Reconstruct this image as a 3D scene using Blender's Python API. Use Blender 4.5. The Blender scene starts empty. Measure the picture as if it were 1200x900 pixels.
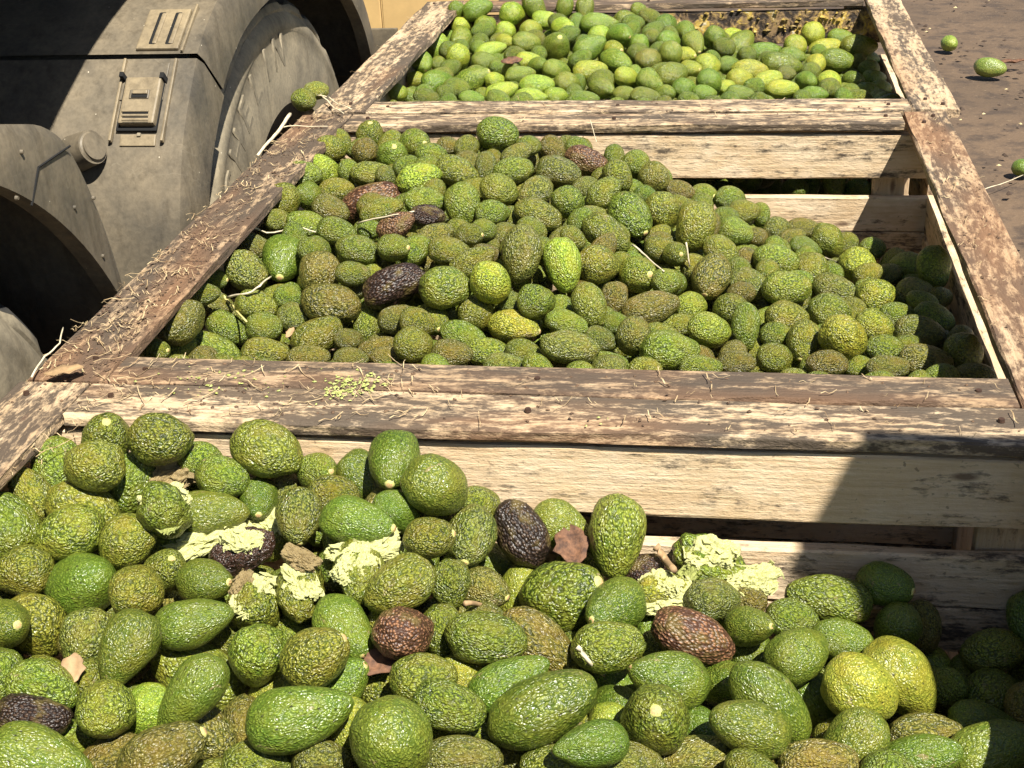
import bpy, bmesh, math, random
from mathutils import Vector, Matrix, Quaternion, noise
random.seed(11)
S = bpy.context.scene
COL = S.collection
H = 0.75                      # camera height above the crate rims, in metres; most measures below are multiples of it
RIM = 1.0                     # height of the crate rims above the ground

# ------------------------------------------------------------------ camera
cam_d = bpy.data.cameras.new('camera'); cam = bpy.data.objects.new('camera', cam_d); COL.objects.link(cam)
CM = ((0.988212, -0.025207, 0.151003, 0.0), (0.146347, 0.445104, -0.883439, 0.0), (-0.044943, 0.895124, 0.443546, 1.75), (0, 0, 0, 1))
cam.matrix_world = Matrix(CM)
cam_d.sensor_width = 36.0; cam_d.lens = 47.647; cam_d.clip_start = 0.05; cam_d.clip_end = 2000
S.camera = cam
# ------------------------------------------------------------------ light
SUN = Vector((0.40, -0.50, 1.0)).normalized()
w = bpy.data.worlds.new('World'); S.world = w; w.use_nodes = True
nt = w.node_tree; bg = nt.nodes['Background']; sky = nt.nodes.new('ShaderNodeTexSky')
sky.sky_type = 'NISHITA'; sky.sun_disc = False
sky.sun_elevation = math.asin(SUN.z); sky.sun_rotation = math.atan2(SUN.x, SUN.y)
sky.dust_density = 2.0; sky.altitude = 1500
nt.links.new(sky.outputs[0], bg.inputs[0]); bg.inputs[1].default_value = 0.05
sl = bpy.data.lights.new('sun', 'SUN'); sl.energy = 5.0; sl.angle = math.radians(0.53); sl.color = (1.0, 0.95, 0.85)
so = bpy.data.objects.new('sun', sl); COL.objects.link(so); so.rotation_euler = SUN.to_track_quat('Z', 'Y').to_euler(); so.location = (2, -2, 6)
S.view_settings.view_transform = 'Standard'; S.view_settings.look = 'None'; S.view_settings.gamma = 1.0
S.view_settings.use_curve_mapping = False; S.view_settings.exposure = 1.0
S.cycles.max_bounces = 5; S.cycles.diffuse_bounces = 2; S.cycles.adaptive_threshold = .02

# ------------------------------------------------------------------ helpers
CP = Vector((0, 0, 1.75)); CR = Vector([r[0] for r in CM[:3]]); CU = Vector([r[1] for r in CM[:3]]); CF = -Vector([r[2] for r in CM[:3]])
def ray(px, py):
    return CR * ((px - 600) / 1588.24) - CU * ((py - 450) / 1588.24) + CF
def at_z(px, py, z):                     # the point of the level z that this pixel of the photograph shows
    d = ray(px, py); return CP + d * ((z - CP.z) / d.z)
def at_y(px, py, y):
    d = ray(px, py); return CP + d * (y / d.y)
def at_x(px, py, x):
    d = ray(px, py); return CP + d * (x / d.x)
def V(x, y, z):                          # measures in H, z from the rim
    return Vector((x * H, y * H, RIM + z * H))
def link(name, me, mat=None, parent=None, loc=None):
    o = bpy.data.objects.new(name, me); COL.objects.link(o)
    if mat and not me.materials: me.materials.append(mat)
    if parent: o.parent = parent
    if loc is not None: o.location = loc
    return o
def tag(o, label, cat, group=None):
    o['label'] = label; o['category'] = cat
    if group: o['group'] = group
    return o
def empty(name, loc):
    o = bpy.data.objects.new(name, None); o.empty_display_size = .1; COL.objects.link(o); o.location = loc; return o
def mesh(name, vs, fs, smooth=False):
    me = bpy.data.meshes.new(name); me.from_pydata([tuple(v) for v in vs], [], fs); me.update()
    if smooth: me.polygons.foreach_set('use_smooth', [True] * len(me.polygons))
    return me
def bm_mesh(name, bm, smooth=False):
    me = bpy.data.meshes.new(name); bm.to_mesh(me); bm.free()
    if smooth: me.polygons.foreach_set('use_smooth', [True] * len(me.polygons))
    return me
def fbm(v, o=4): return noise.fractal(v, 1.0, 2.0, o)

def tube(pts, r0, r1, n=6):
    vs, fs = [], []; pts = [Vector(p) for p in pts]
    for i, p in enumerate(pts):
        d = (pts[min(i + 1, len(pts) - 1)] - pts[max(i - 1, 0)]).normalized(); u = d.orthogonal().normalized(); v = d.cross(u); r = r0 + (r1 - r0) * i / (len(pts) - 1)
        for j in range(n): a = math.tau * j / n; vs.append(p + (u * math.cos(a) + v * math.sin(a)) * r)
    for i in range(len(pts) - 1):
        for j in range(n): a = i * n + j; b = i * n + (j + 1) % n; fs.append((a, b, b + n, a + n))
    fs.append(tuple(range(n - 1, -1, -1))); fs.append(tuple(range(len(vs) - n, len(vs)))); return vs, fs

# ------------------------------------------------------------------ materials
def mat(name):
    m = bpy.data.materials.new(name); m.use_nodes = True
    n = m.node_tree; b = n.nodes['Principled BSDF']; return m, n, b
def N(n, t, **k):
    x = n.nodes.new('ShaderNode' + t)
    for a, v in k.items(): setattr(x, a, v)
    return x
def L(n, a, b): n.links.new(a, b)
def mixc(n, fac, a, b, mode='MIX'):
    x = N(n, 'Mix', data_type='RGBA', blend_type=mode)
    for s, i in ((fac, 0), (a, 6), (b, 7)):
        if hasattr(s, 'is_linked'): L(n, s, x.inputs[i])
        else: x.inputs[i].default_value = s if i == 0 else (*s, 1) if len(s) == 3 else s
    return x.outputs[2]
def ramp(n, f, pts, interp='LINEAR'):
    x = N(n, 'ValToRGB'); x.color_ramp.interpolation = interp; e = x.color_ramp.elements
    while len(e) < len(pts): e.new(.5)
    for q, (p, c) in zip(e, pts):
        q.position = p; q.color = (c, c, c, 1) if not hasattr(c, '__len__') else (*c, 1)
    L(n, f, x.inputs[0]); return x.outputs[0]
def math_(n, op, a, b=0.0, clamp=False):
    x = N(n, 'Math', operation=op, use_clamp=clamp)
    for s, i in ((a, 0), (b, 1)):
        if hasattr(s, 'is_linked'): L(n, s, x.inputs[i])
        else: x.inputs[i].default_value = s
    return x.outputs[0]
def tex_noise(n, vec, scale, detail=4, rough=.55, dist=0.0):
    x = N(n, 'TexNoise'); L(n, vec, x.inputs['Vector']); x.inputs['Scale'].default_value = scale
    x.inputs['Detail'].default_value = detail; x.inputs['Roughness'].default_value = rough; x.inputs['Distortion'].default_value = dist
    return x.outputs['Fac']
def voro(n, vec, scale, feature='F1', rnd=1.0):
    x = N(n, 'TexVoronoi', feature=feature); L(n, vec, x.inputs['Vector']); x.inputs['Scale'].default_value = scale; x.inputs['Randomness'].default_value = rnd
    return x.outputs['Distance']
def bump(n, b, h, strength, dist, prev=None):
    x = N(n, 'Bump'); x.inputs['Strength'].default_value = strength; x.inputs['Distance'].default_value = dist
    L(n, h, x.inputs['Height'])
    if prev is not None: L(n, prev, x.inputs['Normal'])
    L(n, x.outputs[0], b.inputs['Normal']); return x.outputs[0]

def skin(name, pebble, attr=None):
    m, n, b = mat(name)
    tc = N(n, 'TexCoord').outputs['Object']; oi = N(n, 'ObjectInfo')
    if attr:
        base = N(n, 'Attribute', attribute_name=attr).outputs['Color']; sc = N(n, 'VectorMath', operation='SCALE'); L(n, tc, sc.inputs[0]); sc.inputs['Scale'].default_value = 20; vec = sc.outputs[0]
    else:
        base = oi.outputs['Color']; r = math_(n, 'MULTIPLY', oi.outputs['Random'], 53.0)
        ad = N(n, 'VectorMath', operation='ADD'); L(n, tc, ad.inputs[0]); L(n, r, ad.inputs[1]); vec = ad.outputs[0]
    wob = N(n, 'TexNoise'); L(n, vec, wob.inputs['Vector']); wob.inputs['Scale'].default_value = 9; wob.inputs['Detail'].default_value = 2
    wv = N(n, 'VectorMath', operation='MULTIPLY_ADD'); L(n, wob.outputs['Color'], wv.inputs[0]); wv.inputs[1].default_value = (.14, .14, .14); L(n, vec, wv.inputs[2])
    v = voro(n, wv.outputs[0], 21 if pebble else 27)
    big = tex_noise(n, vec, 2.1, 3, .6); mid = tex_noise(n, vec, 6.0, 3, .6); fine = tex_noise(n, vec, 42, 2, .6)
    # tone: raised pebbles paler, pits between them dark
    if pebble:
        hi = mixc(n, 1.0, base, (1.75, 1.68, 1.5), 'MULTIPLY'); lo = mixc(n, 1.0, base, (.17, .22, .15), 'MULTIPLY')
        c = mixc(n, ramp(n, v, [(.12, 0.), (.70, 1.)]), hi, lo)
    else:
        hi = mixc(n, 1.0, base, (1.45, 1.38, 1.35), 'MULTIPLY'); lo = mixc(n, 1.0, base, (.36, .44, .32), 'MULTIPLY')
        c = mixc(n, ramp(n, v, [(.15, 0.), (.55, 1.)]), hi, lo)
    c = mixc(n, math_(n, 'MULTIPLY', oi.outputs['Random'], .3), c, base)
    c = mixc(n, ramp(n, big, [(.46, 0.), (.66, .62 if pebble else .4)]), c, mixc(n, 1.0, base, (1.12, .85, .7), 'MULTIPLY'))      # tan-brown blush
    c = mixc(n, ramp(n, mid, [(.30, .6), (.45, 0.)]), c, mixc(n, 1.0, base, (.45, .62, .55), 'MULTIPLY'))      # darker green clouding
    scf = tex_noise(n, vec, 3.3, 4, .75, .8)
    c = mixc(n, ramp(n, scf, [(.64, 0.), (.70, .75)]), c, (.27, .21, .10))                                   # dry tan scuffs
    sp = voro(n, vec, 10 if pebble else 9.5)
    spk = math_(n, 'MULTIPLY', ramp(n, sp, [(.12, 1.), (.21, 0.)]), ramp(n, mid, [(.36, 0.), (.5, 1.)]))
    c = mixc(n, math_(n, 'MULTIPLY', spk, .85), c, (.022, .022, .01))                                        # black specks
    c = mixc(n, ramp(n, fine, [(.68, 0.), (.8, .5)]), c, (.34, .33, .16))                                     # dusty pale flecks
    L(n, c, b.inputs['Base Color'])
    L(n, ramp(n, mid, [(.3, .24), (.7, .42)]) if pebble else ramp(n, mid, [(.3, .22), (.7, .42)]), b.inputs['Roughness'])
    h = math_(n, 'SUBTRACT', math_(n, 'MULTIPLY', fine, .3), v)
    bump(n, b, h, .8 if pebble else .75, .0034 if pebble else .0020)
    b.inputs['Specular IOR Level'].default_value = .6
    return m
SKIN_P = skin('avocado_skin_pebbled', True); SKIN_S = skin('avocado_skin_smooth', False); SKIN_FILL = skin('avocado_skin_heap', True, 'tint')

def rotten():
    m, n, b = mat('avocado_skin_rotten'); tc = N(n, 'TexCoord').outputs['Object']; oi = N(n, 'ObjectInfo')
    ad = N(n, 'VectorMath', operation='ADD'); L(n, tc, ad.inputs[0]); L(n, math_(n, 'MULTIPLY', oi.outputs['Random'], 31.0), ad.inputs[1]); vec = ad.outputs[0]
    big = tex_noise(n, vec, 2.4, 5, .6); v = voro(n, vec, 18); fine = tex_noise(n, vec, 30, 4)
    base = oi.outputs['Color']
    c = mixc(n, ramp(n, v, [(.2, 0.), (.5, 1.)]), mixc(n, 1.0, base, (1.8, 1.7, 1.6), 'MULTIPLY'), mixc(n, 1.0, base, (.35, .3, .3), 'MULTIPLY'))
    c = mixc(n, ramp(n, big, [(.52, 0.), (.66, .75)]), c, (.16, .12, .035))
    c = mixc(n, ramp(n, fine, [(.66, 0.), (.78, .6)]), c, (.3, .25, .18))
    L(n, c, b.inputs['Base Color']); b.inputs['Roughness'].default_value = .38
    bump(n, b, math_(n, 'SUBTRACT', math_(n, 'MULTIPLY', fine, .4), v), .8, .003)
    return m
SKIN_R = rotten()

def simple(name, col, rough=.7, var=.35, scale=14, bumpd=.002, col2=None):
    m, n, b = mat(name); tc = N(n, 'TexCoord').outputs['Object']
    f = tex_noise(n, tc, scale, 6, .65)
    c2 = col2 or tuple(x * (1 - var) for x in col)
    c = mixc(n, ramp(n, f, [(.35, 0.), (.65, 1.)]), col, c2)
    L(n, c, b.inputs['Base Color']); b.inputs['Roughness'].default_value = rough
    if bumpd: bump(n, b, f, .6, bumpd)
    return m
FLESH = simple('avocado_flesh', (.72, .69, .36), .35, .3, 80, .003, (.42, .45, .12))
FLESH_OLD = simple('avocado_flesh_browned', (.42, .33, .15), .45, .3, 110, .003, (.17, .11, .045))
FLESH_GREEN = simple('avocado_flesh_green', (.46, .50, .15), .5, .3, 140, .003, (.20, .22, .05))
PIT = simple('avocado_pit', (.42, .14, .05), .45, .4, 40, .001)
SCAR = simple('stem_scar', (.62, .46, .20), .7, .4, 60, .001, (.40, .22, .09))
SCAR_RING = simple('stem_scar_ring', (.60, .58, .18), .6, .3, 60, .001)
STRAW = simple('dry_straw', (.58, .46, .26), .8, .45, 45, 0, (.22, .13, .06))
STICK = simple('pale_stem', (.74, .64, .44), .75, .3, 50, .0008)
STICK_Y = simple('yellowed_stem', (.70, .60, .22), .7, .3, 50, .0008)
LEAF = simple('dead_leaf', (.21, .10, .05), .75, .5, 120, .004, (.06, .028, .016))
LEAF_T = simple('tan_leaf', (.40, .26, .13), .75, .4, 60, .001)

def wood():
    # object colour: R = how much grime, G = pale (0) to brown (1), B = bleached patches
    m, n, b = mat('crate_wood'); tc = N(n, 'TexCoord').outputs['Object']; oi = N(n, 'ObjectInfo')
    sp = N(n, 'SeparateColor'); L(n, oi.outputs['Color'], sp.inputs[0])
    rnd = math_(n, 'MULTIPLY', oi.outputs['Random'], 40.0)
    ad = N(n, 'VectorMath', operation='ADD'); L(n, tc, ad.inputs[0]); L(n, rnd, ad.inputs[1]); vec = ad.outputs[0]
    def mp(sc):
        x = N(n, 'Mapping'); L(n, vec, x.inputs['Vector']); x.inputs['Scale'].default_value = sc; return x.outputs[0]
    grain = tex_noise(n, mp((2.2, 34, 34)), 2.2, 5, .65, .6)
    fib = tex_noise(n, mp((9, 260, 260)), 1.0, 3, .6)
    saw = tex_noise(n, mp((90, 22, 22)), 1.6, 3, .6)
    c = mixc(n, ramp(n, grain, [(.3, 0.), (.72, 1.)]), (.74, .565, .36), (.62, .45, .265))
    c = mixc(n, ramp(n, fib, [(.3, .5), (.6, 0.)]), c, mixc(n, 1.0, c, (.72, .62, .5), 'MULTIPLY'))
    c = mixc(n, math_(n, 'MULTIPLY', sp.outputs[1], .95), c, mixc(n, ramp(n, grain, [(.3, 0.), (.7, 1.)]), (.33, .215, .12), (.17, .105, .058)))
    bl = ramp(n, tex_noise(n, mp((5, 9, 9)), 2.2, 5, .7), [(.44, 0.), (.64, .7)])
    c = mixc(n, math_(n, 'MULTIPLY', bl, sp.outputs[2]), c, (.80, .67, .49))
    g1 = tex_noise(n, mp((2.4, 15, 15)), 1.7, 6, .72, .5); g2 = tex_noise(n, mp((34, 90, 90)), 1.0, 4, .75); g3 = tex_noise(n, mp((1.0, 4, 4)), 2.0, 3, .5)
    thr = math_(n, 'MULTIPLY', sp.outputs[0], .40)
    s1 = math_(n, 'MULTIPLY', math_(n, 'ADD', math_(n, 'SUBTRACT', math_(n, 'ADD', math_(n, 'MULTIPLY', g1, .55), math_(n, 'MULTIPLY', g2, .45)), .682), thr), 11.0, True)
    c = mixc(n, math_(n, 'MULTIPLY', s1, .9), c, mixc(n, ramp(n, g3, [(.4, 0.), (.6, 1.)]), (.062, .042, .029), (.02, .018, .017)))
    s2 = math_(n, 'MULTIPLY', math_(n, 'ADD', math_(n, 'SUBTRACT', g3, .78), thr), 5.0, True)
    c = mixc(n, math_(n, 'MULTIPLY', s2, .5), c, (.33, .16, .07))
    kn = ramp(n, voro(n, mp((3, 9, 9)), 1.4), [(.04, 1.), (.085, 0.)])
    c = mixc(n, math_(n, 'MULTIPLY', kn, .8), c, (.10, .05, .03))
    spk = ramp(n, tex_noise(n, vec, 120, 2, .5), [(.70, 0.), (.76, 1.)])
    c = mixc(n, math_(n, 'MULTIPLY', spk, .55), c, (.10, .065, .04))
    L(n, c, b.inputs['Base Color']); b.inputs['Roughness'].default_value = .82
    hh = math_(n, 'ADD', math_(n, 'MULTIPLY', grain, .5), math_(n, 'MULTIPLY', fib, .35)); hh = math_(n, 'ADD', hh, math_(n, 'MULTIPLY', saw, .15))
    hh = math_(n, 'ADD', hh, math_(n, 'MULTIPLY', math_(n, 'MULTIPLY', g2, sp.outputs[0]), 2.2))
    bump(n, b, hh, .8, .0035)
    return m
WOOD = wood()

def rot():
    m, n, b = mat('rot_stained_board'); tc = N(n, 'TexCoord').outputs['Object']
    a = tex_noise(n, tc, 26, 6, .7, .5); f = tex_noise(n, tc, 7, 4, .6)
    c = mixc(n, ramp(n, a, [(.44, 0.), (.52, 1.)]), (.03, .02, .014), (.26, .17, .08))
    c = mixc(n, math_(n, 'MULTIPLY', ramp(n, a, [(.53, 0.), (.58, 1.)]), ramp(n, f, [(.42, 0.), (.5, 1.)])), c, (.58, .40, .07))
    c = mixc(n, ramp(n, a, [(.60, 0.), (.66, .9)]), c, (.62, .55, .40))
    L(n, c, b.inputs['Base Color']); b.inputs['Roughness'].default_value = .7
    bump(n, b, a, 1.0, .01); return m
ROT = rot()

def dirt():
    m, n, b = mat('packed_dirt'); tc = N(n, 'TexCoord').outputs['Object']
    a = tex_noise(n, tc, 1.3, 8, .6); f = tex_noise(n, tc, 38, 6, .7); g = tex_noise(n, tc, 7, 6, .65)
    c = mixc(n, ramp(n, a, [(.35, 0.), (.65, 1.)]), (.135, .088, .052), (.085, .056, .034))
    c = mixc(n, ramp(n, g, [(.38, .8), (.52, 0.)]), c, (.05, .034, .024))
    c = mixc(n, ramp(n, f, [(.60, 0.), (.72, .8)]), c, (.28, .20, .12))
    L(n, c, b.inputs['Base Color']); b.inputs['Roughness'].default_value = .9
    bump(n, b, math_(n, 'ADD', math_(n, 'MULTIPLY', f, .4), g), .7, .02); return m
DIRT = dirt()

def dusty(name, col, dust, amount, rough=.55):
    m, n, b = mat(name); tc = N(n, 'TexCoord').outputs['Object']
    a = tex_noise(n, tc, 6, 6, .7); f = tex_noise(n, tc, 110, 3, .65); sp = voro(n, tc, 26)
    c = mixc(n, math_(n, 'ADD', math_(n, 'MULTIPLY', math_(n, 'SUBTRACT', a, .5), 2.2), amount, True), col, dust)
    c = mixc(n, ramp(n, f, [(.35, .45), (.6, 0.)]), c, mixc(n, 1.0, c, (.55, .55, .55), 'MULTIPLY'))
    mpg = N(n, 'Mapping'); L(n, tc, mpg.inputs['Vector']); mpg.inputs['Scale'].default_value = (38, 38, 3.5)
    stk = tex_noise(n, mpg.outputs[0], 1.0, 4, .65)                      # rain-washed streaks in the dust
    c = mixc(n, ramp(n, stk, [(.52, 0.), (.68, .55)]), c, mixc(n, 1.0, c, (.5, .48, .45), 'MULTIPLY'))
    c = mixc(n, ramp(n, sp, [(.025, 1.), (.04, 0.)]), c, (.62, .55, .42))
    st = tex_noise(n, tc, 3, 3, .5, 3.0)
    c = mixc(n, ramp(n, st, [(.497, 0.), (.5, .14), (.503, 0.)]), c, (.36, .31, .22))
    L(n, c, b.inputs['Base Color']); b.inputs['Roughness'].default_value = rough
    bump(n, b, f, .25, .0015); return m
TAN = dusty('dusty_tan_plastic', (.15, .12, .08), (.34, .265, .155), .5)
SEAM_SHADE = simple('black_gap_shade', (.006, .006, .006), .9, .2, 10, 0)  # flat black for seams and slots, and for the painted shade at the latch
PLASTIC = dusty('dusty_grey_plastic', (.078, .068, .052), (.235, .188, .122), .42)
RUBBER = dusty('dusty_rubber', (.09, .08, .06), (.36, .30, .20), .6, .8)
TREAD = dusty('tyre_tread', (.022, .022, .022), (.10, .085, .06), .22, .8)
METAL = dusty('dark_truck_metal', (.02, .02, .02), (.08, .065, .045), .25, .6)
PLY = simple('raw_plywood', (.66, .44, .18), .8, .2, 6, .001)

# ------------------------------------------------------------------ ground
bm = bmesh.new()
R = 400.0; k = 60
rings = [0.0] + [1.6 * 1.16 ** i for i in range(40)]
rows = [[bm.verts.new((r * math.cos(t * math.tau / k), 3 + r * math.sin(t * math.tau / k), 0.02 * fbm(Vector((r * math.cos(t * math.tau / k), r * math.sin(t * math.tau / k), 0)) * .9) if 0 < r < 14 else 0)) for t in range(k)] for r in rings[1:]]
c0 = bm.verts.new((0, 3, 0))
for t in range(k): bm.faces.new((c0, rows[0][t], rows[0][(t + 1) % k]))
for a_, b_ in zip(rows, rows[1:]):
    for t in range(k): bm.faces.new((a_[t], b_[t], b_[(t + 1) % k], a_[(t + 1) % k]))
g = link('ground', bm_mesh('ground', bm, True), DIRT, loc=(0, 0, -0.02)); g['kind'] = 'structure'

# ------------------------------------------------------------------ crates
def plank(name, parent, p0, p1, width, thick, up, colour, rough=.0016, mat_=WOOD, seg=.05):
    """A sawn board from p0 to p1 (centre line of its middle), 'width' across, 'thick' along 'up'; edges a little uneven."""
    p0, p1 = Vector(p0), Vector(p1); d = p1 - p0; ln = d.length; x = d.normalized(); z = Vector(up).normalized(); y = z.cross(x).normalized()
    n = max(2, int(ln / seg)); vs = []; fs = []
    off = Vector((random.random() * 50, random.random() * 50, 0)); ch = min(.0025, thick * .2)
    sec = [(-.5, -.5, 1, 0), (-.5, -.5, 0, 1), (-.5, .5, 0, -1), (-.5, .5, 1, 0), (.5, .5, -1, 0), (.5, .5, 0, -1), (.5, -.5, 0, 1), (.5, -.5, -1, 0)]
    for i in range(n + 1):
        t = -ln / 2 + ln * i / n
        for q, (a, b, ca, cb) in enumerate(sec):
            e = Vector((t * 9, a * 7 + q * 1.7, b * 7)) + off
            vs.append((t + (noise.noise(e * .7) * .003 if i in (0, n) else 0), a * width + ca * ch + noise.noise(e) * rough * 1.5, b * thick + cb * ch + noise.noise(e + Vector((9, 3, 1))) * rough))
    for i in range(n):
        for q in range(8):
            a = i * 8 + q; b = i * 8 + (q + 1) % 8; fs.append((a, b, b + 8, a + 8))
    fs.append(tuple(range(7, -1, -1))); fs.append(tuple(n * 8 + q for q in range(8)))
    o = link(name, mesh(name, vs, fs), mat_)
    m = Matrix((x, y, z)).transposed().to_4x4(); m.translation = (p0 + p1) / 2
    if parent: o.parent = parent; m = Matrix.Translation(parent.location).inverted() @ m
    o.matrix_basis = m; o.color = (*colour, 1); return o

def crate(label, inner, outer, zr, rails, walls=(True,) * 4, group='open wooden avocado crates in a row', brace=False):
    """inner / outer: (x0, x1, y0, y1) in H. zr: rim height in H. rails: colours for left, right, near, far."""
    ix0, ix1, iy0, iy1 = inner; ox0, ox1, oy0, oy1 = outer
    e = empty('wooden_crate', V((ox0 + ox1) / 2, (oy0 + oy1) / 2, -RIM / H)); tag(e, label, 'crate', group)
    t = .023 * H; zc = zr - .0115; rx = .068
    def P(x, y, z): return V(x, y, z)
    plank('rail', e, P((ox0 + ix0) / 2, oy0 + .002, zc), P((ox0 + ix0) / 2, oy1 - .002, zc), (ix0 - ox0) * H, t, (0, 0, 1), rails[0], .0026)
    plank('rail', e, P((ox1 + ix1) / 2, oy0 + .002, zc), P((ox1 + ix1) / 2, oy1 - .002, zc), (ox1 - ix1) * H, t, (0, 0, 1), rails[1], .0026)
    plank('rail', e, P(ix0 + .006, (oy0 + iy0) / 2, zc + .002), P(ix1 - .006, (oy0 + iy0) / 2, zc + .002), (iy0 - oy0) * H, t, (0, 0, 1), rails[2], .0022)
    plank('rail', e, P(ix0 + .006, (oy1 + iy1) / 2, zc - .001), P(ix1 - .006, (oy1 + iy1) / 2, zc - .001), (oy1 - iy1) * H, t, (0, 0, 1), rails[3], .0022)
    bt = .026; rec = .009
    levels = [(-.036, -.157), (-.208, -.305), (-.307, -.39), (-.44, -.59), (-.64, -.79), (-.83, -.98)]
    def tone(i): return ((.41 if i == 0 else .45) + random.uniform(-.06, .08), .06 + .12 * random.random() * .6 + (.10 if i else 0), .6)
    for i, (a, b) in enumerate(levels):
        h = (a - b) * H; zz = zr + (a + b) / 2; j = lambda: random.uniform(-.004, .004)
        for y in ((iy1 + rec + bt / 2) if walls[3] else None, (iy0 - rec - bt / 2) if walls[2] else None):
            if y is None or (i == 1 and y < iy0 and not walls[2] is True): continue
            plank('board', e, P(ix0 - rx - .001, y, zz + j()), P(ix1 + rx + .001, y, zz + j()), bt * H, h, (0, 0, 1), tone(i), .0018)
        for x in (ix0 - rx - bt / 2, ix1 + rx + bt / 2):
            plank('board', e, P(x, iy0 - rec - bt - .002, zz + j()), P(x, iy1 + rec + bt + .002, zz + j()), bt * H, h, (0, 0, 1), tone(i), .0018)
    pw = .085
    for x, sx in ((ix0, -1), (ix1, 1)):
        for y, sy in ((iy0, -1), (iy1, 1)):
            c = P(x - sx * (pw / 2 - rec - .004), y + sy * (rec + bt + .019), 0)
            plank('corner_post', e, (c.x, c.y, RIM - H * .985), (c.x, c.y, RIM + (zr - .034) * H), pw * H, .028 * H, (0, 1, 0), (.35, .45, .1))
    for i in range(8):
        x = ix0 + .09 + i * (ix1 - ix0 - .18) / 7
        plank('floor_board', e, P(x, iy0 - .01, -.96), P(x, iy1 + .01, -.96), .16 * H, .02 * H, (0, 0, 1), (.5, .5, .1), seg=.5)
    for y in (iy0 + .08, (iy0 + iy1) / 2, iy1 - .08):
        plank('skid', e, P(ix0 - .03, y, -1.155), P(ix1 + .03, y, -1.155), .11 * H, .352 * H, (0, 0, 1), (.6, .6, .1), seg=.5)
    nails = []
    for cx, cy in ((ox0 + .04, oy0 + .05), (ox0 + .09, oy0 + .09), (ox1 - .04, oy0 + .05), (ox1 - .08, oy0 + .1), (ox0 + .04, oy1 - .05), (ox1 - .04, oy1 - .05), (ox1 - .07, oy1 - .11), (ix0 + .06, oy0 + .05), (ix1 - .06, oy0 + .045), (ix0 + .06, oy1 - .05), (ix1 - .05, oy1 - .05), (-.3, oy1 - .06), (-.3, oy0 + .05)):
        n_ = link('nail', NAIL, None, e, P(cx, cy, zr + .003) - e.location)
    return e
bm = bmesh.new(); bmesh.ops.create_cone(bm, cap_ends=True, segments=10, radius1=.0042, radius2=.0036, depth=.004); NAIL = bm_mesh('nail', bm); NAIL.materials.append(simple('rusty_nail', (.07, .035, .02), .6, .5, 200, 0))
FRONT = crate('near wooden crate holding the largest avocados, its back boards bare', (-1.068, .475, .33, 1.832), (-1.2, .60, .21, 1.952), .002,
              ((.62, .45, .15), (.5, .3, .2), (.6, .3, .2), (.63, .28, .28)))
MIDDLE = crate('middle wooden crate with straw-littered left rail, heaped with pebbly avocados', (-1.05, .467, 2.058, 3.565), (-1.19, .578, 1.958, 3.672), 0.0,
               ((.72, .65, .12), (.66, .5, .2), (.68, .68, .2), (.60, .42, .3)))
BACK = crate('far wooden crate of smooth green avocados with stained back wall', (-1.02, .495, 3.80, 5.20), (-1.17, .618, 3.690, 5.31), 0.0,
              ((.62, .40, .35), (.58, .42, .2), (.60, .36, .5), (.7, .6, .2)), walls=(True, True, 'open', True))
for ch in BACK.children:                                   # the rotten, juice-stained boards of its far wall
    if ch.name.startswith('board') and (BACK.location.y + ch.matrix_basis.translation.y) > 5.2 * H: ch.data.materials.clear(); ch.data.materials.append(ROT)

# an unseen post added outside the frame to shade the near crate's back boards
tp = empty('shadow_post', V(1.27, .79, -RIM / H)); tag(tp, 'unseen timber post added right of the near crate to cast a shadow', 'post')
plank('shadow_post_shaft', tp, V(1.27, .79, -RIM / H + .001), V(1.27, .79, 1.97), .50 * H, .12 * H, (0, 1, 0), (.5, .4, .3), .004)
plank('shadow_post_cap', tp, V(1.01, .79, 1.986), V(1.53, .79, 1.986), .14 * H, .03 * H, (0, 0, 1), (.6, .3, .3), .003)

# ------------------------------------------------------------------ avocados
def avocado_mesh(name, pear, lump, seed, nu, nv, peb=0.0, dent=0.0, bend=0.0):
    rnd = random.Random(seed); off = Vector([rnd.random() * 60 for _ in range(3)]); vs = []; fs = []
    prof = []
    for i in range(nv + 1):
        th = math.pi * i / nv; z = -.5 * math.cos(th); t = z + .5
        r = .5 * max(0.0, math.sin(th)) ** .92 * (1 - pear * (t ** 1.5) * (1.05 - .25 * t)); prof.append((r, z))
    mx = max(p[0] for p in prof); prof = [(r / mx * .5, z) for r, z in prof]
    dd = Vector((rnd.uniform(-1, 1), rnd.uniform(-1, 1), rnd.uniform(-.3, .5))).normalized()
    for i, (r, z) in enumerate(prof):
        for j in range(nu if 0 < i < nv else 1):
            a = math.tau * j / nu
            p = Vector((r * math.cos(a), r * math.sin(a), z)); q = p + off
            s = 1 + lump * (noise.noise(q * 2.2) + .5 * noise.noise(q * 4.5))
            if peb: s += peb * (.5 - min(1.0, noise.voronoi(q * 13)[0][0])) + peb * .35 * noise.noise(q * 24)
            if dent:
                k = max(0, p.normalized().dot(dd)); s -= dent * k ** 3 * (1 + .6 * noise.noise(q * 7)); s += dent * .3 * noise.noise(q * 6)
            p *= s; p.x += bend * (z * z - .12)
            vs.append(p)
    def ix(i, j): return 0 if i == 0 else (1 + (nv - 1) * nu if i == nv else 1 + (i - 1) * nu + j % nu)
    for i in range(nv):
        for j in range(nu):
            if i == 0: fs.append((0, ix(1, j + 1), ix(1, j)))
            elif i == nv - 1: fs.append((ix(i, j), ix(i, j + 1), ix(nv, 0)))
            else: fs.append((ix(i, j), ix(i, j + 1), ix(i + 1, j + 1), ix(i + 1, j)))
    return mesh(name, vs, fs, True)
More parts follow.
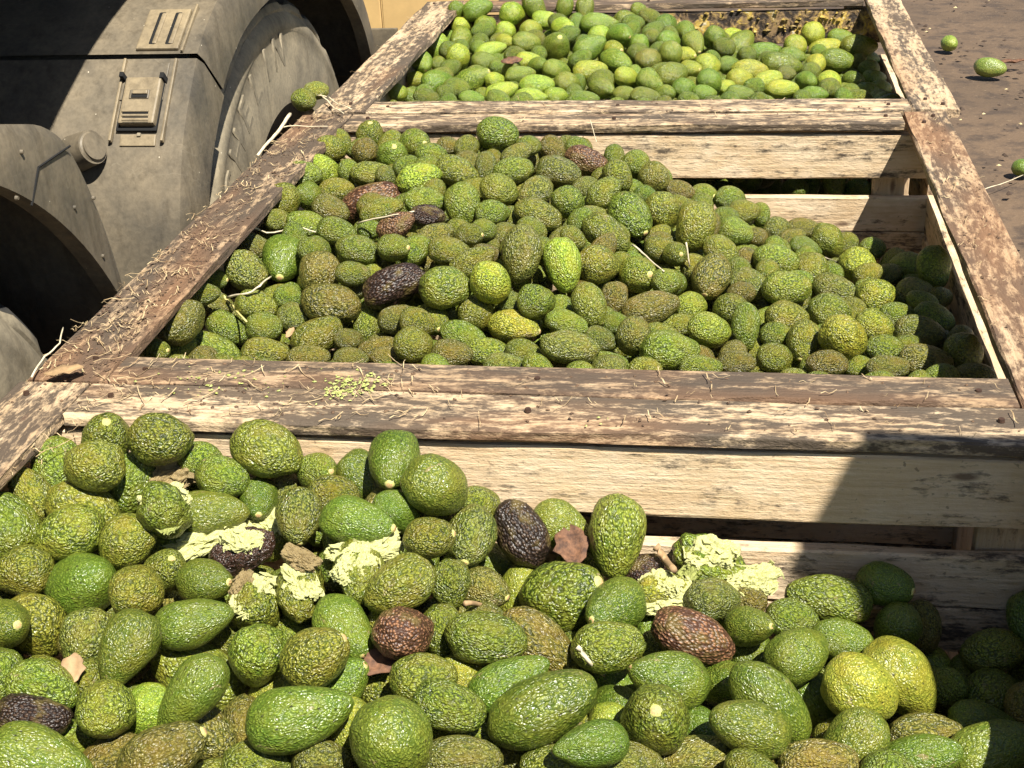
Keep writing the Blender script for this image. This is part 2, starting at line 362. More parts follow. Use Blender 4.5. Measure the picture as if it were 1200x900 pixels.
MESH = {'p': [avocado_mesh('avocado_pebbled', .20 + .035 * i, .085, i, 44, 30, .032, 0, .04 * (i % 3)) for i in range(8)],
        's': [avocado_mesh('avocado_smooth', .30 + .05 * i, .075, 40 + i, 36, 26, .006, 0, .07 * (i % 3)) for i in range(7)],
        'R': [avocado_mesh('avocado_rotten', .22, .09, 60 + i, 44, 30, .035, .12, .08) for i in range(4)],
        'D': [avocado_mesh('avocado_crushed', .2, .12, 80 + i, 44, 30, .02, .34, .1) for i in range(5)]}
for kk, mm in MESH.items():
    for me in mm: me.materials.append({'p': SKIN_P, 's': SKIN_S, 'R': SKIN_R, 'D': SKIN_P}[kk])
def scar_mesh():
    bm = bmesh.new(); rr = [(0, .016), (.045, .018), (.062, .010), (.075, .004), (.098, -.012)]; n = 14; prev = None
    c = bm.verts.new((0, 0, .012))
    for q, (r, z) in enumerate(rr[1:]):
        row = [bm.verts.new((r * math.cos(t * math.tau / n) * (1 + .1 * math.sin(3 * t)), r * math.sin(t * math.tau / n), z)) for t in range(n)]
        for t in range(n):
            f = bm.faces.new((c, row[t], row[(t + 1) % n]) if prev is None else (prev[t], row[t], row[(t + 1) % n], prev[(t + 1) % n])); f.material_index = 0 if q < 2 else 1
        prev = row
    me = bm_mesh('stem_scar', bm, True); me.materials.append(SCAR); me.materials.append(SCAR_RING); return me
SCAR_ME = scar_mesh()
def flesh_mesh(i, spread=1.0):
    rnd = random.Random(300 + i); bm = bmesh.new(); bmesh.ops.create_icosphere(bm, subdivisions=5, radius=.5)
    off = Vector([rnd.random() * 40 for _ in range(3)])
    for v in bm.verts:
        d = v.co.normalized(); s = .74 + .30 * fbm(d * 1.2 + off, 2) + .16 * (1 - 2.2 * abs(fbm(d * 3.4 + off, 2))) + .07 * fbm(d * 9 + off, 3) + .03 * fbm(d * 26 + off, 2)
        v.co = Vector((d.x * s * .56, d.y * s * .46, d.z * s * .42 + .07 * fbm(d * 5 + off, 3)))
    for q in range(14):                       # ragged flakes standing off the mash
        d = Vector((rnd.gauss(0, 1), rnd.gauss(0, 1), abs(rnd.gauss(0, .8)))).normalized(); c_ = Vector((d.x * .5, d.y * .42, d.z * .38)) * rnd.uniform(.85, 1.12)
        a_ = (d.cross(Vector((rnd.gauss(0, 1), rnd.gauss(0, 1), rnd.gauss(0, 1)))).normalized() + d * rnd.gauss(0, .25)) * rnd.uniform(.07, .22); b_ = (d + Vector((rnd.gauss(0, .3), rnd.gauss(0, .3), rnd.gauss(0, .3)))).cross(a_).normalized() * rnd.uniform(.02, .075); n_ = a_.cross(b_).normalized() * .012
        p_ = [c_ + a_, c_ + b_ * .9, c_ - a_ * .8 + b_ * .3, c_ - b_]
        t_ = [bm.verts.new(x + n_) for x in p_]; u_ = [bm.verts.new(x - n_) for x in p_]
        bm.faces.new(t_); bm.faces.new(u_[::-1])
        for i_ in range(4): bm.faces.new((t_[i_], u_[i_], u_[(i_ + 1) % 4], t_[(i_ + 1) % 4]))
    return bm_mesh('flesh', bm)
FLESHES = [flesh_mesh(i) for i in range(5)]
for me in FLESHES: me.materials.append(FLESH)

COLOURS = {'p': (.178, .215, .028), 's': (.16, .215, .027), 'y': (.29, .34, .04), 'o': (.175, .178, .036), 'B': (.17, .095, .048), 'K': (.05, .028, .02)}
def jitter(c, r, a=.16):
    k = 1 + r.uniform(-a, a); g = 1 + r.uniform(-.08, .08); return (c[0] * k / g, c[1] * k * g, c[2] * k, 1)
def orient(ax, roll): return Vector((0, 0, 1)).rotation_difference(ax) @ Quaternion((0, 0, 1), roll)

DATA = """Fp -792 1327 958 31 -85 -43 57 71 - 64 546
Fp -711 1270 993 -99 -15 4 57 69 f 110 546
Fp -719 1325 1000 34 -41 84 56 70 - 125 514
Fp -647 1320 1003 87 45 -22 62 74 - 189 515
Fp -692 1312 943 -31 -47 -83 61 82 h 152 568
Fp -804 1278 946 -52 31 80 47 75 - 36 578
Fp -805 1220 937 -36 37 86 69 81 - 10 617
Fp -730 1262 938 94 -1 -35 63 89 h 100 597
Fp -721 1205 942 -92 -29 -26 61 78 - 82 627
Fp -655 1204 933 -56 5 -82 59 71 - 148 640
Fp -762 1160 919 -97 -22 -11 56 67 - 28 670
Fs -694 1165 901 68 -44 58 73 99 t 98 679
Fp -600 1107 937 -8 81 -58 55 73 - 162 694
Fp -591 1160 930 52 -38 77 46 60 t 195 668
Fs -539 1143 929 90 -34 28 49 70 - 241 682
Fs -610 1225 965 -14 58 -80 59 79 F 195 600
Fs -581 1276 931 99 15 -4 53 89 - 250 598
Fp -575 1312 958 98 7 -20 49 62 - 267 556
Fp -614 1345 961 99 15 -4 46 53 h 235 540
FK -522 1213 924 84 35 41 50 71 fF 285 645
Fp -638 1248 911 99 15 -4 48 63 h 182 632
Fp -484 1135 908 32 -76 56 58 73 F 300 710
Fp -528 1345 978 94 -1 -35 67 86 - 312 535
Fp -471 1352 948 72 -58 37 46 60 h 369 552
Fp -442 1312 940 99 15 -4 47 61 h 392 576
Fs -413 1350 938 65 -25 -71 50 82 h 426 567
Fs -369 1321 982 12 -99 -8 60 91 f 461 542
Fs -310 1281 975 25 61 -75 67 96 f 512 571
Fs -353 1264 948 42 42 -80 46 66 h 467 603
Fs -389 1225 960 98 -22 0 52 88 t 420 612
Fp -305 1208 955 96 -8 29 45 58 tf 504 630
Fo -273 1272 916 -5 -96 -27 55 77 t 552 630
Fp -275 1339 916 64 66 -38 46 57 h 562 593
Fp -381 1177 924 23 -96 -13 59 77 F 418 675
Fp -327 1144 935 -84 -35 -41 55 81 f 467 687
Fp -281 1184 912 3 -45 -90 45 55 - 527 685
Fo -253 1232 874 92 -40 -4 46 60 h 568 690
Fs -247 1326 836 87 -10 -49 50 75 h 592 668
FK -223 1310 901 -52 31 80 57 83 f 613 622
Fp -436 1151 916 25 -94 -22 56 72 F 354 697
Fs -537 1316 927 30 -95 -6 45 65 h 310 585
Fo -516 1352 908 3 -45 -90 46 63 h 328 585
Fo -471 1265 938 18 -82 -55 52 68 h 352 605
Fs -177 1350 884 87 -10 -49 56 79 h 658 620
Fp -113 1317 895 -6 -46 -89 64 98 f 722 630
Fy -225 1281 830 -31 -47 -83 47 83 h 607 700
Fp -166 1248 860 81 -22 54 81 102 - 660 697
FK -75 1324 842 59 68 -43 47 68 h 760 672
Fs -107 1208 875 -50 -85 18 57 82 t 719 712
Fy -54 1278 849 95 28 -14 46 69 F 780 696
Fs -3 1344 843 87 -10 -49 66 98 F 835 665
Fo 0 1265 852 87 42 -25 47 65 - 835 702
Fo 36 1296 832 57 -65 50 45 59 F 872 700
Fs -731 1062 920 73 -52 43 52 73 tf 8 732
Fp -730 1116 877 4 28 -96 63 86 - 48 732
Fo -649 1071 897 -15 -46 -87 55 70 h 102 752
Fs -583 1033 922 -30 -76 -58 57 79 tf 150 760
Fs -533 1086 918 95 26 19 51 85 - 228 731
Fp -536 1084 852 91 -6 -42 63 105 h 235 788
Fs -493 970 921 -62 -44 -66 51 85 f 224 815
Fp -651 980 910 94 -1 -35 52 71 - 52 805
Fp -703 994 906 3 -45 -90 45 59 - 2 795
FK -638 934 913 98 7 -20 45 71 f 40 840
Fp -568 943 919 -41 68 -60 55 68 f 125 835
Fp -625 1021 885 46 71 -53 46 60 h 106 800
Fy -549 982 882 -41 -10 -91 46 66 h 172 838
Fs -609 885 906 96 3 -28 58 100 - 48 890
Fp -610 948 870 99 15 -4 47 65 h 90 872
Fo -560 926 876 84 35 41 46 68 - 132 884
Fo -493 896 912 84 35 41 56 86 f 192 885
Fo -493 980 865 87 -10 -49 55 75 - 240 858
Fo -466 1020 843 30 -95 -11 48 65 h 285 850
Fp -421 932 874 99 15 -4 46 65 - 302 895
Fp -464 1070 891 -26 -5 -96 58 67 - 300 770
Fp -512 1130 863 99 15 -4 46 54 h 275 750
Fp -389 1042 918 79 8 61 58 75 tf 372 770
Fs -381 1111 900 70 -69 -21 57 82 t 402 738
Fp -447 1143 871 99 15 -4 46 53 h 345 737
Fy -447 1073 840 92 29 26 48 65 h 325 815
Fs -378 949 921 95 26 19 62 99 f 352 846
Fs -376 1060 868 74 14 66 55 76 - 398 800
Fp -346 1092 843 -7 -10 -99 49 58 h 440 805
Fs -290 937 906 -12 47 -88 74 120 f 461 872
FB -312 1096 913 36 76 -54 55 74 f 474 740
Fp -282 1140 880 20 -41 -89 46 63 h 520 742
Fp -283 1049 893 97 22 11 52 68 - 497 795
Fp -248 1006 896 94 -1 -35 47 71 - 527 828
Fp -230 1116 895 98 7 -20 54 84 - 570 750
Fy -256 1111 850 48 70 -52 47 64 h 545 788
Fs -200 1067 879 84 35 41 50 87 f 597 800
Fs -158 1017 892 88 32 34 64 112 f 640 835
Fp -241 1021 846 98 7 -20 47 76 h 546 865
Fo -230 961 871 99 15 -4 46 76 - 538 890
Fo -358 939 874 73 54 -42 48 59 - 378 890
Fy -346 985 874 -15 -46 -87 46 66 h 408 858
Fo -182 1022 823 81 -40 42 48 68 h 612 888
Fo -183 1160 857 77 -17 -61 56 98 h 632 755
Fp -107 1148 868 97 22 11 53 76 - 714 758
FB -21 1186 858 91 -6 -42 56 91 f 812 748
Fs -64 1277 808 -31 -95 -8 47 74 h 770 727
Fs 41 1228 845 60 -62 50 44 70 - 880 735
Fs -44 1114 858 -85 -28 45 59 87 tf 784 797
Fp -53 1038 869 3 -64 77 65 86 f 769 845
Fs -100 1182 789 55 67 -50 48 71 h 725 806
Fs -98 1124 808 61 -58 53 48 68 h 722 830
Fy -101 1078 816 -4 30 -95 47 70 h 716 857
Fs -110 975 887 -88 -47 13 44 73 tf 692 873
Fs -104 1029 820 76 51 -39 47 70 - 708 888
Fp -145 985 845 99 15 -4 46 67 - 648 896
Fo -76 997 846 99 15 -4 46 69 - 735 895
Fo -13 1038 820 92 29 26 48 82 - 815 888
Fs -8 1086 815 67 -72 19 47 64 h 822 857
Fs 38 1046 858 -82 -23 51 53 86 tf 880 855
Fs 61 1104 842 72 -21 -66 58 102 - 905 825
Fs 46 1250 785 24 50 -83 53 77 h 883 770
Fs 15 1161 818 51 -65 56 46 75 h 850 800
Fp 130 1320 821 -98 -7 20 57 100 f 973 701
Fs 197 1349 825 85 -52 11 50 68 - 1037 692
Fp 88 1279 820 98 7 -20 45 60 - 928 726
Fs 208 1316 784 -18 37 -91 52 78 - 1048 733
Fo 242 1352 764 20 -41 -89 46 63 h 1080 742
Fs 143 1260 809 98 7 -20 46 70 - 987 750
Fs 91 1194 836 68 74 -5 56 77 - 936 769
Fy 157 1161 818 62 39 -68 68 98 f 1012 810
Fy 204 1221 788 62 -4 -79 71 102 f 1056 798
Fy 261 1341 690 36 -37 -86 60 101 h 1100 800
Fs 113 1190 776 52 -31 -80 49 82 h 957 822
Fs 297 1323 710 3 -45 -90 46 68 h 1127 800
Fp 319 1317 762 97 22 11 52 72 - 1172 765
Fp 314 1270 733 48 70 -53 63 78 - 1163 812
Fs 362 1348 784 3 -45 -90 50 75 - 1202 732
Fo 339 1225 751 3 -45 -90 45 65 - 1202 835
Fs 138 1076 818 -62 -44 -66 56 81 - 997 875
Fs 208 1091 796 93 -6 36 46 81 tf 1078 888
Fo 225 1161 765 99 15 -4 46 80 h 1085 862
Fs 284 1131 775 92 29 26 61 93 - 1160 880
Fs 290 1201 753 98 7 -20 45 75 h 1152 848
Fo 105 1035 830 99 15 -4 45 76 - 960 893
Mp -785 2573 979 63 74 -22 55 69 f 388 174
Mp -783 2641 973 52 -31 -80 42 58 h 400 166
Mp -722 2648 985 19 -42 89 56 67 - 434 158
Mo -706 2538 979 -19 41 -89 52 63 f 428 180
Mp -646 2519 981 30 -66 69 59 75 t 460 182
Mp -612 2580 987 67 -71 21 58 77 - 487 168
Mo -535 2526 996 79 -58 17 42 53 h 525 172
Mp -490 2496 1005 33 95 1 45 64 h 548 172
Mp -557 2474 994 99 15 -4 50 61 - 506 183
Mp -483 2352 1001 94 -1 -35 55 81 f 537 201
My -545 2309 1003 95 26 19 53 83 f 489 211
Mp -600 2439 984 84 35 41 43 53 h 476 195
My -779 2477 965 67 55 -49 55 75 h 377 199
Mp -797 2415 974 99 15 -4 52 75 - 356 205
Mp -717 2445 970 -18 35 -92 43 56 h 408 202
Mp -664 2422 974 99 15 -4 46 81 h 436 204
Mo -628 2385 979 31 29 -90 38 48 h 452 208
Mp -794 2284 969 14 94 -32 61 78 f 336 234
Ms -768 2348 953 -12 80 -59 52 79 - 363 231
Mp -718 2364 961 99 15 -4 47 67 - 394 223
MB -630 2287 965 92 29 26 68 119 - 440 234
Mp -584 2174 988 92 29 26 44 77 f 448 247
Mo -691 2225 971 94 -1 -35 50 70 - 388 246
Mp -512 2191 999 99 15 -4 48 71 - 497 236
Mp -444 2183 995 3 -45 -90 61 77 - 542 241
Mp -721 2166 964 99 15 -4 51 68 - 359 263
Mp -781 2195 960 23 92 -33 43 55 - 326 259
Mp -643 2094 977 94 -1 -35 48 71 f 396 272
MB -538 2080 994 87 16 47 45 68 f 464 265
Mp -593 2118 973 99 15 -4 36 46 h 434 269
MK -494 2127 995 99 15 -4 38 60 h 501 253
Mp -585 2006 979 98 7 -20 50 71 f 420 293
Mp -521 1995 988 89 -41 17 45 58 - 464 291
Mp -662 2014 975 79 57 -21 44 54 - 368 293
Mo -471 2074 977 84 35 41 46 68 - 510 279
Mp -496 2028 972 74 40 54 46 58 - 486 291
Mp -429 1986 986 98 7 -20 45 68 - 528 295
Mp -408 2054 989 92 -36 14 40 48 - 552 275
Mp -439 2110 978 99 15 -4 37 45 h 536 269
Mp -437 2543 1017 98 7 -20 65 82 f 584 157
Mp -370 2495 1007 75 63 -19 41 51 - 620 171
Mo -387 2442 1006 84 35 41 42 67 h 605 181
Mo -330 2538 986 47 0 -88 47 59 - 648 176
Mo -303 2611 974 94 -1 -35 37 56 h 669 170
Mo -304 2414 981 96 3 -28 59 83 f 655 202
MB -259 2488 979 94 -1 -35 55 82 f 688 189
Mp -212 2547 971 6 -84 -54 40 50 h 720 183
Mp -166 2533 962 44 86 -27 50 63 - 747 191
Mo -134 2498 940 -33 59 -73 59 75 - 766 211
Mp -194 2404 976 50 -11 -86 50 62 - 724 207
Mp -378 2344 1006 97 22 11 49 73 f 602 200
Mo -435 2377 1001 3 -45 -90 41 62 h 569 197
Mp -391 2262 996 82 36 -45 56 70 f 586 223
Mo -333 2290 984 -72 -64 -27 51 70 t 627 225
Mp -388 2164 988 85 50 -17 46 59 - 578 250
Mp -312 2178 980 94 -1 -35 54 83 - 631 252
Mp -312 2095 984 94 -1 -35 39 52 f 623 269
Mo -362 2195 969 14 -98 -17 37 49 h 599 255
Mp -268 2245 979 34 71 -62 54 69 - 667 239
Mo -249 2355 972 86 48 18 39 51 h 686 219
Mp -211 2311 976 74 40 54 50 70 - 708 227
Mo -237 2279 940 97 22 11 43 73 h 690 253
Mp -194 2160 954 82 -14 -55 56 89 f 711 274
Mp -162 2273 946 59 -68 -44 69 95 t 738 253
Mp -111 2324 935 -2 45 -89 64 78 - 775 249
Ms -142 2409 938 88 22 -41 36 50 h 757 229
Mp -246 2117 962 77 -17 -61 36 48 h 672 279
Mp -391 2090 985 73 65 -23 37 46 - 567 274
Mo -387 2100 952 73 -64 25 37 51 h 574 283
Mo -359 2129 962 99 15 -4 41 57 h 592 277
Mo -312 1974 987 -6 -46 -89 62 91 f 611 298
Mo -373 1991 979 99 15 -4 36 48 - 568 299
Mo -109 2213 921 97 22 11 36 50 h 772 283
Mp -100 2175 920 98 7 -20 44 63 - 777 293
Mp -84 2411 921 96 -28 10 36 45 h 794 239
Mo -96 2534 906 99 15 -4 37 48 h 790 223
Mp -169 2437 942 59 76 -25 38 52 h 742 221
Mp -100 2372 916 3 -45 -90 44 61 - 783 250
Mo -84 2502 917 96 3 -28 39 61 h 796 223
Mp -39 2555 888 73 -64 22 49 60 - 826 230
Mp 12 2537 890 82 55 -18 47 63 - 854 232
Mp -48 2258 932 -31 -47 -83 70 87 f 815 266
Mp 38 2467 887 99 15 -4 46 63 - 872 248
Mp 71 2502 870 20 -41 -89 36 47 h 892 251
Mp 22 2338 894 96 3 -28 52 67 f 862 272
Mp -2 2224 901 87 -10 -49 50 64 - 845 294
Mo 63 2372 872 54 79 -29 36 46 h 888 278
Mo 103 2485 845 52 81 -29 50 61 - 912 270
Mo 154 2533 831 99 11 -12 40 68 h 942 268
Mo 129 2447 842 92 29 26 38 52 - 928 279
Mp 196 2466 830 45 30 -84 58 73 f 970 283
Ms 152 2413 837 94 -1 -35 38 62 - 944 290
Mp 93 2232 882 98 7 -20 55 79 f 910 305
Mp -77 2135 928 35 -87 34 40 55 - 792 298
Mo -18 2096 903 -22 -91 -35 64 83 f 833 325
Mp -43 2149 899 99 15 -4 47 53 h 816 314
Mo 43 2252 878 53 79 -30 39 49 h 876 302
Mo 45 2120 882 94 -1 -35 51 74 - 878 333
Mp 156 2258 849 43 35 -83 62 73 - 952 320
Mp 106 2093 887 99 15 -4 57 80 f 922 338
Mo 211 2404 801 65 71 -27 40 51 h 982 314
My 248 2379 817 63 63 -46 61 78 f 1006 311
Mo 193 2194 843 92 -33 -22 52 79 - 980 340
Mp -79 2081 898 37 -86 36 44 57 - 789 332
Mp 283 2502 803 93 36 -13 44 54 h 1022 291
Mp 322 2448 788 7 -5 -100 52 68 h 1050 312
Mp 342 2393 807 87 -45 19 60 82 f 1067 313
Mp 365 2282 852 20 -41 -89 59 77 - 1095 313
My 263 2180 839 67 69 -28 59 86 - 1030 347
Mo 330 2231 822 99 15 -4 58 68 - 1072 345
Mp 368 2202 829 81 54 -21 38 46 h 1102 348
Mp 281 2081 847 99 15 -4 43 57 - 1050 370
Mp 342 2088 841 94 -1 -35 47 70 - 1095 372
Mo 308 2006 851 98 7 -20 52 79 f 1077 390
My 235 1969 877 85 30 -44 49 67 - 1025 382
Ms 248 2244 827 40 85 -34 36 54 h 1015 337
Mp 172 2027 876 99 15 -4 56 68 - 972 365
Mo 146 2057 850 3 -45 -90 38 49 h 952 372
Mp 103 1990 879 99 15 -4 55 70 - 922 372
My 183 1880 895 49 59 -64 62 95 f 991 400
Mp 124 1901 880 -15 -84 -53 50 67 f 941 400
Mp 245 1907 867 99 15 -4 46 56 - 1037 410
Mo 304 1889 857 98 7 -20 49 80 - 1085 422
Mp 362 1924 854 17 68 -71 58 82 - 1127 415
Mp 80 1838 880 47 80 -37 48 61 - 907 420
Mp 85 1936 874 79 -55 27 41 50 h 910 392
Mo 155 1819 883 99 15 -4 41 61 - 970 426
Mo 242 1830 873 99 15 -4 36 63 - 1040 431
Mp 206 1857 859 99 15 -4 37 45 h 1007 428
Mo -801 2113 941 94 -1 -35 45 71 h 298 290
Mo -773 1988 946 77 -17 -61 61 75 f 287 319
Ms -722 2026 952 15 -95 -26 70 97 tf 332 305
Mp -673 2064 957 88 -43 18 45 53 - 370 293
Mo -633 1938 961 -17 -38 -91 65 77 h 374 323
Mo -595 1866 944 98 7 -20 63 92 f 390 357
Mp -816 1963 941 98 -16 8 36 40 h 256 327
Mp -804 1864 957 97 22 11 38 61 h 236 345
Mo -807 1927 913 98 7 -20 44 57 h 254 357
Mo -795 1756 959 50 80 32 60 80 f 213 378
Mp -776 1879 893 87 -10 -49 50 71 - 266 385
Mp -728 1895 926 98 7 -20 50 68 - 301 358
Mp -698 1836 916 99 15 -4 46 57 f 310 383
Mo -656 1864 919 89 16 -43 47 56 - 346 373
Mp -682 1920 930 90 41 -16 43 50 h 338 349
Mp -609 1820 910 84 35 41 54 83 f 372 393
Mp -676 1770 904 99 15 -4 45 73 - 311 413
Mp -771 1801 891 96 3 -28 50 88 f 250 410
Mp -809 1763 911 84 35 41 42 56 - 210 406
Mp -811 1691 941 92 -34 18 34 45 h 184 411
Mo -602 1750 907 99 15 -4 36 63 - 362 419
Mp -568 1907 978 99 15 -4 39 55 - 414 321
MK -499 1889 966 88 32 34 60 103 f 462 335
Mo -572 1923 947 99 15 -4 37 47 h 416 337
Mp -547 1878 902 -15 -46 -87 44 63 - 428 381
Mo -558 1819 904 45 82 -36 37 50 - 410 399
Mo -484 1835 935 92 29 26 42 62 - 466 373
Mp -446 1805 943 94 -1 -35 42 56 - 490 377
Mp -412 1862 975 99 15 -4 64 80 f 522 339
Mp -434 1857 925 46 -87 -16 48 63 - 511 373
Mp -386 1952 982 88 32 34 44 77 - 554 307
My -343 1865 981 34 51 -79 58 74 f 576 333
Mo -317 1893 938 68 68 -28 37 48 h 600 355
Mp -368 1870 928 35 70 -62 54 70 - 560 369
My -308 1850 917 97 -25 -5 51 81 tf 602 383
Mp -274 1867 953 59 74 -31 52 65 - 630 353
Mp -440 1744 934 48 80 -36 52 61 f 484 405
Mp -382 1827 910 94 -1 -35 45 73 - 544 395
Mo -383 1743 921 99 15 -4 43 62 - 530 415
Mp -339 1794 900 98 7 -20 44 72 - 574 413
Mp -283 1781 906 94 -1 -35 41 57 - 614 415
Mp -406 1887 907 66 69 -29 37 43 h 532 377
Mo -507 1787 906 92 29 26 36 63 - 442 409
Mo -475 1749 907 98 7 -20 36 64 - 460 421
Mo -538 1752 904 99 15 -4 36 52 - 412 421
Mo -307 1747 903 99 15 -4 36 63 - 592 428
My -247 1975 970 20 -41 -89 58 86 f 660 310
Mp -196 2035 947 63 72 -28 61 79 f 702 310
Mp -133 2057 922 56 -77 32 59 71 - 749 322
Mp -85 2034 919 56 77 -31 45 58 f 783 331
Mp -197 1893 936 36 -37 -86 51 70 f 692 359
Mo -166 1967 918 -15 -46 -87 41 53 h 720 349
Mp -227 1841 929 96 3 -28 40 64 - 666 380
Mo -107 1946 912 95 26 19 52 91 f 764 362
My -47 2002 891 48 81 -34 47 66 h 810 359
Mp -68 1953 878 97 22 11 41 67 h 792 381
Mo -129 1850 904 -3 35 -94 51 64 f 742 396
My -16 1893 899 75 44 -49 52 71 f 832 387
Mp -72 1811 902 99 15 -4 59 88 f 786 411
Mp 17 1999 888 60 -73 33 52 68 - 858 363
Mp 38 1917 894 3 -45 -90 43 75 f 872 385
Mo -213 1767 924 98 7 -20 48 84 f 670 409
Mo -178 1843 903 87 23 -44 37 53 h 702 397
Mp -163 1785 891 99 15 -4 37 64 - 710 425
Mp -26 1771 895 99 15 -4 36 63 - 822 431
Mo -29 1842 877 71 64 -29 37 50 h 820 419
Mo 13 1925 861 87 -45 23 37 42 h 856 403
Mo 25 1800 890 99 15 -4 36 55 - 864 425
Mp -160 1898 905 91 -37 18 36 46 h 720 379
Bs -707 3874 997 92 29 26 60 88 - 557 13
Bs -771 3879 988 -12 35 -93 48 68 h 537 15
By -751 3859 954 55 81 -18 48 72 - 542 28
Bs -682 3840 941 11 -82 -57 65 98 f 567 35
By -614 3799 951 37 91 -20 53 74 - 593 36
By -600 3851 987 49 85 -18 66 88 - 603 15
Bs -543 3872 1003 50 -12 -86 60 89 - 625 10
Bs -459 3879 994 -21 2 -98 48 72 f 661 10
Bs -401 3870 989 -6 -46 -89 53 82 f 685 12
Bs -347 3735 981 99 15 -4 57 100 f 702 27
By -442 3713 975 67 -72 14 57 82 - 661 32
Bs -412 3749 973 3 -45 -90 43 67 h 675 30
By -531 3724 968 58 80 -18 52 75 - 623 35
Bs -526 3580 965 90 35 -25 55 79 f 617 50
Bs -439 3519 969 29 -70 66 70 91 tf 652 53
Bs -353 3520 963 84 35 41 65 92 f 691 56
Bs -739 3760 937 -7 -98 -18 62 84 t 540 46
By -783 3647 939 0 -35 -94 60 79 - 512 56
Bs -780 3427 951 43 -86 -26 56 81 t 493 73
Bs -751 3510 928 11 97 -23 42 68 h 515 75
By -706 3534 933 -14 48 -87 66 88 - 536 70
By -625 3583 943 92 29 26 50 88 - 575 60
Bs -621 3474 940 99 15 -4 55 75 - 568 72
Bs -533 3352 949 40 -67 63 47 67 t 600 81
Bs -623 3303 935 86 -14 49 68 97 f 555 93
Bs -712 3309 924 43 84 -32 68 113 f 515 98
By -783 3383 916 71 -69 16 48 65 - 490 93
By -530 3159 942 92 29 26 47 83 f 587 107
Bs -503 3293 950 97 22 11 44 76 - 610 87
By -449 3203 946 99 15 -4 51 85 - 630 100
By -498 3415 956 99 15 -4 45 68 - 620 71
Bs -417 3335 950 64 70 -30 52 84 - 652 82
Bs -465 3369 953 55 -81 19 47 72 - 632 77
Bs -380 3258 934 56 71 -42 56 76 f 666 98
By -342 3400 933 97 22 11 53 92 f 691 82
Bs -296 3241 927 73 -68 -8 53 76 tf 706 103
By -396 3145 935 82 56 -15 42 60 - 652 112
By -451 3106 943 99 15 -4 42 74 - 622 113
Bs -600 3142 929 99 15 -4 42 66 - 552 116
Bs -763 3260 905 98 7 -20 42 74 - 487 113
By -788 3191 933 29 93 -24 43 63 - 467 108
Bs -331 3148 926 99 15 -4 42 74 - 685 116
Bs -280 3465 939 76 -63 -12 59 99 - 722 72
By -294 3543 951 68 -72 15 49 71 - 718 58
Bs -281 3650 963 50 -85 18 65 93 - 727 42
By -243 3323 935 65 74 -19 49 68 - 735 90
Bs -237 3176 928 95 -29 7 42 61 - 732 111
By -563 3281 938 50 84 -21 42 64 h 581 95
By -339 3683 960 70 70 -16 51 74 h 705 41
By -505 3830 972 99 15 -4 53 87 - 640 22
By -597 3667 947 69 -71 15 45 69 h 592 50
Bs -279 3837 966 82 56 -13 56 78 - 737 21
Bs -170 3795 961 43 90 8 62 86 - 780 29
Bs -251 3881 980 0 -13 -99 43 54 h 745 17
Bs -112 3722 957 32 -90 -30 51 74 h 804 37
Bs -87 3588 956 40 -79 -47 55 74 t 813 50
Bs -32 3695 941 19 84 -52 63 102 - 838 46
Bs 35 3749 916 53 68 50 67 94 f 868 52
By 16 3850 916 70 69 -16 49 75 h 860 42
Bs -152 3594 959 56 81 -19 56 84 - 784 49
Bs -227 3560 952 -2 30 -95 52 76 - 749 56
Bo -195 3434 949 47 86 -21 60 78 - 761 70
Bs -143 3466 950 -1 32 -95 60 79 - 785 66
By -104 3496 945 73 -67 15 45 64 h 804 65
By -46 3439 932 53 82 -20 62 86 - 830 77
Bs 95 3683 909 97 22 11 54 88 - 894 61
Bs 139 3553 906 98 7 -20 63 109 f 916 76
By 178 3756 907 5 97 -22 63 93 f 930 54
By 234 3868 912 37 63 -68 65 83 - 953 41
By 263 3820 885 92 29 26 58 97 - 966 57
Bs 288 3684 885 98 7 -20 62 95 f 981 70
By 228 3607 892 -4 -99 -14 51 73 tf 956 76
Bo 147 3465 904 99 -13 2 42 48 f 921 86
By 101 3401 903 92 29 26 50 76 - 900 94
By 57 3495 906 99 15 -4 57 96 - 878 82
Bs 5 3532 912 60 77 -19 46 71 h 854 76
Bs -134 3308 942 76 64 12 63 91 - 786 88
Bs -181 3257 938 77 -17 -61 54 74 - 762 96
By -89 3365 942 72 -67 15 47 65 - 809 81
Bs -99 3219 931 66 73 -19 51 66 - 802 104
Bs -39 3291 923 25 74 -63 60 92 - 833 98
Bs -51 3205 923 90 41 -11 42 60 - 825 109
By 34 3420 902 84 52 -14 53 74 h 868 93
Bs 31 3263 905 99 15 -4 43 74 - 866 110
By 134 3313 904 99 15 -4 46 80 f 917 104
Bs 196 3411 897 30 -93 23 52 81 - 945 96
By 255 3441 883 25 -97 -2 60 89 tf 973 98
Bs 210 3306 892 99 15 -4 42 66 - 954 110
Bs 309 3879 903 100 1 -1 49 72 - 985 44
Bs 355 3816 892 99 15 -4 64 103 f 1006 54
Bs 322 3556 862 40 -89 22 52 78 - 1000 94
Bs 382 3623 851 82 55 -14 49 73 - 1025 92
Bs 350 3480 855 93 34 -10 45 63 - 1016 106
Bs 392 3524 849 68 71 -19 45 68 - 1038 104
Bs 297 3477 856 60 77 -20 43 66 h 990 106
Bs 382 3854 844 86 49 -12 59 82 h 1028 70
By 2 3342 899 50 84 -22 43 61 h 852 104
Bs -188 3143 933 99 15 -4 42 73 - 756 112
Bs -141 3168 933 66 -73 18 42 57 - 780 109
Bs -229 3374 921 -2 24 -97 44 61 h 742 90
Bs 166 3666 900 99 15 -4 50 75 h 926 66"""
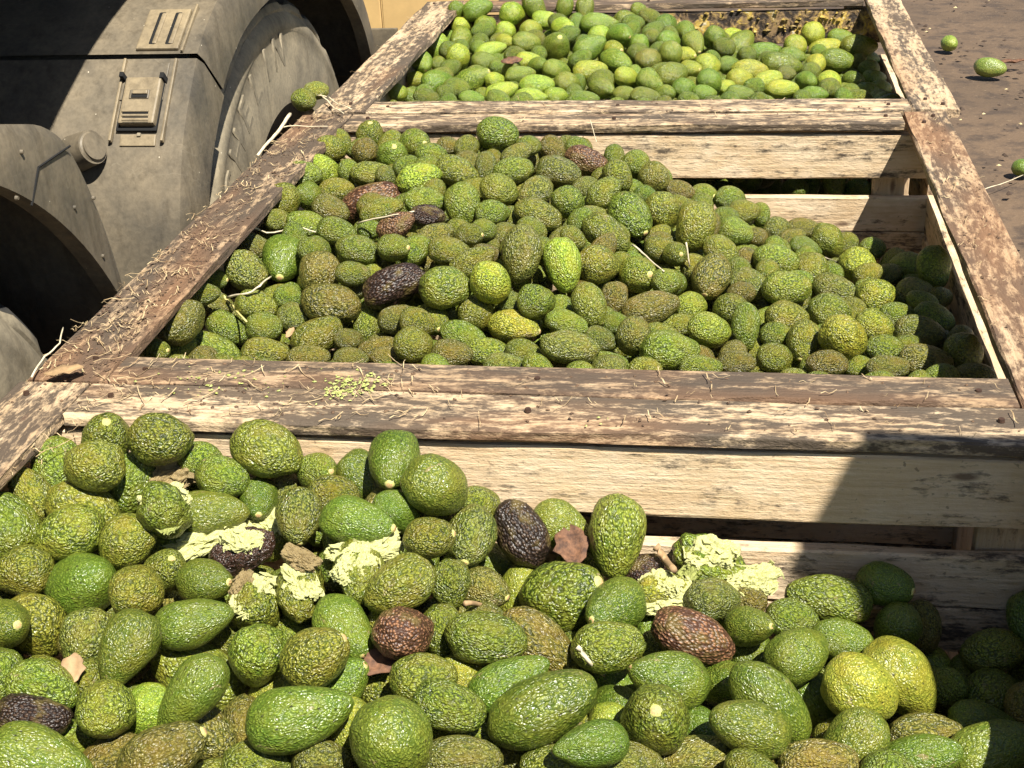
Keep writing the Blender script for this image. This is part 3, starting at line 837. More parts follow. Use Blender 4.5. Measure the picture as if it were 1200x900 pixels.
FILLDATA = """Fp -22 1133 778 -46 89 -2 52 76
Fo -3 490 855 -71 -64 30 44 63
Fp -721 989 855 10 -92 -37 51 71
Fp 74 666 852 86 50 -3 44 60
Fp 105 555 839 69 -73 6 53 69
Fo -7 688 862 85 -46 24 52 68
Fp -223 510 896 36 32 -88 48 59
Fo -669 1236 862 94 25 22 45 59
Fp -491 1043 802 -37 50 78 57 74
Fp -476 1161 833 -44 -81 -39 53 66
Fp -87 1215 737 17 37 91 57 81
Fo 291 599 817 93 -18 -31 49 59
Fo -29 1000 782 63 68 -38 49 62
Fp -266 526 882 -26 -96 -6 54 78
Fp 167 1059 750 58 75 30 53 75
Fo -416 626 886 93 23 30 45 61
Fp -5 1336 778 -73 -11 -67 46 62
Fp 88 1208 734 83 56 -1 50 72
Fp -588 605 902 -87 -19 -46 47 71
Fp 203 972 807 -55 65 53 49 62
Fp 288 852 811 -38 91 17 57 80
Fp -416 478 894 -94 -10 -32 45 62
Fp 116 801 846 39 89 22 50 67
Fp -541 383 891 85 50 -16 46 58
Fp -443 695 894 59 28 76 49 63
Fp -9 971 837 80 -57 16 53 65
Fp 372 1011 774 73 63 -28 44 56
Fp -61 1206 813 -8 -37 -93 48 60
Fp -72 1343 795 -57 -62 54 44 58
Fp -56 1016 739 85 38 36 49 62
Fp -179 360 886 57 82 10 46 57
Fp 160 296 842 -97 -22 11 45 64
Fp -556 1200 876 -78 -19 60 54 71
Fo 209 1135 720 94 35 -5 55 74
Fo -244 635 888 -42 -90 12 54 78
Fp 310 1318 641 -4 -100 0 53 75
Fp 179 571 844 -59 80 3 44 57
Fp 205 952 748 1 65 -76 51 64
Fp -563 683 898 -51 78 35 48 58
Fp -369 942 820 -56 44 71 50 63
Fo 35 1085 786 -42 87 24 55 79
Fo -516 551 890 -29 -45 -84 45 59
Fp -667 965 865 -87 -16 47 55 66
Fp -175 644 864 14 68 -72 52 71
Fp 46 347 859 32 -95 7 56 77
Fp -504 666 886 -7 -99 15 54 72
Fp -469 854 873 17 -92 -37 48 58
Fp -373 454 863 -24 96 14 52 75
Fp -204 1032 765 -100 -9 -2 48 65
Fp 371 519 817 -64 -57 51 44 58
Fp 24 448 866 -57 -82 -3 55 70
Fo -222 791 878 -62 -73 -27 54 72
Fo -629 592 858 32 -92 -21 47 60
Fp -534 676 849 47 -82 -33 50 70
Fp -323 531 893 -79 34 52 56 69
Fp -330 917 777 99 11 3 44 65
Fp 314 1249 674 87 46 18 54 69
Fp -812 624 889 -95 27 -13 46 55
Fp -377 1182 862 -59 -39 71 54 70
Fp 260 1291 707 84 -34 -42 48 59
Fp -141 606 846 -77 -15 -62 56 73
Fp -272 1323 794 40 91 12 43 56
Fp 181 427 848 -60 79 5 51 70
Fp -611 1250 866 41 -90 12 55 72
Fp -402 1315 890 -66 65 -37 48 66
Fp 59 1144 774 -75 -65 -10 55 81
Fp -195 504 846 -84 54 -3 44 59
Fp -393 1143 828 27 9 96 54 72
Fo -183 928 853 67 72 -17 50 62
Fo -671 1159 847 -71 -66 -22 49 69
Fp 166 1023 819 -40 -84 -36 56 71
Fp -815 523 897 -24 -88 41 48 59
Fp -389 1087 805 80 56 22 50 68
Fp 279 369 836 -54 -24 81 50 72
Fp -135 872 853 92 -36 15 56 80
Fp 81 593 800 56 -45 -69 50 72
Fp -498 1162 786 96 -28 -4 46 60
Fp 279 411 793 -28 91 30 45 65
Fo 84 1074 759 37 37 85 45 58
Fo -381 754 898 98 -18 -2 46 61
Fp -257 1025 794 56 -42 -71 52 78
Fp 138 580 763 -99 -6 -11 50 75
Fo 177 293 787 37 -61 70 46 58
Fo 23 1109 732 72 -65 -23 48 61
Fo -544 805 893 -56 -44 -70 56 79
Fp -711 490 897 60 78 -16 54 75
Fp 291 915 793 1 95 32 51 73
Fp -731 417 885 6 100 2 50 64
Fp -446 824 838 -72 67 -16 46 58
Fp -150 662 814 37 -93 -2 46 58
Fp -20 293 873 77 16 -61 44 63
Fp -684 970 817 -67 0 75 44 56
Fo 60 928 843 -94 24 -23 46 65
Fp -38 1074 771 -82 11 -56 48 63
Fp 300 317 831 87 45 21 56 83
Fp -767 1079 841 -35 -73 -59 53 65
Fp -217 1327 781 -47 -73 -50 52 70
Fo 181 897 822 -65 59 49 51 69
Fp -27 506 816 -57 54 -62 43 53
Fp -699 775 893 -7 99 -9 55 74
Fo -239 646 837 87 -50 6 47 66
Fp 366 1241 697 27 93 -26 52 76
Fp -651 535 885 -32 91 27 51 73
Fp 305 594 759 22 93 29 56 83
Fp 188 853 780 -92 33 22 50 66
Fp -601 486 889 67 -71 24 51 65
Fp -796 794 887 -61 44 -66 51 62
Fp 96 760 807 -99 1 -16 45 61
Fp 260 1338 619 58 -29 -76 50 64
Fp -524 594 877 -66 10 74 44 56
Fo 344 1209 650 22 -97 -12 51 72
Fp -475 1334 879 49 -86 11 45 61
Fp -743 686 889 -74 54 41 46 67
Fo 369 298 842 88 -37 30 52 74
Fo 107 934 816 -51 -52 68 47 56
Fp -707 806 842 -72 -43 54 44 64
Fp -418 1197 838 42 86 -29 48 72
Fo -472 731 872 -51 -83 -24 52 63
Fp -223 628 787 -13 46 -88 46 69
Fp -728 778 817 99 -1 -15 45 55
Fp 93 849 836 39 77 -51 46 68
Fp -39 436 865 13 -86 49 52 63
Fo 115 1175 696 -26 -94 -22 52 75
Fp -500 693 817 -97 2 -25 47 58
Fp 341 1097 771 -21 -86 -46 49 61
Fo -370 1051 770 -26 72 64 47 58
Fp 249 1011 795 -33 -35 88 53 67
Fp -487 293 887 -87 -20 -44 54 76
Fp 303 783 807 -24 -97 -8 46 63
Fp -502 554 844 -42 90 13 50 62
Fo -656 715 888 33 -44 -83 51 69
Fo -7 446 814 -45 -72 -52 50 70
Fp -139 995 790 -93 -3 36 55 72
Fp -187 460 812 -30 -90 32 54 79
Fo -499 305 825 12 -71 69 54 70
Fp -21 1053 732 -4 -100 -8 47 57
Fp 286 1036 746 67 58 47 51 68
Fo -785 698 867 -34 -93 -15 47 65
Fp -92 1155 742 77 -59 -24 51 75
Fp 37 556 854 94 -12 31 53 76
Fp 33 1292 743 100 -6 1 52 76
Fo -306 1034 845 92 38 6 46 65
Fo 232 1196 713 -92 -16 -35 56 83
Fp -74 559 867 -20 95 -26 54 68
Fp -64 613 832 22 85 -48 46 66
Fp -90 583 799 61 -68 41 50 67
Fp 160 1202 748 20 -90 -39 54 73
Fp -32 682 806 52 63 -57 49 65
Fp -433 766 852 -96 8 -27 56 78
Fp 319 775 754 96 -25 -13 56 70
Fo 303 510 823 71 70 -6 56 74
Fp -761 320 892 18 -86 47 45 62
Fo -799 539 844 53 64 56 57 74
Fp -436 747 808 -96 26 -7 49 67
Fp -789 1066 892 76 -65 5 50 70
Fp -719 314 869 -45 -82 35 55 71
Fp -640 711 827 56 -83 4 47 56
Fp 159 547 806 -99 -4 15 46 62
Fp -411 905 834 21 97 14 45 61
Fp -450 1034 762 39 86 34 44 54
Fp 43 989 842 -66 67 35 51 72
Fo -293 1212 839 -75 -19 64 53 79
Fp 31 1183 773 -81 -56 19 44 60
Fo 303 675 814 60 -75 -27 50 73
Fp -489 503 898 -54 -76 -36 49 61
Fp 298 353 772 -52 83 22 52 68
Fp 217 886 746 95 10 -31 46 59
Fp 272 854 755 -46 88 -14 55 76
Fo 50 470 808 17 72 -68 48 70
Fp 88 992 793 94 33 -12 47 69
Fp -548 932 826 -28 -93 -22 54 67
Fp 164 1266 755 4 -62 -79 56 81
Fp -698 871 888 -20 -90 -40 49 70
Fp -28 1142 731 2 98 -18 49 65
Fp -708 516 846 100 6 -6 52 77
Fp -468 928 852 -49 -75 45 44 55
Fp -546 1204 813 81 -51 -29 47 62
Fp -88 488 864 -95 -13 29 47 65
Fo -775 569 890 -23 96 15 47 69
Fp -753 1205 872 84 -40 -37 53 67
Fp -371 1348 863 96 14 26 52 69
Fp -16 743 853 -48 -67 57 53 70
Fp -295 1164 844 82 57 -2 46 62
Fo -114 901 813 -92 33 -20 51 69
Fp 103 870 785 36 88 -30 45 66
Fp 359 1005 725 -54 54 -65 44 63
Fp -680 1349 899 -36 58 -73 50 63
Fo -224 1153 814 -47 21 -86 44 64
Fp -564 1262 883 82 -52 -24 44 56
Fp -137 1055 779 66 -55 51 53 71
Fp -67 750 835 -45 89 10 56 71
Fp 286 708 773 57 -80 -19 52 78
Fo 232 403 827 26 -36 90 56 75
Fp 21 571 804 -64 -61 47 45 60
Fo -548 870 877 -56 -80 -22 48 59
Fp -232 746 840 -23 72 -65 55 76
Fp -541 1091 799 84 -54 2 53 77
Fp -450 295 845 7 -89 -44 46 68
Fp -361 1020 824 -77 61 -21 53 70
Fp -820 914 898 2 88 -48 47 60
Fp -175 335 834 -17 98 13 48 66
Fp -767 313 843 -94 -26 21 49 59
Fo 231 671 828 87 43 -22 55 76
Fp 229 493 844 -59 81 -5 48 69
Fp 165 1187 691 -1 -89 -45 46 58
Fp -529 422 867 5 -69 -72 49 66
Fp -498 474 853 -32 -85 42 56 73
Fo -368 709 874 15 98 -15 47 68
Fp 2 563 767 28 95 -13 46 59
Fp -298 1100 823 51 86 3 45 63
Fo -624 1103 856 64 38 67 54 66
Fp 47 501 840 -34 24 -91 51 69
Fp -537 1003 825 -43 -50 -75 56 75
Fo -821 1213 873 -15 -99 -3 45 57
Fp -470 1294 839 66 75 10 52 75
Fo -310 749 894 100 -3 -5 48 60
Fp 176 491 840 -1 98 19 56 67
Fp -706 698 848 36 -74 -57 46 67
Fp -707 1073 842 97 -20 -14 48 68
Fp -141 970 743 84 20 -51 48 60
Fp -686 653 893 -88 44 -20 52 68
Fp -704 1044 796 67 17 -72 56 79
Fp 364 1342 715 -31 -70 -64 50 66
Fp -193 818 837 -93 17 -32 55 69
Fo -648 1295 920 6 -19 98 56 84
Fp -580 407 858 62 -78 -4 54 69
Fp 77 1145 724 7 -98 17 43 64
Fp -73 822 852 9 -73 68 54 71
Fp -620 322 897 95 17 -25 56 83
Fo -89 654 876 -69 67 -27 55 75
Fp -671 851 838 70 38 -60 51 62
Fp -409 941 795 64 -77 6 49 59
Fp 343 382 830 93 -13 36 52 66
Fp -623 629 814 -46 88 -9 46 69
Fp 51 364 801 -5 -85 -53 48 63
Fp 176 509 782 56 60 -58 54 81
Fp -549 357 825 7 98 19 52 76
Fo 373 926 792 -96 -14 -23 45 56
Fp -329 1208 905 -12 -99 -1 48 63
Fp -585 773 830 -78 -48 -40 56 78
Fo -158 578 805 -99 -12 4 45 65
Fp 177 1313 732 13 99 -4 45 56
Fp -665 630 851 79 54 29 45 57
Fo -788 1310 894 -9 99 -7 46 60
Fo -293 950 826 95 15 -29 49 63
Fo -207 717 887 47 88 8 53 76
Fp 146 728 845 -62 -78 -2 49 71
Fo 100 362 849 34 -94 -6 51 76
Fp -405 1296 840 -34 44 -83 48 66
Fp -669 592 811 -54 73 43 46 59
Fp -2 318 818 -85 29 -44 57 75
Fp 84 363 757 -68 73 -7 56 75
Fp -322 789 866 77 63 13 46 58
Fp -631 1351 905 14 -2 99 43 60
Fp -96 745 786 -29 -89 34 53 79
Fp 359 337 803 -57 53 63 44 55
Fp -126 708 872 4 -12 -99 54 72
Fp -428 549 891 40 56 -72 45 61
Fo -14 781 803 -27 91 -31 50 65
Fp -557 645 804 32 94 -15 54 78
Fp -380 861 896 -62 -47 -63 56 70
Fo -789 868 909 -97 -23 -1 45 63
Fp -604 569 823 -53 -72 -44 45 57
Fo 31 1195 721 45 47 76 51 62
Fo -744 856 856 90 24 37 45 66
Fo -426 553 838 56 46 -69 47 56
Fp 144 845 815 -18 -98 4 50 68
Fo 364 888 764 60 75 -27 50 73
Fp 224 546 823 87 50 2 51 66
Fp -393 449 808 -81 -46 -38 48 67
Fp -701 289 827 83 -33 44 55 70
Fo -447 617 845 85 -52 -9 46 64
Fp -726 915 853 -66 68 -32 57 73
Fo -46 483 785 6 98 -17 47 58
Fp -130 1258 815 17 -98 11 48 61
Fp -523 824 833 -33 -88 34 55 82
Fp -426 1277 907 -39 84 37 48 62
Fp -644 1068 811 -79 50 -36 48 71
Fp -387 391 892 27 -76 60 46 66
Fp 352 596 818 -86 2 51 55 75
Fp 280 904 724 -73 59 -34 49 68
Fp -284 325 896 5 90 -44 53 67
Fp -459 922 804 67 -62 40 47 57
Fp -321 814 831 -88 -47 -5 47 59
Fp 48 767 851 31 77 56 50 65
Fp -645 349 861 80 54 25 47 58
Fp -265 553 833 89 32 33 56 67
Fp -377 341 874 26 -91 33 47 65
Fp 195 1020 770 -44 -88 -19 53 78
Fp -581 1018 859 24 89 -38 46 63
Fp -387 786 822 -76 52 -39 51 64
Fp 258 389 747 -52 84 -15 54 65
Fp -766 811 832 54 82 -16 46 62
Fp -370 1225 890 -32 -85 -42 45 57
Fp -235 923 823 50 -86 0 55 75
Fp -351 675 831 90 -39 17 52 77
Fo 134 708 798 -31 -95 -9 55 72
Fo -130 552 878 -48 -86 -17 49 64
Fp -604 338 816 -25 4 97 56 82
Fp -669 419 887 -55 -40 -74 49 71
Fp -470 571 884 -95 -28 -15 45 57
Fp 101 1324 779 96 -14 -22 48 59
Fp -746 650 851 -65 74 -15 51 65
Fp 322 398 758 -84 51 18 51 68
Fp -585 730 870 -51 77 -39 56 73
Fp 209 755 831 -86 -37 -34 54 66
Fp -200 586 880 88 42 -20 46 63
Fp -523 1297 884 -48 86 15 46 55
Fo 356 955 748 44 18 -88 51 71
Fp -417 1220 901 37 -93 -4 46 60
Fp -476 846 789 77 64 -3 49 68
Fp -401 345 820 -69 6 72 55 73
Fp -53 710 763 -75 -65 -9 53 72
Fp 208 294 754 39 -92 7 43 60
Fp -61 370 875 -93 36 -9 51 73
Fp 150 602 824 89 20 -41 45 64
Fo -333 889 882 -81 58 13 53 74
Fo -306 581 871 17 -75 -64 57 83
Fp -309 580 813 -51 -81 28 54 67
Fp 173 346 849 -88 47 7 50 66
Fp -751 1322 860 -88 -16 46 47 61
Fp -436 650 813 49 -73 -47 43 53
Fp -583 1292 842 70 -60 39 46 66
Fp -293 1281 864 21 -84 50 49 68
Fp -110 523 826 -36 -82 -44 53 71
Fp -292 973 775 -95 -29 6 53 75
Fp 348 512 770 99 16 -4 49 63
Fp -74 1276 762 -19 -96 -20 49 71
Fp -38 373 827 -83 55 14 44 54
Fp 183 725 768 -86 -51 7 46 66
Fp -246 1283 768 -77 63 10 47 70
Fo 320 275 804 -88 47 9 47 61
Fo -508 999 770 -77 63 -10 48 68
Fp 261 765 793 2 -94 34 47 60
Fo -397 997 866 90 42 12 56 73
Fp -197 1244 787 88 -42 21 53 65
Fp -621 965 814 -39 -29 -88 54 78
Fp -168 1295 794 36 -93 -10 54 71
Fp -236 349 892 -41 79 45 52 77
Fp 346 472 733 -40 -91 14 53 73
Fo -783 943 865 84 55 -1 49 71
Fo -269 1229 783 -28 93 23 55 75
Fp 212 575 780 -97 -20 -14 53 67
Fp -725 1253 877 -22 98 0 50 73
Fp -177 947 801 -41 85 33 54 80
Fp -460 580 803 -28 76 -59 54 73
Fp -37 1204 773 -76 59 -29 47 71
Fp -419 827 895 86 -23 46 45 59
Fp -796 466 895 -95 2 -32 47 59
Fp 128 959 771 95 15 26 54 71
Fp -743 1173 831 -70 69 18 44 58
Fo -426 342 892 8 97 22 56 83
Fp -310 373 875 -90 42 7 50 62
Fp 334 1169 718 -18 85 49 53 67
Fp 56 1031 758 20 -95 23 48 59
Fp 322 746 709 20 -63 75 54 76
Fp 360 659 795 49 58 -65 44 57
Fp 233 1255 681 78 62 -9 53 73
Fp 53 1248 714 -14 -98 -17 52 65
Fp -115 635 779 59 75 30 54 75
Fp -389 581 800 92 24 31 55 79
Fp -525 1269 826 65 -11 -75 56 74
Fo -821 371 888 17 -98 5 49 64
Fo 189 672 779 -95 32 1 54 65
Fp -126 747 832 -82 -39 43 46 60
Fp -338 504 843 98 -17 8 51 73
Fp -203 437 897 -2 -95 31 45 67
Fp 372 1289 753 -3 96 -28 50 70
Fp -769 1006 904 72 59 -37 44 64
Fo 329 450 832 -38 -92 13 52 62
Fp -785 624 840 -93 37 3 48 58
Fp -678 577 862 -93 23 -28 45 56
Fp 361 913 713 8 -94 34 45 65
Fp -437 443 859 46 56 -69 56 71
Fp -333 904 826 69 72 -8 50 66
Fp -437 1252 865 98 0 -22 52 65
Fp 163 674 833 55 -84 -1 48 65
Fp -791 733 829 61 -78 13 49 65
Fp 78 412 818 -93 36 8 44 55
Fp -158 1349 829 90 -6 44 53 72
Fo 200 1308 674 36 -15 -92 53 69
Fp -281 708 881 100 -6 -1 49 63
Fp -472 1201 879 -58 75 -32 56 79
Fp -750 408 837 -62 -78 4 54 68
Fo -79 315 859 95 26 17 53 71
Fp -815 840 845 18 -98 8 46 68
Fp -85 1091 727 -66 20 -72 50 63
Fo -718 1099 792 29 -77 56 53 70
Fp -609 1012 794 -83 6 -55 52 71
Fo 94 1320 732 -30 95 6 49 64
Fo 337 825 737 15 -93 -35 52 74
Fp 82 1001 734 52 77 36 45 56
Fo -223 295 868 63 -65 42 45 55
Fp -356 649 891 51 77 -38 56 76
Fp -583 450 820 -24 -85 -47 49 65
Fp 249 346 790 -26 -95 -16 48 64
Fp -611 851 862 -44 90 2 52 74
Fo -135 1082 723 3 39 92 56 83
Fp 123 1094 719 -96 20 -18 54 78
Fo 261 517 796 24 -79 -56 45 64
Fp 59 656 798 -15 -92 -36 56 75
Fp -805 1311 844 -43 88 19 56 69
Fp -93 375 827 -8 -97 22 53 64
Fp 367 687 738 9 80 -59 49 70
Fo -116 342 796 51 80 -32 48 71
Fp -233 301 818 27 -96 7 45 57
Fp -151 821 795 97 23 -9 49 63
Fp -529 440 804 44 0 -90 55 75
Fo 21 278 783 -99 -1 17 55 66
Fp -80 929 776 -43 56 -71 49 66
Fp -353 540 814 4 -82 -56 46 65
Fp -194 1135 769 75 -36 -55 48 66
Fp -809 1050 838 -14 77 62 48 65
Fp -695 1326 853 26 -92 30 51 77
Fp 260 1150 685 47 -87 16 49 72
Fp -604 667 890 -40 79 -47 45 64
Fp -151 512 777 95 2 -33 55 75
Fp 21 973 786 -98 1 21 52 71
Fp 308 1006 705 13 -95 27 44 64
Fp 265 975 753 -87 -42 25 56 72
Fp 38 873 855 -28 76 -59 52 74
Fp 200 1087 684 -67 -74 -1 45 62
Fp 51 284 852 71 69 9 50 63
Fp -61 391 779 -99 -8 10 46 64
Fp -123 773 875 -95 14 28 52 73
Fp -573 285 894 -89 -28 -37 55 82
Fp -324 720 848 21 53 -82 45 54
Fp 327 913 753 31 -81 -50 45 55
Fo -783 485 856 77 -63 7 47 64
Fp -562 887 784 37 -80 -48 47 61
Fp -14 585 857 -42 -91 -1 47 70
Fp -126 361 876 67 -73 10 47 65
Fp -705 577 903 72 67 -15 46 64
Fp 300 439 741 93 -35 5 44 56
Fp -208 780 795 13 -99 1 51 76
Fp -125 1294 760 -62 -78 -8 51 65
Fo 66 934 764 96 -7 28 54 68
Fo -563 716 810 95 -5 -32 56 71
Fp -780 436 806 58 56 60 52 71
Fo 288 523 753 70 -64 31 48 69
Fo -239 543 795 -27 92 -27 47 58
Fp -135 423 862 -89 -44 13 56 68
Fp -688 333 811 -91 3 -42 44 63
Fo 318 1081 718 -6 -81 -58 54 72
Fp -572 1337 898 25 95 18 56 75
Fp -815 326 853 -3 45 -89 48 64
Fo -29 521 877 -70 -22 -68 53 66
Fo 20 822 842 -42 88 21 51 71
Fp -277 464 868 -92 -38 11 48 71
Fp 138 1131 774 -87 50 -4 53 67
Fp -407 690 807 -60 70 38 49 62
Fp -93 846 795 -58 79 -20 54 73
Fp -428 892 778 -90 1 -43 53 70
Fp 136 1269 697 -58 -15 -80 53 67
Fp -166 1075 833 -69 69 -21 49 62
Fp -280 499 809 95 32 -5 56 71
Fp -24 621 789 -95 23 -20 56 73
Fo 69 835 766 34 -93 17 44 61
Fp -426 306 805 -27 87 41 45 58
Fo -288 324 846 19 97 -12 53 74
Fo -767 1353 913 -99 12 10 51 71
Fp -360 737 819 71 13 -69 46 63
Fp -507 359 868 -53 -59 61 54 69
Fp -451 1144 770 57 52 63 49 58
Fo 119 306 816 96 20 -17 49 63
Fo -371 395 837 -80 53 -26 56 79
Fp 117 490 837 31 -79 -53 45 54
Fp -243 894 868 -49 87 4 54 65
Fp -729 498 801 -84 -50 21 45 60
Fp 242 1043 711 -52 62 -59 43 56
Fp 15 995 740 -96 28 -2 46 56
Fo -608 1162 868 65 -10 76 54 68
Fp -629 912 826 -96 -17 -20 52 70
Fp -520 721 905 69 71 15 54 73
Fp -446 1080 779 99 3 -12 49 74
Fp -702 1160 792 -74 -64 22 49 71
Fp 352 312 754 -15 75 -65 47 61
Fp -148 706 787 98 -5 -18 53 71
Fp -750 817 892 -81 29 51 46 68
Fo 361 1331 659 5 91 -41 55 73
Fp -529 1343 858 0 -100 8 43 62
Fp -351 842 800 -73 18 66 56 76
Fo -28 823 759 -48 84 27 55 67
Fp 192 673 731 -48 83 30 44 62
Fp 239 689 767 41 90 15 45 55
Fp 109 1270 764 -97 -15 21 47 59
Fo -574 953 792 51 85 15 47 64
Fp -629 1208 827 29 95 -3 46 67
Fp -48 903 841 86 -49 14 46 68
Fp 285 707 718 -100 7 -6 47 57
Fp -726 880 819 -96 20 -21 44 54
Fp -143 1236 768 28 66 -70 48 64
Fp 251 1264 749 -87 39 -31 46 67
Fp -410 285 872 77 63 -4 52 69
Fo -783 1246 846 -15 -97 19 45 62
Fp 110 661 761 -93 -36 -3 55 66
Fp -655 1023 847 -28 -94 21 50 64
Fo 52 555 762 -34 93 -15 50 66
Fp -237 867 819 100 -9 3 49 64
Fp 5 645 830 51 74 -43 50 66
Fp -498 640 805 -38 33 86 47 62
Fp -766 293 803 -97 26 0 46 59
Fp 45 769 792 -3 -100 -8 49 60
Fp -191 1281 748 -16 56 81 48 59
Fo -813 404 834 10 -61 -78 57 79
Fp -476 531 796 75 -66 10 44 58
Fp 244 1072 762 -70 -72 5 54 66
Fo -597 781 889 85 -53 -1 45 66
Fp -138 426 810 64 -57 51 49 61
Fo -340 1325 922 -87 42 28 55 72
Fp -226 471 843 1 31 95 45 57
Fp -150 884 781 -18 -88 -43 44 54
Fp -339 338 828 -77 39 51 50 72
Fp 119 480 763 -48 -26 -84 51 70
Fp -281 408 898 29 78 -55 54 68
Fo -225 357 836 63 74 -22 51 71
Fo -449 993 808 -98 -18 6 44 65
Fp 307 1173 671 -75 -37 55 49 63
Fp -702 422 819 11 -99 -8 46 62
Fp -326 1116 798 -64 11 76 48 68
Fp 206 365 763 52 -74 43 53 65
Fo 218 587 734 -46 -89 4 52 63
Fo -780 1010 857 -95 30 -8 45 58
Fp -551 1140 830 81 -58 2 52 71
Fp 120 753 765 52 -84 -14 46 64
Fp -649 446 851 -27 -92 -29 46 62
Fp 231 788 747 18 -58 79 53 72
Fp 156 843 741 24 -76 60 52 69
Fp 5 923 806 87 43 23 52 78
Fo 276 463 788 -29 49 82 47 70
Fp 242 480 753 -35 -92 20 47 67
Fp -641 1135 806 -1 97 -25 52 71
Fo 172 388 810 86 -46 21 48 69
Fp 325 949 706 -42 -76 50 52 77
Fp -217 1068 809 -99 10 -12 46 66
Fp -269 402 847 5 -99 16 44 55
Fp 353 712 806 -94 25 -24 43 60
Fo -686 715 806 -20 97 17 43 61
Fp -286 402 804 92 -10 38 45 60
Fp -568 495 857 -84 -35 -42 47 58
Fp 118 891 736 13 75 -65 47 68
Fo -592 362 872 90 -10 42 45 56
Fp 327 551 718 21 -62 -75 47 60
Fp 314 1267 622 84 53 -13 46 61
Fp -664 381 819 23 -89 39 50 69
Fp 149 335 766 -53 -85 -5 55 79
Fp 365 817 788 31 -95 -7 44 54
Fp 46 719 814 -8 52 85 44 60
Fo -381 1292 935 -38 -89 -26 45 54
Fp -453 410 814 6 -99 -9 52 68
Fp -2 1248 780 -30 93 -22 45 54
Fp -10 888 765 -100 -1 -1 50 70
Fp 201 431 778 -37 -64 -67 50 70
Fp -497 368 813 35 -88 31 44 64
Fo 320 1116 669 -58 -68 46 48 62
Fp 37 868 801 39 87 31 56 71
Fp -43 1260 726 -99 14 -4 48 67
Fo -32 761 757 85 -19 -50 44 60
Fp -424 504 850 -68 -62 38 44 55
Fp -717 596 834 -62 59 51 45 64
Fp -579 620 853 -97 3 25 44 64
Fp -350 1242 841 -64 72 -27 51 63
Fp -630 808 843 -71 70 -7 43 56
Fp 159 443 797 44 -22 87 45 60
Fp -215 934 770 56 -83 7 50 63
Fp 28 436 776 -48 84 25 55 77
Fp -231 418 819 34 -84 -42 53 74
Fp -275 1139 783 -50 -86 -10 56 68
Fp 264 281 792 -96 23 19 51 61
Fp -467 401 899 -62 -64 45 47 58
Fo -331 1336 836 -43 -85 -30 48 58
Fo 232 827 808 86 49 -12 52 67
Fp -731 971 794 -44 90 8 55 70
Fo -461 360 841 -34 -78 52 45 54
Fp 227 297 835 -85 -52 -8 48 65
Fp 61 691 753 5 100 8 50 66
Fp -195 398 869 96 -6 -29 45 56
Fp -321 1067 787 -91 41 1 47 59
Fp 185 772 734 28 89 37 47 65
Fp -183 551 857 76 -8 64 53 66
Fp -417 508 803 11 99 1 48 68
Fp -288 649 808 45 -88 12 57 73
Fp -340 442 821 -49 -83 -25 45 61
Fp 181 786 784 64 -73 26 51 67
Fo -221 1111 811 -98 2 20 46 60
Fp 125 642 845 81 17 -56 47 65
Fo -559 287 844 -40 80 45 50 61
Fp -293 831 886 93 -35 9 56 67
Fp -642 759 871 -69 61 39 55 69
Fp -660 827 905 -86 16 49 51 69
Fo -564 546 897 61 -72 33 56 80
Fp -575 1057 820 96 -10 25 46 65
Fp -180 1209 754 -27 94 19 48 58
Fp 253 641 738 95 -27 16 56 72
Fp -733 944 905 47 -88 6 52 70
Fp 118 441 840 64 -37 67 46 68
Fo 99 546 789 73 67 10 43 60
Fp -793 981 820 68 66 -32 56 78
Fp -808 573 812 99 17 1 47 61
Fo -633 468 804 -8 -48 -87 50 63
Fp -492 760 828 29 60 75 51 73
Fp -94 670 828 -89 -46 8 56 74
Fo 367 804 699 -61 72 -34 47 59
Fp 287 808 721 -56 -83 8 44 65
Fo -159 279 880 -25 -16 -96 45 56
Fo -296 887 843 41 90 14 45 67
Fo -23 1320 728 -74 -66 10 50 64
Fp -368 565 877 39 -88 -27 46 69
Fo -161 1160 741 -48 35 80 51 64
Fp -349 294 888 32 92 -23 49 64
Fo 240 960 713 -37 -93 -2 43 59
Fp -799 336 802 100 5 7 49 61
Fo 375 447 804 -8 96 28 51 71
Fp -803 901 828 -70 -69 20 43 53
Fo -489 1345 828 -1 100 -6 44 64
Fp 265 1244 639 -57 74 -37 45 58
Fo -85 1345 741 -98 -1 -20 54 75
Fp 135 405 763 -74 -62 -25 49 63
Fp -170 377 791 -86 40 -31 54 79
Fp -14 866 818 -46 81 -35 45 66
Fp 167 981 727 62 77 16 47 69
Fp -49 545 784 60 -76 24 47 65
Fp -364 492 895 -90 44 -7 47 60
Fp -753 366 803 -33 79 -51 48 68
Fo -247 1174 859 -5 -98 -18 51 73
Fo -251 724 791 89 45 -1 57 81
Fp -536 592 825 94 33 9 50 65
Fp -803 1193 832 17 -88 -45 44 61
Fp -291 289 804 98 -4 -17 44 61
Fp -109 281 815 83 44 34 54 68
Fo -634 852 802 -93 -9 -35 45 55
Fp -258 898 775 -99 -15 -3 48 70
Fp -804 747 900 93 -37 7 47 65
Fp 372 626 759 37 -48 80 47 67
Fp -200 983 749 46 89 -1 47 60
Fp 64 759 756 -68 -73 -5 43 61
Fp 18 628 757 -59 -80 -5 43 61
Fp 157 622 783 78 -53 -33 45 62
Fp -804 1164 882 -9 -83 55 46 61
Fp 142 1347 714 96 -2 -29 54 75
Fp -307 1338 884 52 -85 -9 48 71
Fp -458 1215 811 -71 70 -9 44 57
Fp -352 288 835 -51 57 65 57 81
Fp 364 769 810 -40 15 -90 45 59
Fp -597 518 822 -79 -54 -29 54 75
Fo -698 759 845 -90 -38 22 44 63
Fp -183 716 841 -87 -48 -11 49 71
Fp 258 755 720 88 -23 41 47 66
Fo 267 1098 716 -61 58 54 45 57
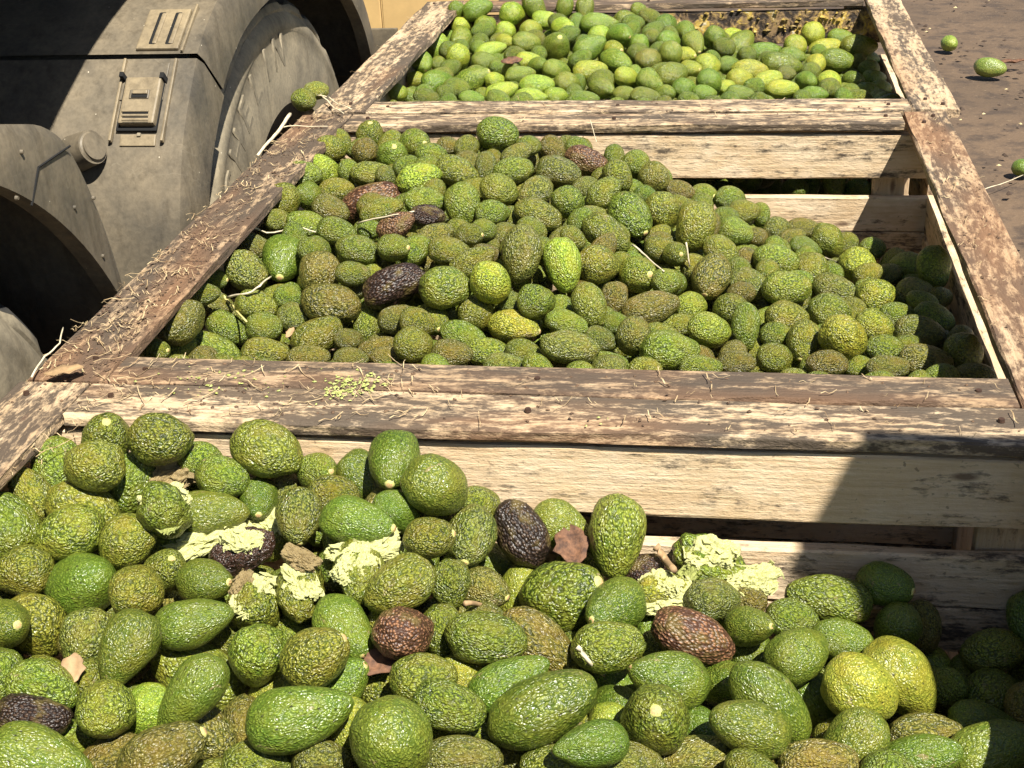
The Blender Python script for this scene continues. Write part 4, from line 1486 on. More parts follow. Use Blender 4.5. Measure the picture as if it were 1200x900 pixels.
Fp -691 457 855 -19 -98 8 46 68
Fp 364 400 729 -2 -99 12 45 55
Fp -572 831 816 -3 100 -3 48 60
Fo -223 990 804 93 35 7 45 61
Fp -590 671 840 83 56 4 45 57
Fo -811 289 894 -100 7 -1 46 64
Fp -642 283 861 83 -28 47 49 63
Fp -156 1204 810 18 79 59 48 60
Fp 376 1008 678 -100 0 8 44 58
Fo -196 294 795 -7 -98 -21 50 66
Fo -741 612 889 -99 -8 -11 49 63
Fp -30 950 761 71 -70 -8 45 65
Fp -762 539 810 -23 -80 -55 43 60
Fp -767 1037 798 91 17 -38 47 61
Fo -84 1021 777 22 93 -28 50 68
Fp -343 612 850 42 82 38 53 73
Fo -406 651 853 -53 -61 -59 45 63
Fo -63 445 816 -57 80 -18 46 57
Fo 372 593 716 75 -54 -39 47 63
Fp -479 773 904 73 -50 47 45 55
Fp -613 397 904 48 85 21 49 65
Fo -5 1223 740 -98 21 2 48 57
Fp 196 621 830 26 66 -70 46 61
Fp 249 920 811 -53 51 -68 46 65
Fp 167 903 736 32 -82 -47 57 78
Fp -744 631 810 74 67 4 44 61
Fp 157 1132 696 58 -74 35 47 64
Fp -138 1132 775 55 -58 -60 50 73
Fp -358 990 781 92 -34 20 57 75
Fp -517 903 791 -32 -91 25 54 73
Fo 375 1261 649 52 80 29 43 55
Fo 282 1079 670 -32 -51 80 46 56
Fo 363 1115 729 -54 84 -4 45 60
Fp -765 357 857 95 -24 -19 50 66
Fp -343 1153 880 24 72 -65 45 64
Fp 373 1083 687 -87 22 45 46 65
Fp -25 275 830 -95 15 28 45 55
Fo -803 685 810 5 -95 32 49 69
Fo -716 1223 831 98 -10 -18 48 69
Fp -274 782 809 4 -95 -30 56 77
Fp -427 1347 841 -38 87 -33 47 59
Fo 120 362 803 -87 -38 31 45 59
Fp -735 718 814 -34 93 -12 49 71
Fo -94 953 829 63 -46 62 49 62
Fp -223 1075 760 -39 -92 -1 45 61
Fo -553 1029 786 -91 -39 -16 44 63
Fp 88 438 782 -5 66 75 47 66
Fo -678 1111 875 -47 -85 -25 45 57
Fp -698 373 897 -72 -62 33 51 68
Fp -197 658 809 -52 72 -46 45 63
Fo -329 699 798 -74 -64 -21 45 55
Fp -663 539 824 70 40 59 44 55
Fp -476 890 831 -73 53 -42 48 61
Fp -123 1029 741 -86 -51 2 52 72
Fp 4 725 781 0 100 -1 52 67
Fp -816 1105 832 6 90 42 53 71
Fp -356 852 857 -82 -57 5 43 55
Fp -736 1305 898 -52 -84 -15 45 60
Fp -339 1277 881 9 -93 -35 55 70
Fp -435 389 863 -79 -21 58 43 56
Fp -745 746 885 29 95 12 47 65
Mo -156 1726 910 -70 69 -16 46 60
Mo -791 2346 896 -76 64 -11 48 62
Mp -448 2514 973 -36 86 -35 43 56
Mp -82 2582 883 6 42 91 40 50
Mp -714 1948 916 76 55 35 46 65
Mp -140 1850 843 42 89 19 50 65
Mp -259 1781 861 -93 31 20 43 62
Mo -225 1798 893 -92 -38 6 41 61
Mp 316 2476 735 -96 29 0 43 59
Mp -330 1934 916 -9 99 -7 44 57
Mo -184 1931 897 -97 -21 -10 41 51
Mp 102 1960 828 99 -3 -15 50 62
Mp 335 2222 775 34 -82 45 44 60
Mp -136 2504 878 -35 -52 -78 41 55
Mp -727 1587 915 -5 33 94 46 67
Mo -602 2546 938 61 -79 -8 47 64
Mp -726 2243 941 22 -98 -2 41 54
Mp 27 2169 890 -46 89 2 41 52
Mo -399 2233 940 7 84 53 49 71
Mp -53 2286 876 91 40 8 44 63
Mp -507 2379 963 -77 58 -27 43 52
Mp 221 1933 823 -49 78 39 48 68
Mp 98 2533 832 -89 -44 -12 42 52
Mp 250 2435 785 68 -72 17 40 54
Mo -371 2197 911 -54 -56 -62 41 61
Mp -676 1763 855 18 96 -22 47 61
Mp -209 1891 882 -21 92 -34 45 58
Mp -653 2515 920 85 -50 16 44 61
Mp -89 1892 885 96 21 -18 48 64
Mp 253 1655 867 85 50 -18 41 55
Mp 186 1583 874 24 96 13 46 61
Mp -758 2210 900 -14 -24 96 49 72
Mp 168 1990 848 77 54 -34 44 57
Mp -452 2313 975 81 5 59 51 70
Mp -78 2536 848 50 74 45 43 62
Mp -437 1647 915 -97 -14 -18 46 64
Mp 257 2310 826 89 30 34 44 55
Mp 183 2244 798 -81 -56 -18 39 51
Mp 180 2365 797 48 -84 -24 45 54
Mp 320 1999 790 -54 -62 -56 46 67
Mp 85 1871 843 -12 -77 -62 42 63
Mo 160 1951 821 -79 -56 -24 47 59
Mo -76 2102 847 54 -77 -34 43 52
Mp -323 2088 943 6 -96 26 43 54
Mp -729 1835 853 6 -83 55 47 68
Mp -607 2109 926 -49 -87 -2 43 55
Mp 37 1719 881 78 -62 7 47 62
Mp 206 1721 871 -57 82 -9 48 70
Mp -237 2250 898 -97 -21 -10 50 66
Mo 4 1781 854 83 48 -27 48 58
Mp -803 1769 853 26 -77 -58 50 65
Mp -95 2156 882 -39 91 17 40 59
Mp 216 2166 804 58 82 7 45 60
Mo -423 2473 945 -40 91 -11 51 63
Mp 105 1623 880 -6 53 85 50 60
Mo -21 2316 858 72 -59 36 40 56
Mo 51 1813 849 -61 69 -38 42 58
Mo -93 1980 839 97 20 11 51 64
Mp 191 2306 829 -40 92 0 43 58
Mp 146 2366 762 -41 86 -32 41 60
Mp -319 2163 928 9 35 -93 45 67
Mp -515 2286 962 52 -85 9 42 62
Mp 214 2266 773 19 -98 9 44 61
Mp -153 2154 900 97 -16 18 50 63
Mp 141 2301 808 28 -94 20 42 56
Mp -187 1644 898 -89 -32 -32 47 69
Mp 171 1870 824 -95 -8 29 43 61
Mp 177 1798 842 -46 37 81 42 63
Mo -614 1868 888 -94 34 4 41 60
Mp 356 2266 795 84 -49 -21 44 61
Mp -650 2126 936 97 25 4 49 67
Mp -175 2424 899 89 29 -35 48 58
Mo -511 1947 939 82 43 -38 46 66
Mo -433 1993 936 92 -39 8 51 73
Mo -682 1950 880 -19 92 -34 47 65
Mo 243 1927 772 44 -82 -37 43 59
Mp 17 1690 845 0 -5 100 52 66
Mp 18 2577 861 -81 -52 -26 43 60
Mp -46 1765 857 7 100 2 47 62
Mo -497 2070 932 61 -71 36 44 58
Mo 30 1811 804 -23 44 -86 41 59
Mo -474 2420 993 90 -43 -11 51 67
Mp 268 1716 859 99 -3 -11 41 54
Mp -52 2397 883 43 -55 -72 41 55
Mp -614 1585 900 -11 -82 -56 47 61
Mp -676 2619 974 -66 -6 -75 46 65
Mp -436 2557 953 -77 -46 -43 49 69
Mp 43 2251 830 -1 99 16 50 65
Mp 6 2166 850 3 97 -23 49 73
Mp 185 2303 757 -91 -30 30 44 58
Mo -427 1723 889 65 48 -59 44 56
Mp -11 1611 895 67 62 -40 42 51
Mp -484 2546 980 97 19 17 46 57
Mp 267 2073 799 52 80 31 41 61
Mp 145 2540 783 1 44 90 49 63
Mp -724 2638 935 -62 66 -42 41 54
Mp 359 2121 814 -56 -70 -45 40 54
Mp -225 2505 931 68 -60 42 44 53
Mp -338 2269 936 58 -3 -81 40 60
Mp -40 2475 897 41 -90 -14 44 57
Mp -447 2276 936 35 89 -28 44 61
Mo -17 1632 853 -15 -99 4 49 71
Mp -627 2143 890 -44 87 -21 42 53
Mo -689 2304 921 98 13 13 49 59
Mp -683 1679 913 16 97 21 48 61
Mp 264 2088 762 -61 -78 12 41 54
Mp -195 2053 897 46 -87 17 43 62
Mo -27 2549 829 -87 -41 -29 47 69
Mp 325 1930 809 -82 17 54 48 62
Mp -260 1933 908 -88 -40 -25 49 68
Mp -632 2547 887 -80 -60 -5 51 70
Mo -774 1748 888 -44 -71 -55 49 69
Mp 272 2496 754 -49 -86 12 42 56
Mo 32 2221 794 86 17 -49 42 57
Mp -544 2154 965 -5 -90 44 43 63
Mo -236 1840 880 -53 6 85 52 68
Mp -69 1661 898 34 -87 -36 44 54
Mp -797 1927 856 43 -27 -86 51 74
Mp -51 2356 922 95 -13 -28 45 58
Mo 259 2489 709 65 -75 16 51 68
Mo -273 2160 934 -37 -73 -58 48 65
Mp -58 2257 832 97 -24 -6 47 57
Mp -304 2084 895 2 -47 88 50 71
Mp -483 2086 883 -49 68 -54 51 64
Mp -694 1605 876 54 66 -52 40 54
Mo -18 2404 857 -23 93 30 45 68
Mp -255 2034 935 92 27 -28 48 60
Mp -170 2519 858 -74 -44 51 44 61
Mp -754 1774 841 -32 92 22 51 76
Mp -786 1698 911 34 93 -16 40 52
Mo -305 2319 942 -77 -55 33 45 62
Mp -624 1955 900 -95 -30 7 44 54
Mp -691 1788 809 -80 -33 50 49 59
Mp -567 1629 902 -63 -71 31 44 53
Mp -40 1884 864 41 91 0 41 53
Mp -534 2489 947 18 -98 -9 46 56
Mp -222 2502 883 67 67 32 48 67
Mp 231 2350 767 -79 57 20 45 65
Mp -399 2576 918 -83 18 -52 52 70
Mo -194 1744 877 98 -3 -20 42 53
Mp -343 1971 895 97 18 -17 43 56
Mp 60 2126 822 4 6 -100 44 66
Mp 74 2251 784 6 96 -28 46 61
Mp 1 2288 828 62 73 -28 47 56
Mp -330 2458 962 -69 -63 -35 45 55
Mp -293 2651 951 -77 -58 -26 47 60
Mo -169 2297 901 -74 -66 10 41 56
Mp 284 2270 804 80 -59 -12 44 57
Mp -326 1862 864 -99 16 6 50 66
Mp -79 2149 823 60 -77 22 50 69
Mo -50 1769 809 -83 55 -7 43 53
Mp 205 2205 781 98 -20 -1 40 48
Mo -256 2036 881 -82 57 -5 42 63
Mo -732 1663 930 -8 41 91 45 61
Mp 315 1809 868 84 54 -3 44 56
Mp -490 2502 944 10 -98 -18 50 72
Mp -471 2464 967 -58 32 75 41 56
Mp 80 2059 841 -85 -47 25 52 73
Mp -716 1993 903 -66 -75 0 43 64
Mp 205 1656 868 -34 -79 51 43 55
Mp 255 2255 756 -26 -95 20 51 67
Mo -789 2471 917 -79 54 -28 46 64
Mp -387 1724 871 -5 78 62 41 51
Mp 274 2162 789 -61 61 50 46 59
Mo 283 1749 831 75 -66 4 47 66
Mp -119 2352 868 -17 75 64 47 68
Mp -187 1830 811 -75 -57 -33 51 64
Mp -255 2624 914 61 -63 -49 45 66
Mp -804 2142 899 -99 7 8 44 60
Mp -411 1831 873 87 44 23 48 69
Mp -474 1930 903 26 78 57 48 66
Mp 162 2510 738 39 89 24 47 60
Mo -315 2486 930 83 -42 37 40 59
Mp 131 1745 878 -85 -47 -23 47 62
Mp -433 1785 896 90 7 44 51 66
Mo 148 1739 829 -83 -17 53 51 65
Mp -689 2371 916 80 60 -7 48 67
Mp -21 2327 806 -34 85 -39 40 54
Mp 149 1679 869 86 47 -18 51 68
Mp -763 2064 918 -31 -85 42 50 61
Mp -305 2206 881 -29 74 -60 50 65
Mp -94 2220 873 94 23 -26 48 67
Mo -283 2439 933 -43 87 -23 48 59
Mo -468 1638 870 -47 -88 -8 51 67
Mp -503 2021 927 58 -81 -2 46 57
Mp -730 2597 971 -97 -13 -20 44 63
Mp 68 1800 787 42 -77 47 50 62
Mp -670 2638 935 -69 -65 -31 41 55
Mo -188 2055 847 58 41 -70 42 54
Mp -462 1686 906 96 4 -28 48 67
Mp 54 2577 826 73 62 -29 44 64
Mp 245 2192 752 75 -64 -18 46 57
Mp 52 1947 842 -10 99 13 45 55
Mp 123 2130 850 -12 -99 -11 46 67
Mp -393 2140 925 -10 -96 -24 41 54
Mo -247 2369 934 -98 -9 -18 43 62
Mp -552 2086 941 40 31 -87 40 56
Mp -758 2362 860 63 76 17 40 54
Mo -376 2542 962 68 50 54 50 65
Mp 313 2127 815 -94 -1 35 43 57
Mp -621 2086 878 14 73 -66 51 75
Mp -794 1849 848 30 -92 -26 48 69
Mp -766 1681 871 -2 -100 -4 41 61
Mp -216 1921 838 68 71 18 49 67
Mp -43 2099 808 -79 -6 -61 50 72
Mp 56 2537 801 -76 41 -50 45 64
Mo 114 1981 793 91 -40 -9 41 60
Mp -714 1941 847 -25 -91 -34 42 53
Mp -397 1685 922 -46 88 14 44 66
Mp -336 2421 940 99 5 -14 40 57
Mp -450 2507 911 -53 71 -47 45 59
Mo 146 2061 805 -19 -94 29 49 72
Mo -491 1699 866 22 -96 -17 44 53
Mp 64 2504 772 89 -45 11 43 64
Mp -311 2577 944 85 -45 -28 42 62
Mo 318 2245 729 61 -78 15 42 58
Mo -372 1897 869 -1 -37 93 47 60
Mo -386 1787 860 -86 -50 -8 47 63
Mp -622 1616 859 -18 -95 27 41 58
Mp 121 2144 798 -89 -15 -43 49 64
Mp -68 2590 843 -84 26 49 41 49
Mp -200 2595 937 -43 80 43 41 50
Mo -640 2316 921 35 -78 -51 44 66
Mo 162 2198 799 0 -93 38 42 51
Mp -737 2606 907 91 20 35 47 59
Mo 294 2351 810 -98 -7 -18 40 57
Mo 192 1741 801 -62 9 -78 44 56
Mp 140 1855 856 70 -71 0 41 50
Mp -497 2574 941 15 -91 -38 45 66
Mp -283 2436 885 -98 -8 -20 45 62
Mp -37 2487 854 -78 -62 3 40 55
Mp -323 1673 916 -99 -5 10 39 49
Mo -421 1719 828 -94 34 -9 48 59
Mo -673 2597 911 -91 -26 31 51 66
Mp -220 2369 894 -92 33 -22 42 53
Mo -568 1820 857 73 67 -12 45 58
Mo -233 2568 945 -19 -92 -35 41 52
Mp -333 2031 971 -16 99 -2 50 66
Mp 335 1779 845 55 50 67 47 65
Mo -663 2581 953 48 86 19 41 53
Mp 59 2416 846 51 -16 -84 44 65
Mp -726 1990 854 89 40 22 43 57
Mp -124 1817 802 21 -97 12 45 58
Mp -50 2603 805 -41 -91 -2 42 56
Mp 94 2318 871 46 28 -84 39 49
Mp -267 2636 878 -41 -89 -19 44 54
Mo -497 2329 928 -59 -81 -2 50 61
Mp -794 2577 929 -6 -99 -13 41 55
Mp 369 1734 862 -68 71 19 44 64
Mp -410 1665 871 73 -64 -26 49 63
Mp -262 1879 862 -97 9 21 49 63
Mp 209 2378 727 -68 73 3 41 60
Mp 160 1854 784 73 66 -17 49 63
Mp -19 2514 796 -50 -58 65 46 64
Mp -256 2174 884 62 28 -73 42 52
Mp -318 2025 924 -9 -99 14 50 69
Mp 76 2211 842 59 81 5 40 50
Mp 87 2320 826 56 71 43 46 65
Mp -446 2382 952 -55 -69 -47 40 56
Mp 260 2392 741 -59 -76 28 51 72
Mp -589 1857 840 76 -23 -61 46 59
Mp -323 1803 858 -96 -4 26 41 54
Mo 8 1908 828 -94 32 12 44 64
Mo 366 1841 854 -79 61 -10 47 67
Mp -624 1835 855 65 -74 18 42 60
Mp -177 1635 848 -71 -41 -57 43 58
Mo -348 2304 914 -51 -52 -69 43 52
Mo -781 2418 898 -32 87 37 47 65
Mp 51 2505 835 23 80 55 44 53
Mo 229 1839 821 33 -94 -8 40 52
Mo -322 1729 856 55 -66 -51 44 59
Mp -9 1732 831 65 -55 -53 47 57
Mp 283 1942 855 68 70 -20 41 56
Mp 14 2410 814 92 30 27 48 61
Mp -312 1770 831 -89 -43 16 49 69
Mo -314 1603 915 -78 -62 -1 41 61
Mp -162 2607 928 59 -72 36 44 65
Mo -27 2317 912 59 20 78 46 56
Mo 85 1755 856 58 -80 -12 48 61
Mo -27 2185 812 75 -53 -39 47 64
Mo 341 2424 738 61 23 -76 41 55
Mo 221 1831 785 -89 41 17 42 57
Mo -782 1978 881 58 48 67 44 65
Mp -300 2280 891 52 -70 -48 49 73
Mo 175 1693 830 16 98 8 42 53
Mp -126 2140 851 18 84 50 47 65
Mp -594 1715 881 1 100 -1 52 62
Mp -656 2060 914 -69 70 20 45 58
Mp 187 2416 759 70 -71 -11 50 67
Mp 346 2481 700 96 15 25 40 50
Mp 344 2148 777 75 -62 24 51 68
Mp 348 1850 808 54 83 -13 48 69
Mo -52 2373 835 15 -14 -98 40 50
Mp -66 1663 858 -97 1 22 41 51
Mp -458 2412 929 87 47 13 44 64
Mp -684 1599 925 -69 -66 -29 43 52
Mp -740 1631 886 91 -36 -22 44 58
Mo -810 2219 924 -39 84 -37 46 58
Mo 77 1859 784 -85 43 -29 49 71
Mp -558 2262 966 87 34 36 51 71
Mp -170 1691 874 -95 -21 -22 45 55
Mp 160 2566 737 99 3 13 45 63
Mp -178 1887 846 -94 0 35 42 61
Mp -548 1927 906 93 8 -36 50 68
Mo -593 2282 917 65 -75 8 41 55
Mo -733 2270 897 52 85 -11 40 52
Mo -273 2342 898 -53 -82 21 39 54
Mp -61 2038 858 -38 -88 29 42 61
Mp 333 2088 780 -51 -81 29 45 59
Mp -152 2565 897 -53 85 5 48 72
Mo -709 2083 899 93 14 35 49 70
Mp -637 2480 956 -55 83 -5 40 50
Mp -249 1660 904 -90 -39 22 50 64
Mp -554 1654 866 7 -94 -33 48 71
Mp -126 2034 870 -41 90 13 45 56
Mp -536 1718 858 -21 94 -27 50 61
Mp -459 1589 918 92 -38 -9 43 56
Mp -200 2460 857 -93 10 -35 50 74
Mp -140 1589 890 -71 61 -35 44 66
Mp -217 1753 834 59 77 -23 46 59
Mp -619 2000 935 -91 25 -33 46 56
Mo -695 1680 864 38 -83 -41 41 55
Mo -195 2105 949 50 65 57 42 58
Mo 120 2411 803 -59 38 71 49 62
Mo 95 2261 828 13 -71 70 45 57
Mo -143 1800 850 -88 14 -46 40 57
Mp -391 1989 908 -38 -92 9 40 49
Mp -444 2127 942 10 96 25 41 57
Mp 305 1783 793 93 5 36 43 61
Mp -353 2148 908 -46 88 -11 48 66
Mp -613 2183 946 -86 -37 36 46 58
Mo 67 1574 888 -60 -72 35 51 67
Mp -45 2460 826 76 -57 31 42 57
Mp -496 1647 835 -14 -92 -37 46 62
Mo -566 2346 966 -86 10 49 48 64
Mp -258 1735 903 -56 25 79 42 54
Mo -120 1886 809 -77 64 0 51 73
Mp 125 2238 804 -69 69 21 42 53
Mp -112 2271 907 -67 -69 -29 42 56
Mp -474 1868 895 -71 -64 -29 41 50
Mp 42 2610 799 -44 -31 84 39 49
Mo -216 1603 907 -96 4 29 46 68
Mp -133 2635 900 -78 33 53 50 65
Mp -338 1641 902 -6 66 -75 41 56
Mp -233 2314 905 -31 95 -4 40 55
Mo -517 2362 902 69 69 21 45 56
Mo -386 1817 819 -68 66 -33 48 58
Mp 343 2348 792 99 14 -2 41 53
Mp 102 2414 755 -61 -78 11 41 53
Mp -613 2496 888 -22 -93 -30 47 63
Mp -620 1640 905 50 61 -61 46 67
Mp 299 1617 862 81 -26 -52 49 64
Mp -648 2312 872 -99 5 15 49 60
Mp 368 1893 783 -99 -3 -10 39 49
Mp -263 1952 867 59 77 26 48 72
Mo -318 1617 865 -93 -32 -17 50 67
Mo 20 1855 876 37 83 43 43 53
Mp -805 1686 878 26 87 -41 40 54
Mp -630 1744 833 -81 59 5 48 66
Mo -738 2540 928 -92 34 -20 51 62
Mp -613 2230 975 98 -17 -2 50 64
Mp -186 2211 934 96 9 -28 45 57
Mp 368 2271 751 34 93 -13 43 54
Mp -410 2168 886 -24 91 35 44 56
Mp -589 2356 935 37 93 4 40 49
Mp -69 2501 818 90 44 5 40 54
Mp -624 1911 902 45 86 22 44 55
Mo -103 2623 849 -47 -87 -17 49 63
Mp 147 2355 838 -60 -69 -41 41 52
Mp -61 1813 850 74 22 63 40 56
Mp 27 1601 870 -100 3 -1 41 54
Mp -603 2419 945 -43 86 -27 40 54
Mp -557 2471 896 49 11 87 41 57
Mo 234 2143 767 -92 27 28 43 55
Mp -479 1906 852 -55 8 -83 44 57
Mp -775 2089 874 -12 -99 -12 48 60
Mp -414 2102 888 -50 -82 28 47 68
Mp -72 2448 897 31 89 33 40 53
Mo -1 1759 795 69 -55 48 40 54
Mp -203 2553 907 84 13 53 46 62
Mp 324 1717 821 -97 -8 -24 42 62
Mo 373 1996 840 31 2 -95 41 57
Mp -68 1989 796 -23 -88 -41 50 68
Mo -740 2434 931 25 -97 -2 41 52
Mo 225 1691 831 89 0 46 47 65
Mp 17 2076 857 -31 -76 -57 46 59
Mp -554 2407 991 -88 -46 -10 45 56
Mp 41 2056 810 100 -9 1 46 63
Mp 200 2064 841 -36 2 -93 49 61
Mo -636 1682 862 -98 -20 3 46 59
Mo -468 1753 863 86 -49 12 45 62
Mo -83 2205 822 -48 -27 84 51 62
Mp -331 2616 917 -67 39 -63 42 52
Mp 253 1978 835 97 10 22 43 63
Mp -187 1714 840 72 -53 -45 42 53
Mp 301 1841 839 49 83 27 43 60
Mp -527 2126 942 59 -29 76 46 60
Mo 357 2396 710 28 68 -67 43 55
Mp -722 1760 877 -65 -76 1 41 50
Mo -458 2204 945 98 -21 -4 39 53
Mp -297 2586 904 51 -76 41 41 52
Mp 87 2035 791 14 99 5 45 54
Mo -393 2029 957 -56 -83 3 41 54
Mp -381 2479 908 86 -23 -45 44 59
Mp 303 1845 778 -76 38 53 47 67
Mp -232 2116 912 -8 -71 70 43 61
Mp 66 2344 790 -96 12 23 44 55
Mp 181 1944 874 38 -80 -46 51 63
Mp -71 1907 841 85 -42 -32 42 59
Mp -579 2194 913 37 -93 5 45 65
Mp 320 2317 759 -76 61 22 51 75
Mp -655 2465 916 -45 -78 -43 40 59
Mp -352 1673 863 57 -82 1 42 56
Mp -767 2263 868 -40 -15 90 51 66
Mp -709 2471 923 0 99 -10 42 59
Mo 212 2427 728 0 -92 -38 40 55
Mp -25 1920 788 73 -57 38 44 60
Mp -101 2088 810 86 -44 -26 51 69
Mp 115 1776 826 84 33 43 50 65
Mo -140 2434 842 87 -22 -45 51 73
Mp -137 1676 905 92 21 -33 44 57
Mp 235 2044 814 95 -22 21 40 56
Mo -342 2577 901 -52 79 32 45 54
Mo -654 1722 893 -86 21 47 44 58
Mp -695 2465 876 -6 100 -5 51 68
Mp -441 1963 881 -23 82 53 48 66
Mp -569 1768 868 -44 89 -13 43 55
Mp -365 1598 901 66 -75 3 51 65
Mo -463 2363 904 -20 95 -23 42 54
Mp -57 1841 817 22 -97 -8 47 69
Mp -583 1757 821 1 -19 98 42 56
Mp -190 2327 881 -56 -73 40 47 67
Mp -576 2520 967 -56 -31 77 42 52
Mp -418 1903 831 -66 75 -4 50 75
Mp -190 2469 927 -82 -56 -10 43 60
Mp 223 1781 867 -98 -2 -19 46 55
Mp -506 2244 1000 -10 -98 -19 41 54
Mp -560 1987 927 5 -21 -98 48 67
Mp -216 2154 860 99 1 -12 48 62
Mo -243 1586 867 -93 16 -33 48 60
Mo -119 2247 846 -5 73 68 47 60
Mp -326 1934 868 -48 87 -6 49 66
Mo 215 2482 777 -27 51 -81 39 52
Mp -557 2118 888 -85 -47 -23 48 61
Mp 256 1998 781 -14 -31 -94 50 70
Mp -170 2250 885 -4 83 -56 48 60
Mo -303 2518 948 96 2 -26 43 52
Mp 44 2401 776 -34 -75 57 43 60
Mp 191 2094 797 59 2 80 41 55
Mo -682 2527 882 9 -90 42 44 60
Mp 132 1814 808 21 -78 -59 42 60
Mp 201 2014 821 -51 56 66 46 63
Mp -153 1672 820 54 84 -2 51 63
Mp -599 2408 909 -6 98 -19 40 50
Mp -433 2014 886 -97 23 11 40 51
Mp -519 1870 864 -34 -91 -23 51 72
Mp -634 1936 862 99 14 3 41 61
Mp -161 1936 852 -20 98 -2 45 59
Mp 164 2106 836 86 30 -40 45 65
Mp -554 1588 877 56 -63 54 48 61
Mp -269 1744 810 83 56 5 50 71
Mo 83 1934 790 -73 68 -1 50 66
Mp 39 2374 827 23 0 -97 42 56
Mp -373 1932 940 -86 -40 32 46 59
Mp -357 2350 964 -100 -5 2 50 69
Mp 72 2459 816 -8 94 -34 47 63
Mp -270 2084 944 4 98 -18 43 60
Mo -353 1736 816 -45 -88 13 44 54
Mp -695 2181 918 -91 -40 -13 42 58
Mo 316 2430 697 -88 47 -12 47 70
Mo -353 2113 870 69 34 -64 40 55
Mp -591 1814 814 80 59 -13 47 58
Mp -719 2161 879 -91 -9 -40 44 57
Mp -781 1883 805 13 99 3 42 63
Mo 187 2051 771 -18 -91 -38 46 59
Mo -169 2360 925 -30 -95 -4 46 62
Mp -470 2196 897 39 10 -91 40 56
Mo -30 1941 857 -79 -60 -15 40 50
Mp 152 2450 800 84 -53 -10 44 52
Mp -461 1838 841 98 -13 -16 46 63
Mo 26 1921 781 -59 -36 73 48 66
Mo -800 2025 906 76 -52 39 49 68
Mp -86 2416 861 -52 60 61 40 58
Mp -718 1894 875 4 96 -27 47 68
Mo -556 2450 954 87 -22 44 43 65
Mp -384 2369 929 -20 95 23 40 50
Mp 360 2194 744 -13 -92 37 49 68
Mp -45 1696 892 -25 25 94 43 55
Mp -139 1732 859 14 64 76 51 61
Mp -18 2053 825 20 64 -74 51 67
Mo -530 2562 912 65 -62 44 40 60
Mp -704 2036 871 -95 30 -11 45 58
Mo -590 1980 876 39 -90 -22 44 63
Mo 4 2565 793 -52 79 -31 42 57
Mo -510 2033 879 21 -96 -20 40 53
Mp -536 1874 821 95 -23 23 42 57
Mo -22 1850 783 -52 -67 -54 49 65
Mo -619 2615 938 62 36 69 50 62
Mo 365 2397 758 -48 -53 -70 42 56
Mo -262 1810 823 88 47 -6 49 66
Mo 204 1990 775 95 33 -1 41 57
Mp -21 1988 851 52 -71 48 48 69
Mo -218 1980 917 50 -86 11 45 57
Mp -679 2022 920 -63 29 -72 40 59
Mp -590 1909 870 7 -82 -57 50 67
Mp 31 1657 890 -80 -58 16 47 68
Mp -392 2250 897 85 -51 14 41 50
Mp -804 2138 849 -46 -88 14 48 61
Mp -693 1881 838 -82 -10 -57 40 60
Mo -681 2370 870 2 -79 61 52 68
Mp 157 2252 764 27 76 -59 44 57
Mp -671 2219 885 -5 97 24 47 59
Mp -268 2505 918 16 -95 28 47 67
Mo -528 1766 821 50 86 6 48 73
Mp 74 2163 890 -16 96 -23 40 59
Mp -204 2579 868 -97 21 -8 48 61
Mp -811 2600 880 6 87 -48 48 62
Mp -674 1813 877 27 -96 2 44 55
Mp -576 2070 910 77 -63 7 43 57
Mp -356 2064 926 -78 -43 -46 39 48
Mp 4 2459 814 -90 -43 -3 48 63
Mo -698 2254 883 61 39 69 41 58
Mp -135 2093 873 -61 75 26 50 71
Mo -468 1792 831 48 -38 79 40 55
Mp -385 2482 968 26 -74 62 41 51
Mo -348 2364 899 93 36 13 41 60
Mp 11 2611 834 -63 -77 8 46 62
Mp -43 1699 836 98 20 4 46 60
Mp -487 2134 920 -53 83 18 51 72
Mp -58 1601 891 5 94 -34 50 65
Mp -280 1702 871 3 71 71 49 69
Mp 274 2045 754 -66 37 -65 50 70
Mp 5 2412 894 83 54 -16 45 54
Mp -559 2323 914 -47 -7 88 42 62
Mp -13 1869 828 -80 -43 41 41 52
Mp -459 2314 915 37 65 67 40 52
Mp -544 2251 919 56 -78 28 48 70
Mp -721 2393 892 26 -77 -59 39 52
Mp 190 2567 807 -10 95 -30 47 59
Mo 112 2014 838 -94 -34 7 40 51
Mp -393 2045 899 2 70 -71 50 66
Mp -44 2172 857 -97 -2 -25 41 59
Mp -529 2074 894 -68 -72 -15 44 54
Mp -704 1736 813 67 74 3 50 62
Mp 120 2280 780 93 -35 10 42 55
Mp -765 2249 939 4 99 -16 40 51
Mp -234 2262 854 -77 -59 26 40 53
Mp -383 2528 906 -83 -51 20 46 58
Mp -798 2221 864 -44 72 54 44 60
Mp 368 1939 781 -79 58 -21 40 55
Mo -556 2037 957 -62 72 30 42 58
Mo 182 2605 761 -20 -55 81 49 69
Mp -337 2244 897 21 60 -77 49 59
Mo -464 1932 948 27 -96 11 42 54
Mp -88 1763 839 58 -81 -4 43 64
Mp -146 2060 825 -18 -18 97 43 64
Mp 311 1677 860 -81 57 -15 49 61
Mp 306 2122 744 40 -88 27 42 60
Mp -196 2624 892 12 99 6 47 59
Mp -125 2183 826 46 -9 -89 46 57
Mp -427 1932 921 27 93 -25 43 64
Mp -594 2372 884 -100 -8 2 44 65
Mp -245 2326 943 50 75 44 40 49
Mo 293 2359 728 -8 100 -3 39 59
Mp -722 1713 899 92 -40 4 51 63
Mp -184 1569 875 66 17 -73 47 61
Mo 17 1951 816 -66 -32 -68 39 48
Mo -640 2409 928 -23 -92 31 42 58
Mo 6 2368 794 40 52 -76 46 63
Mo 307 2189 759 -36 28 89 45 63
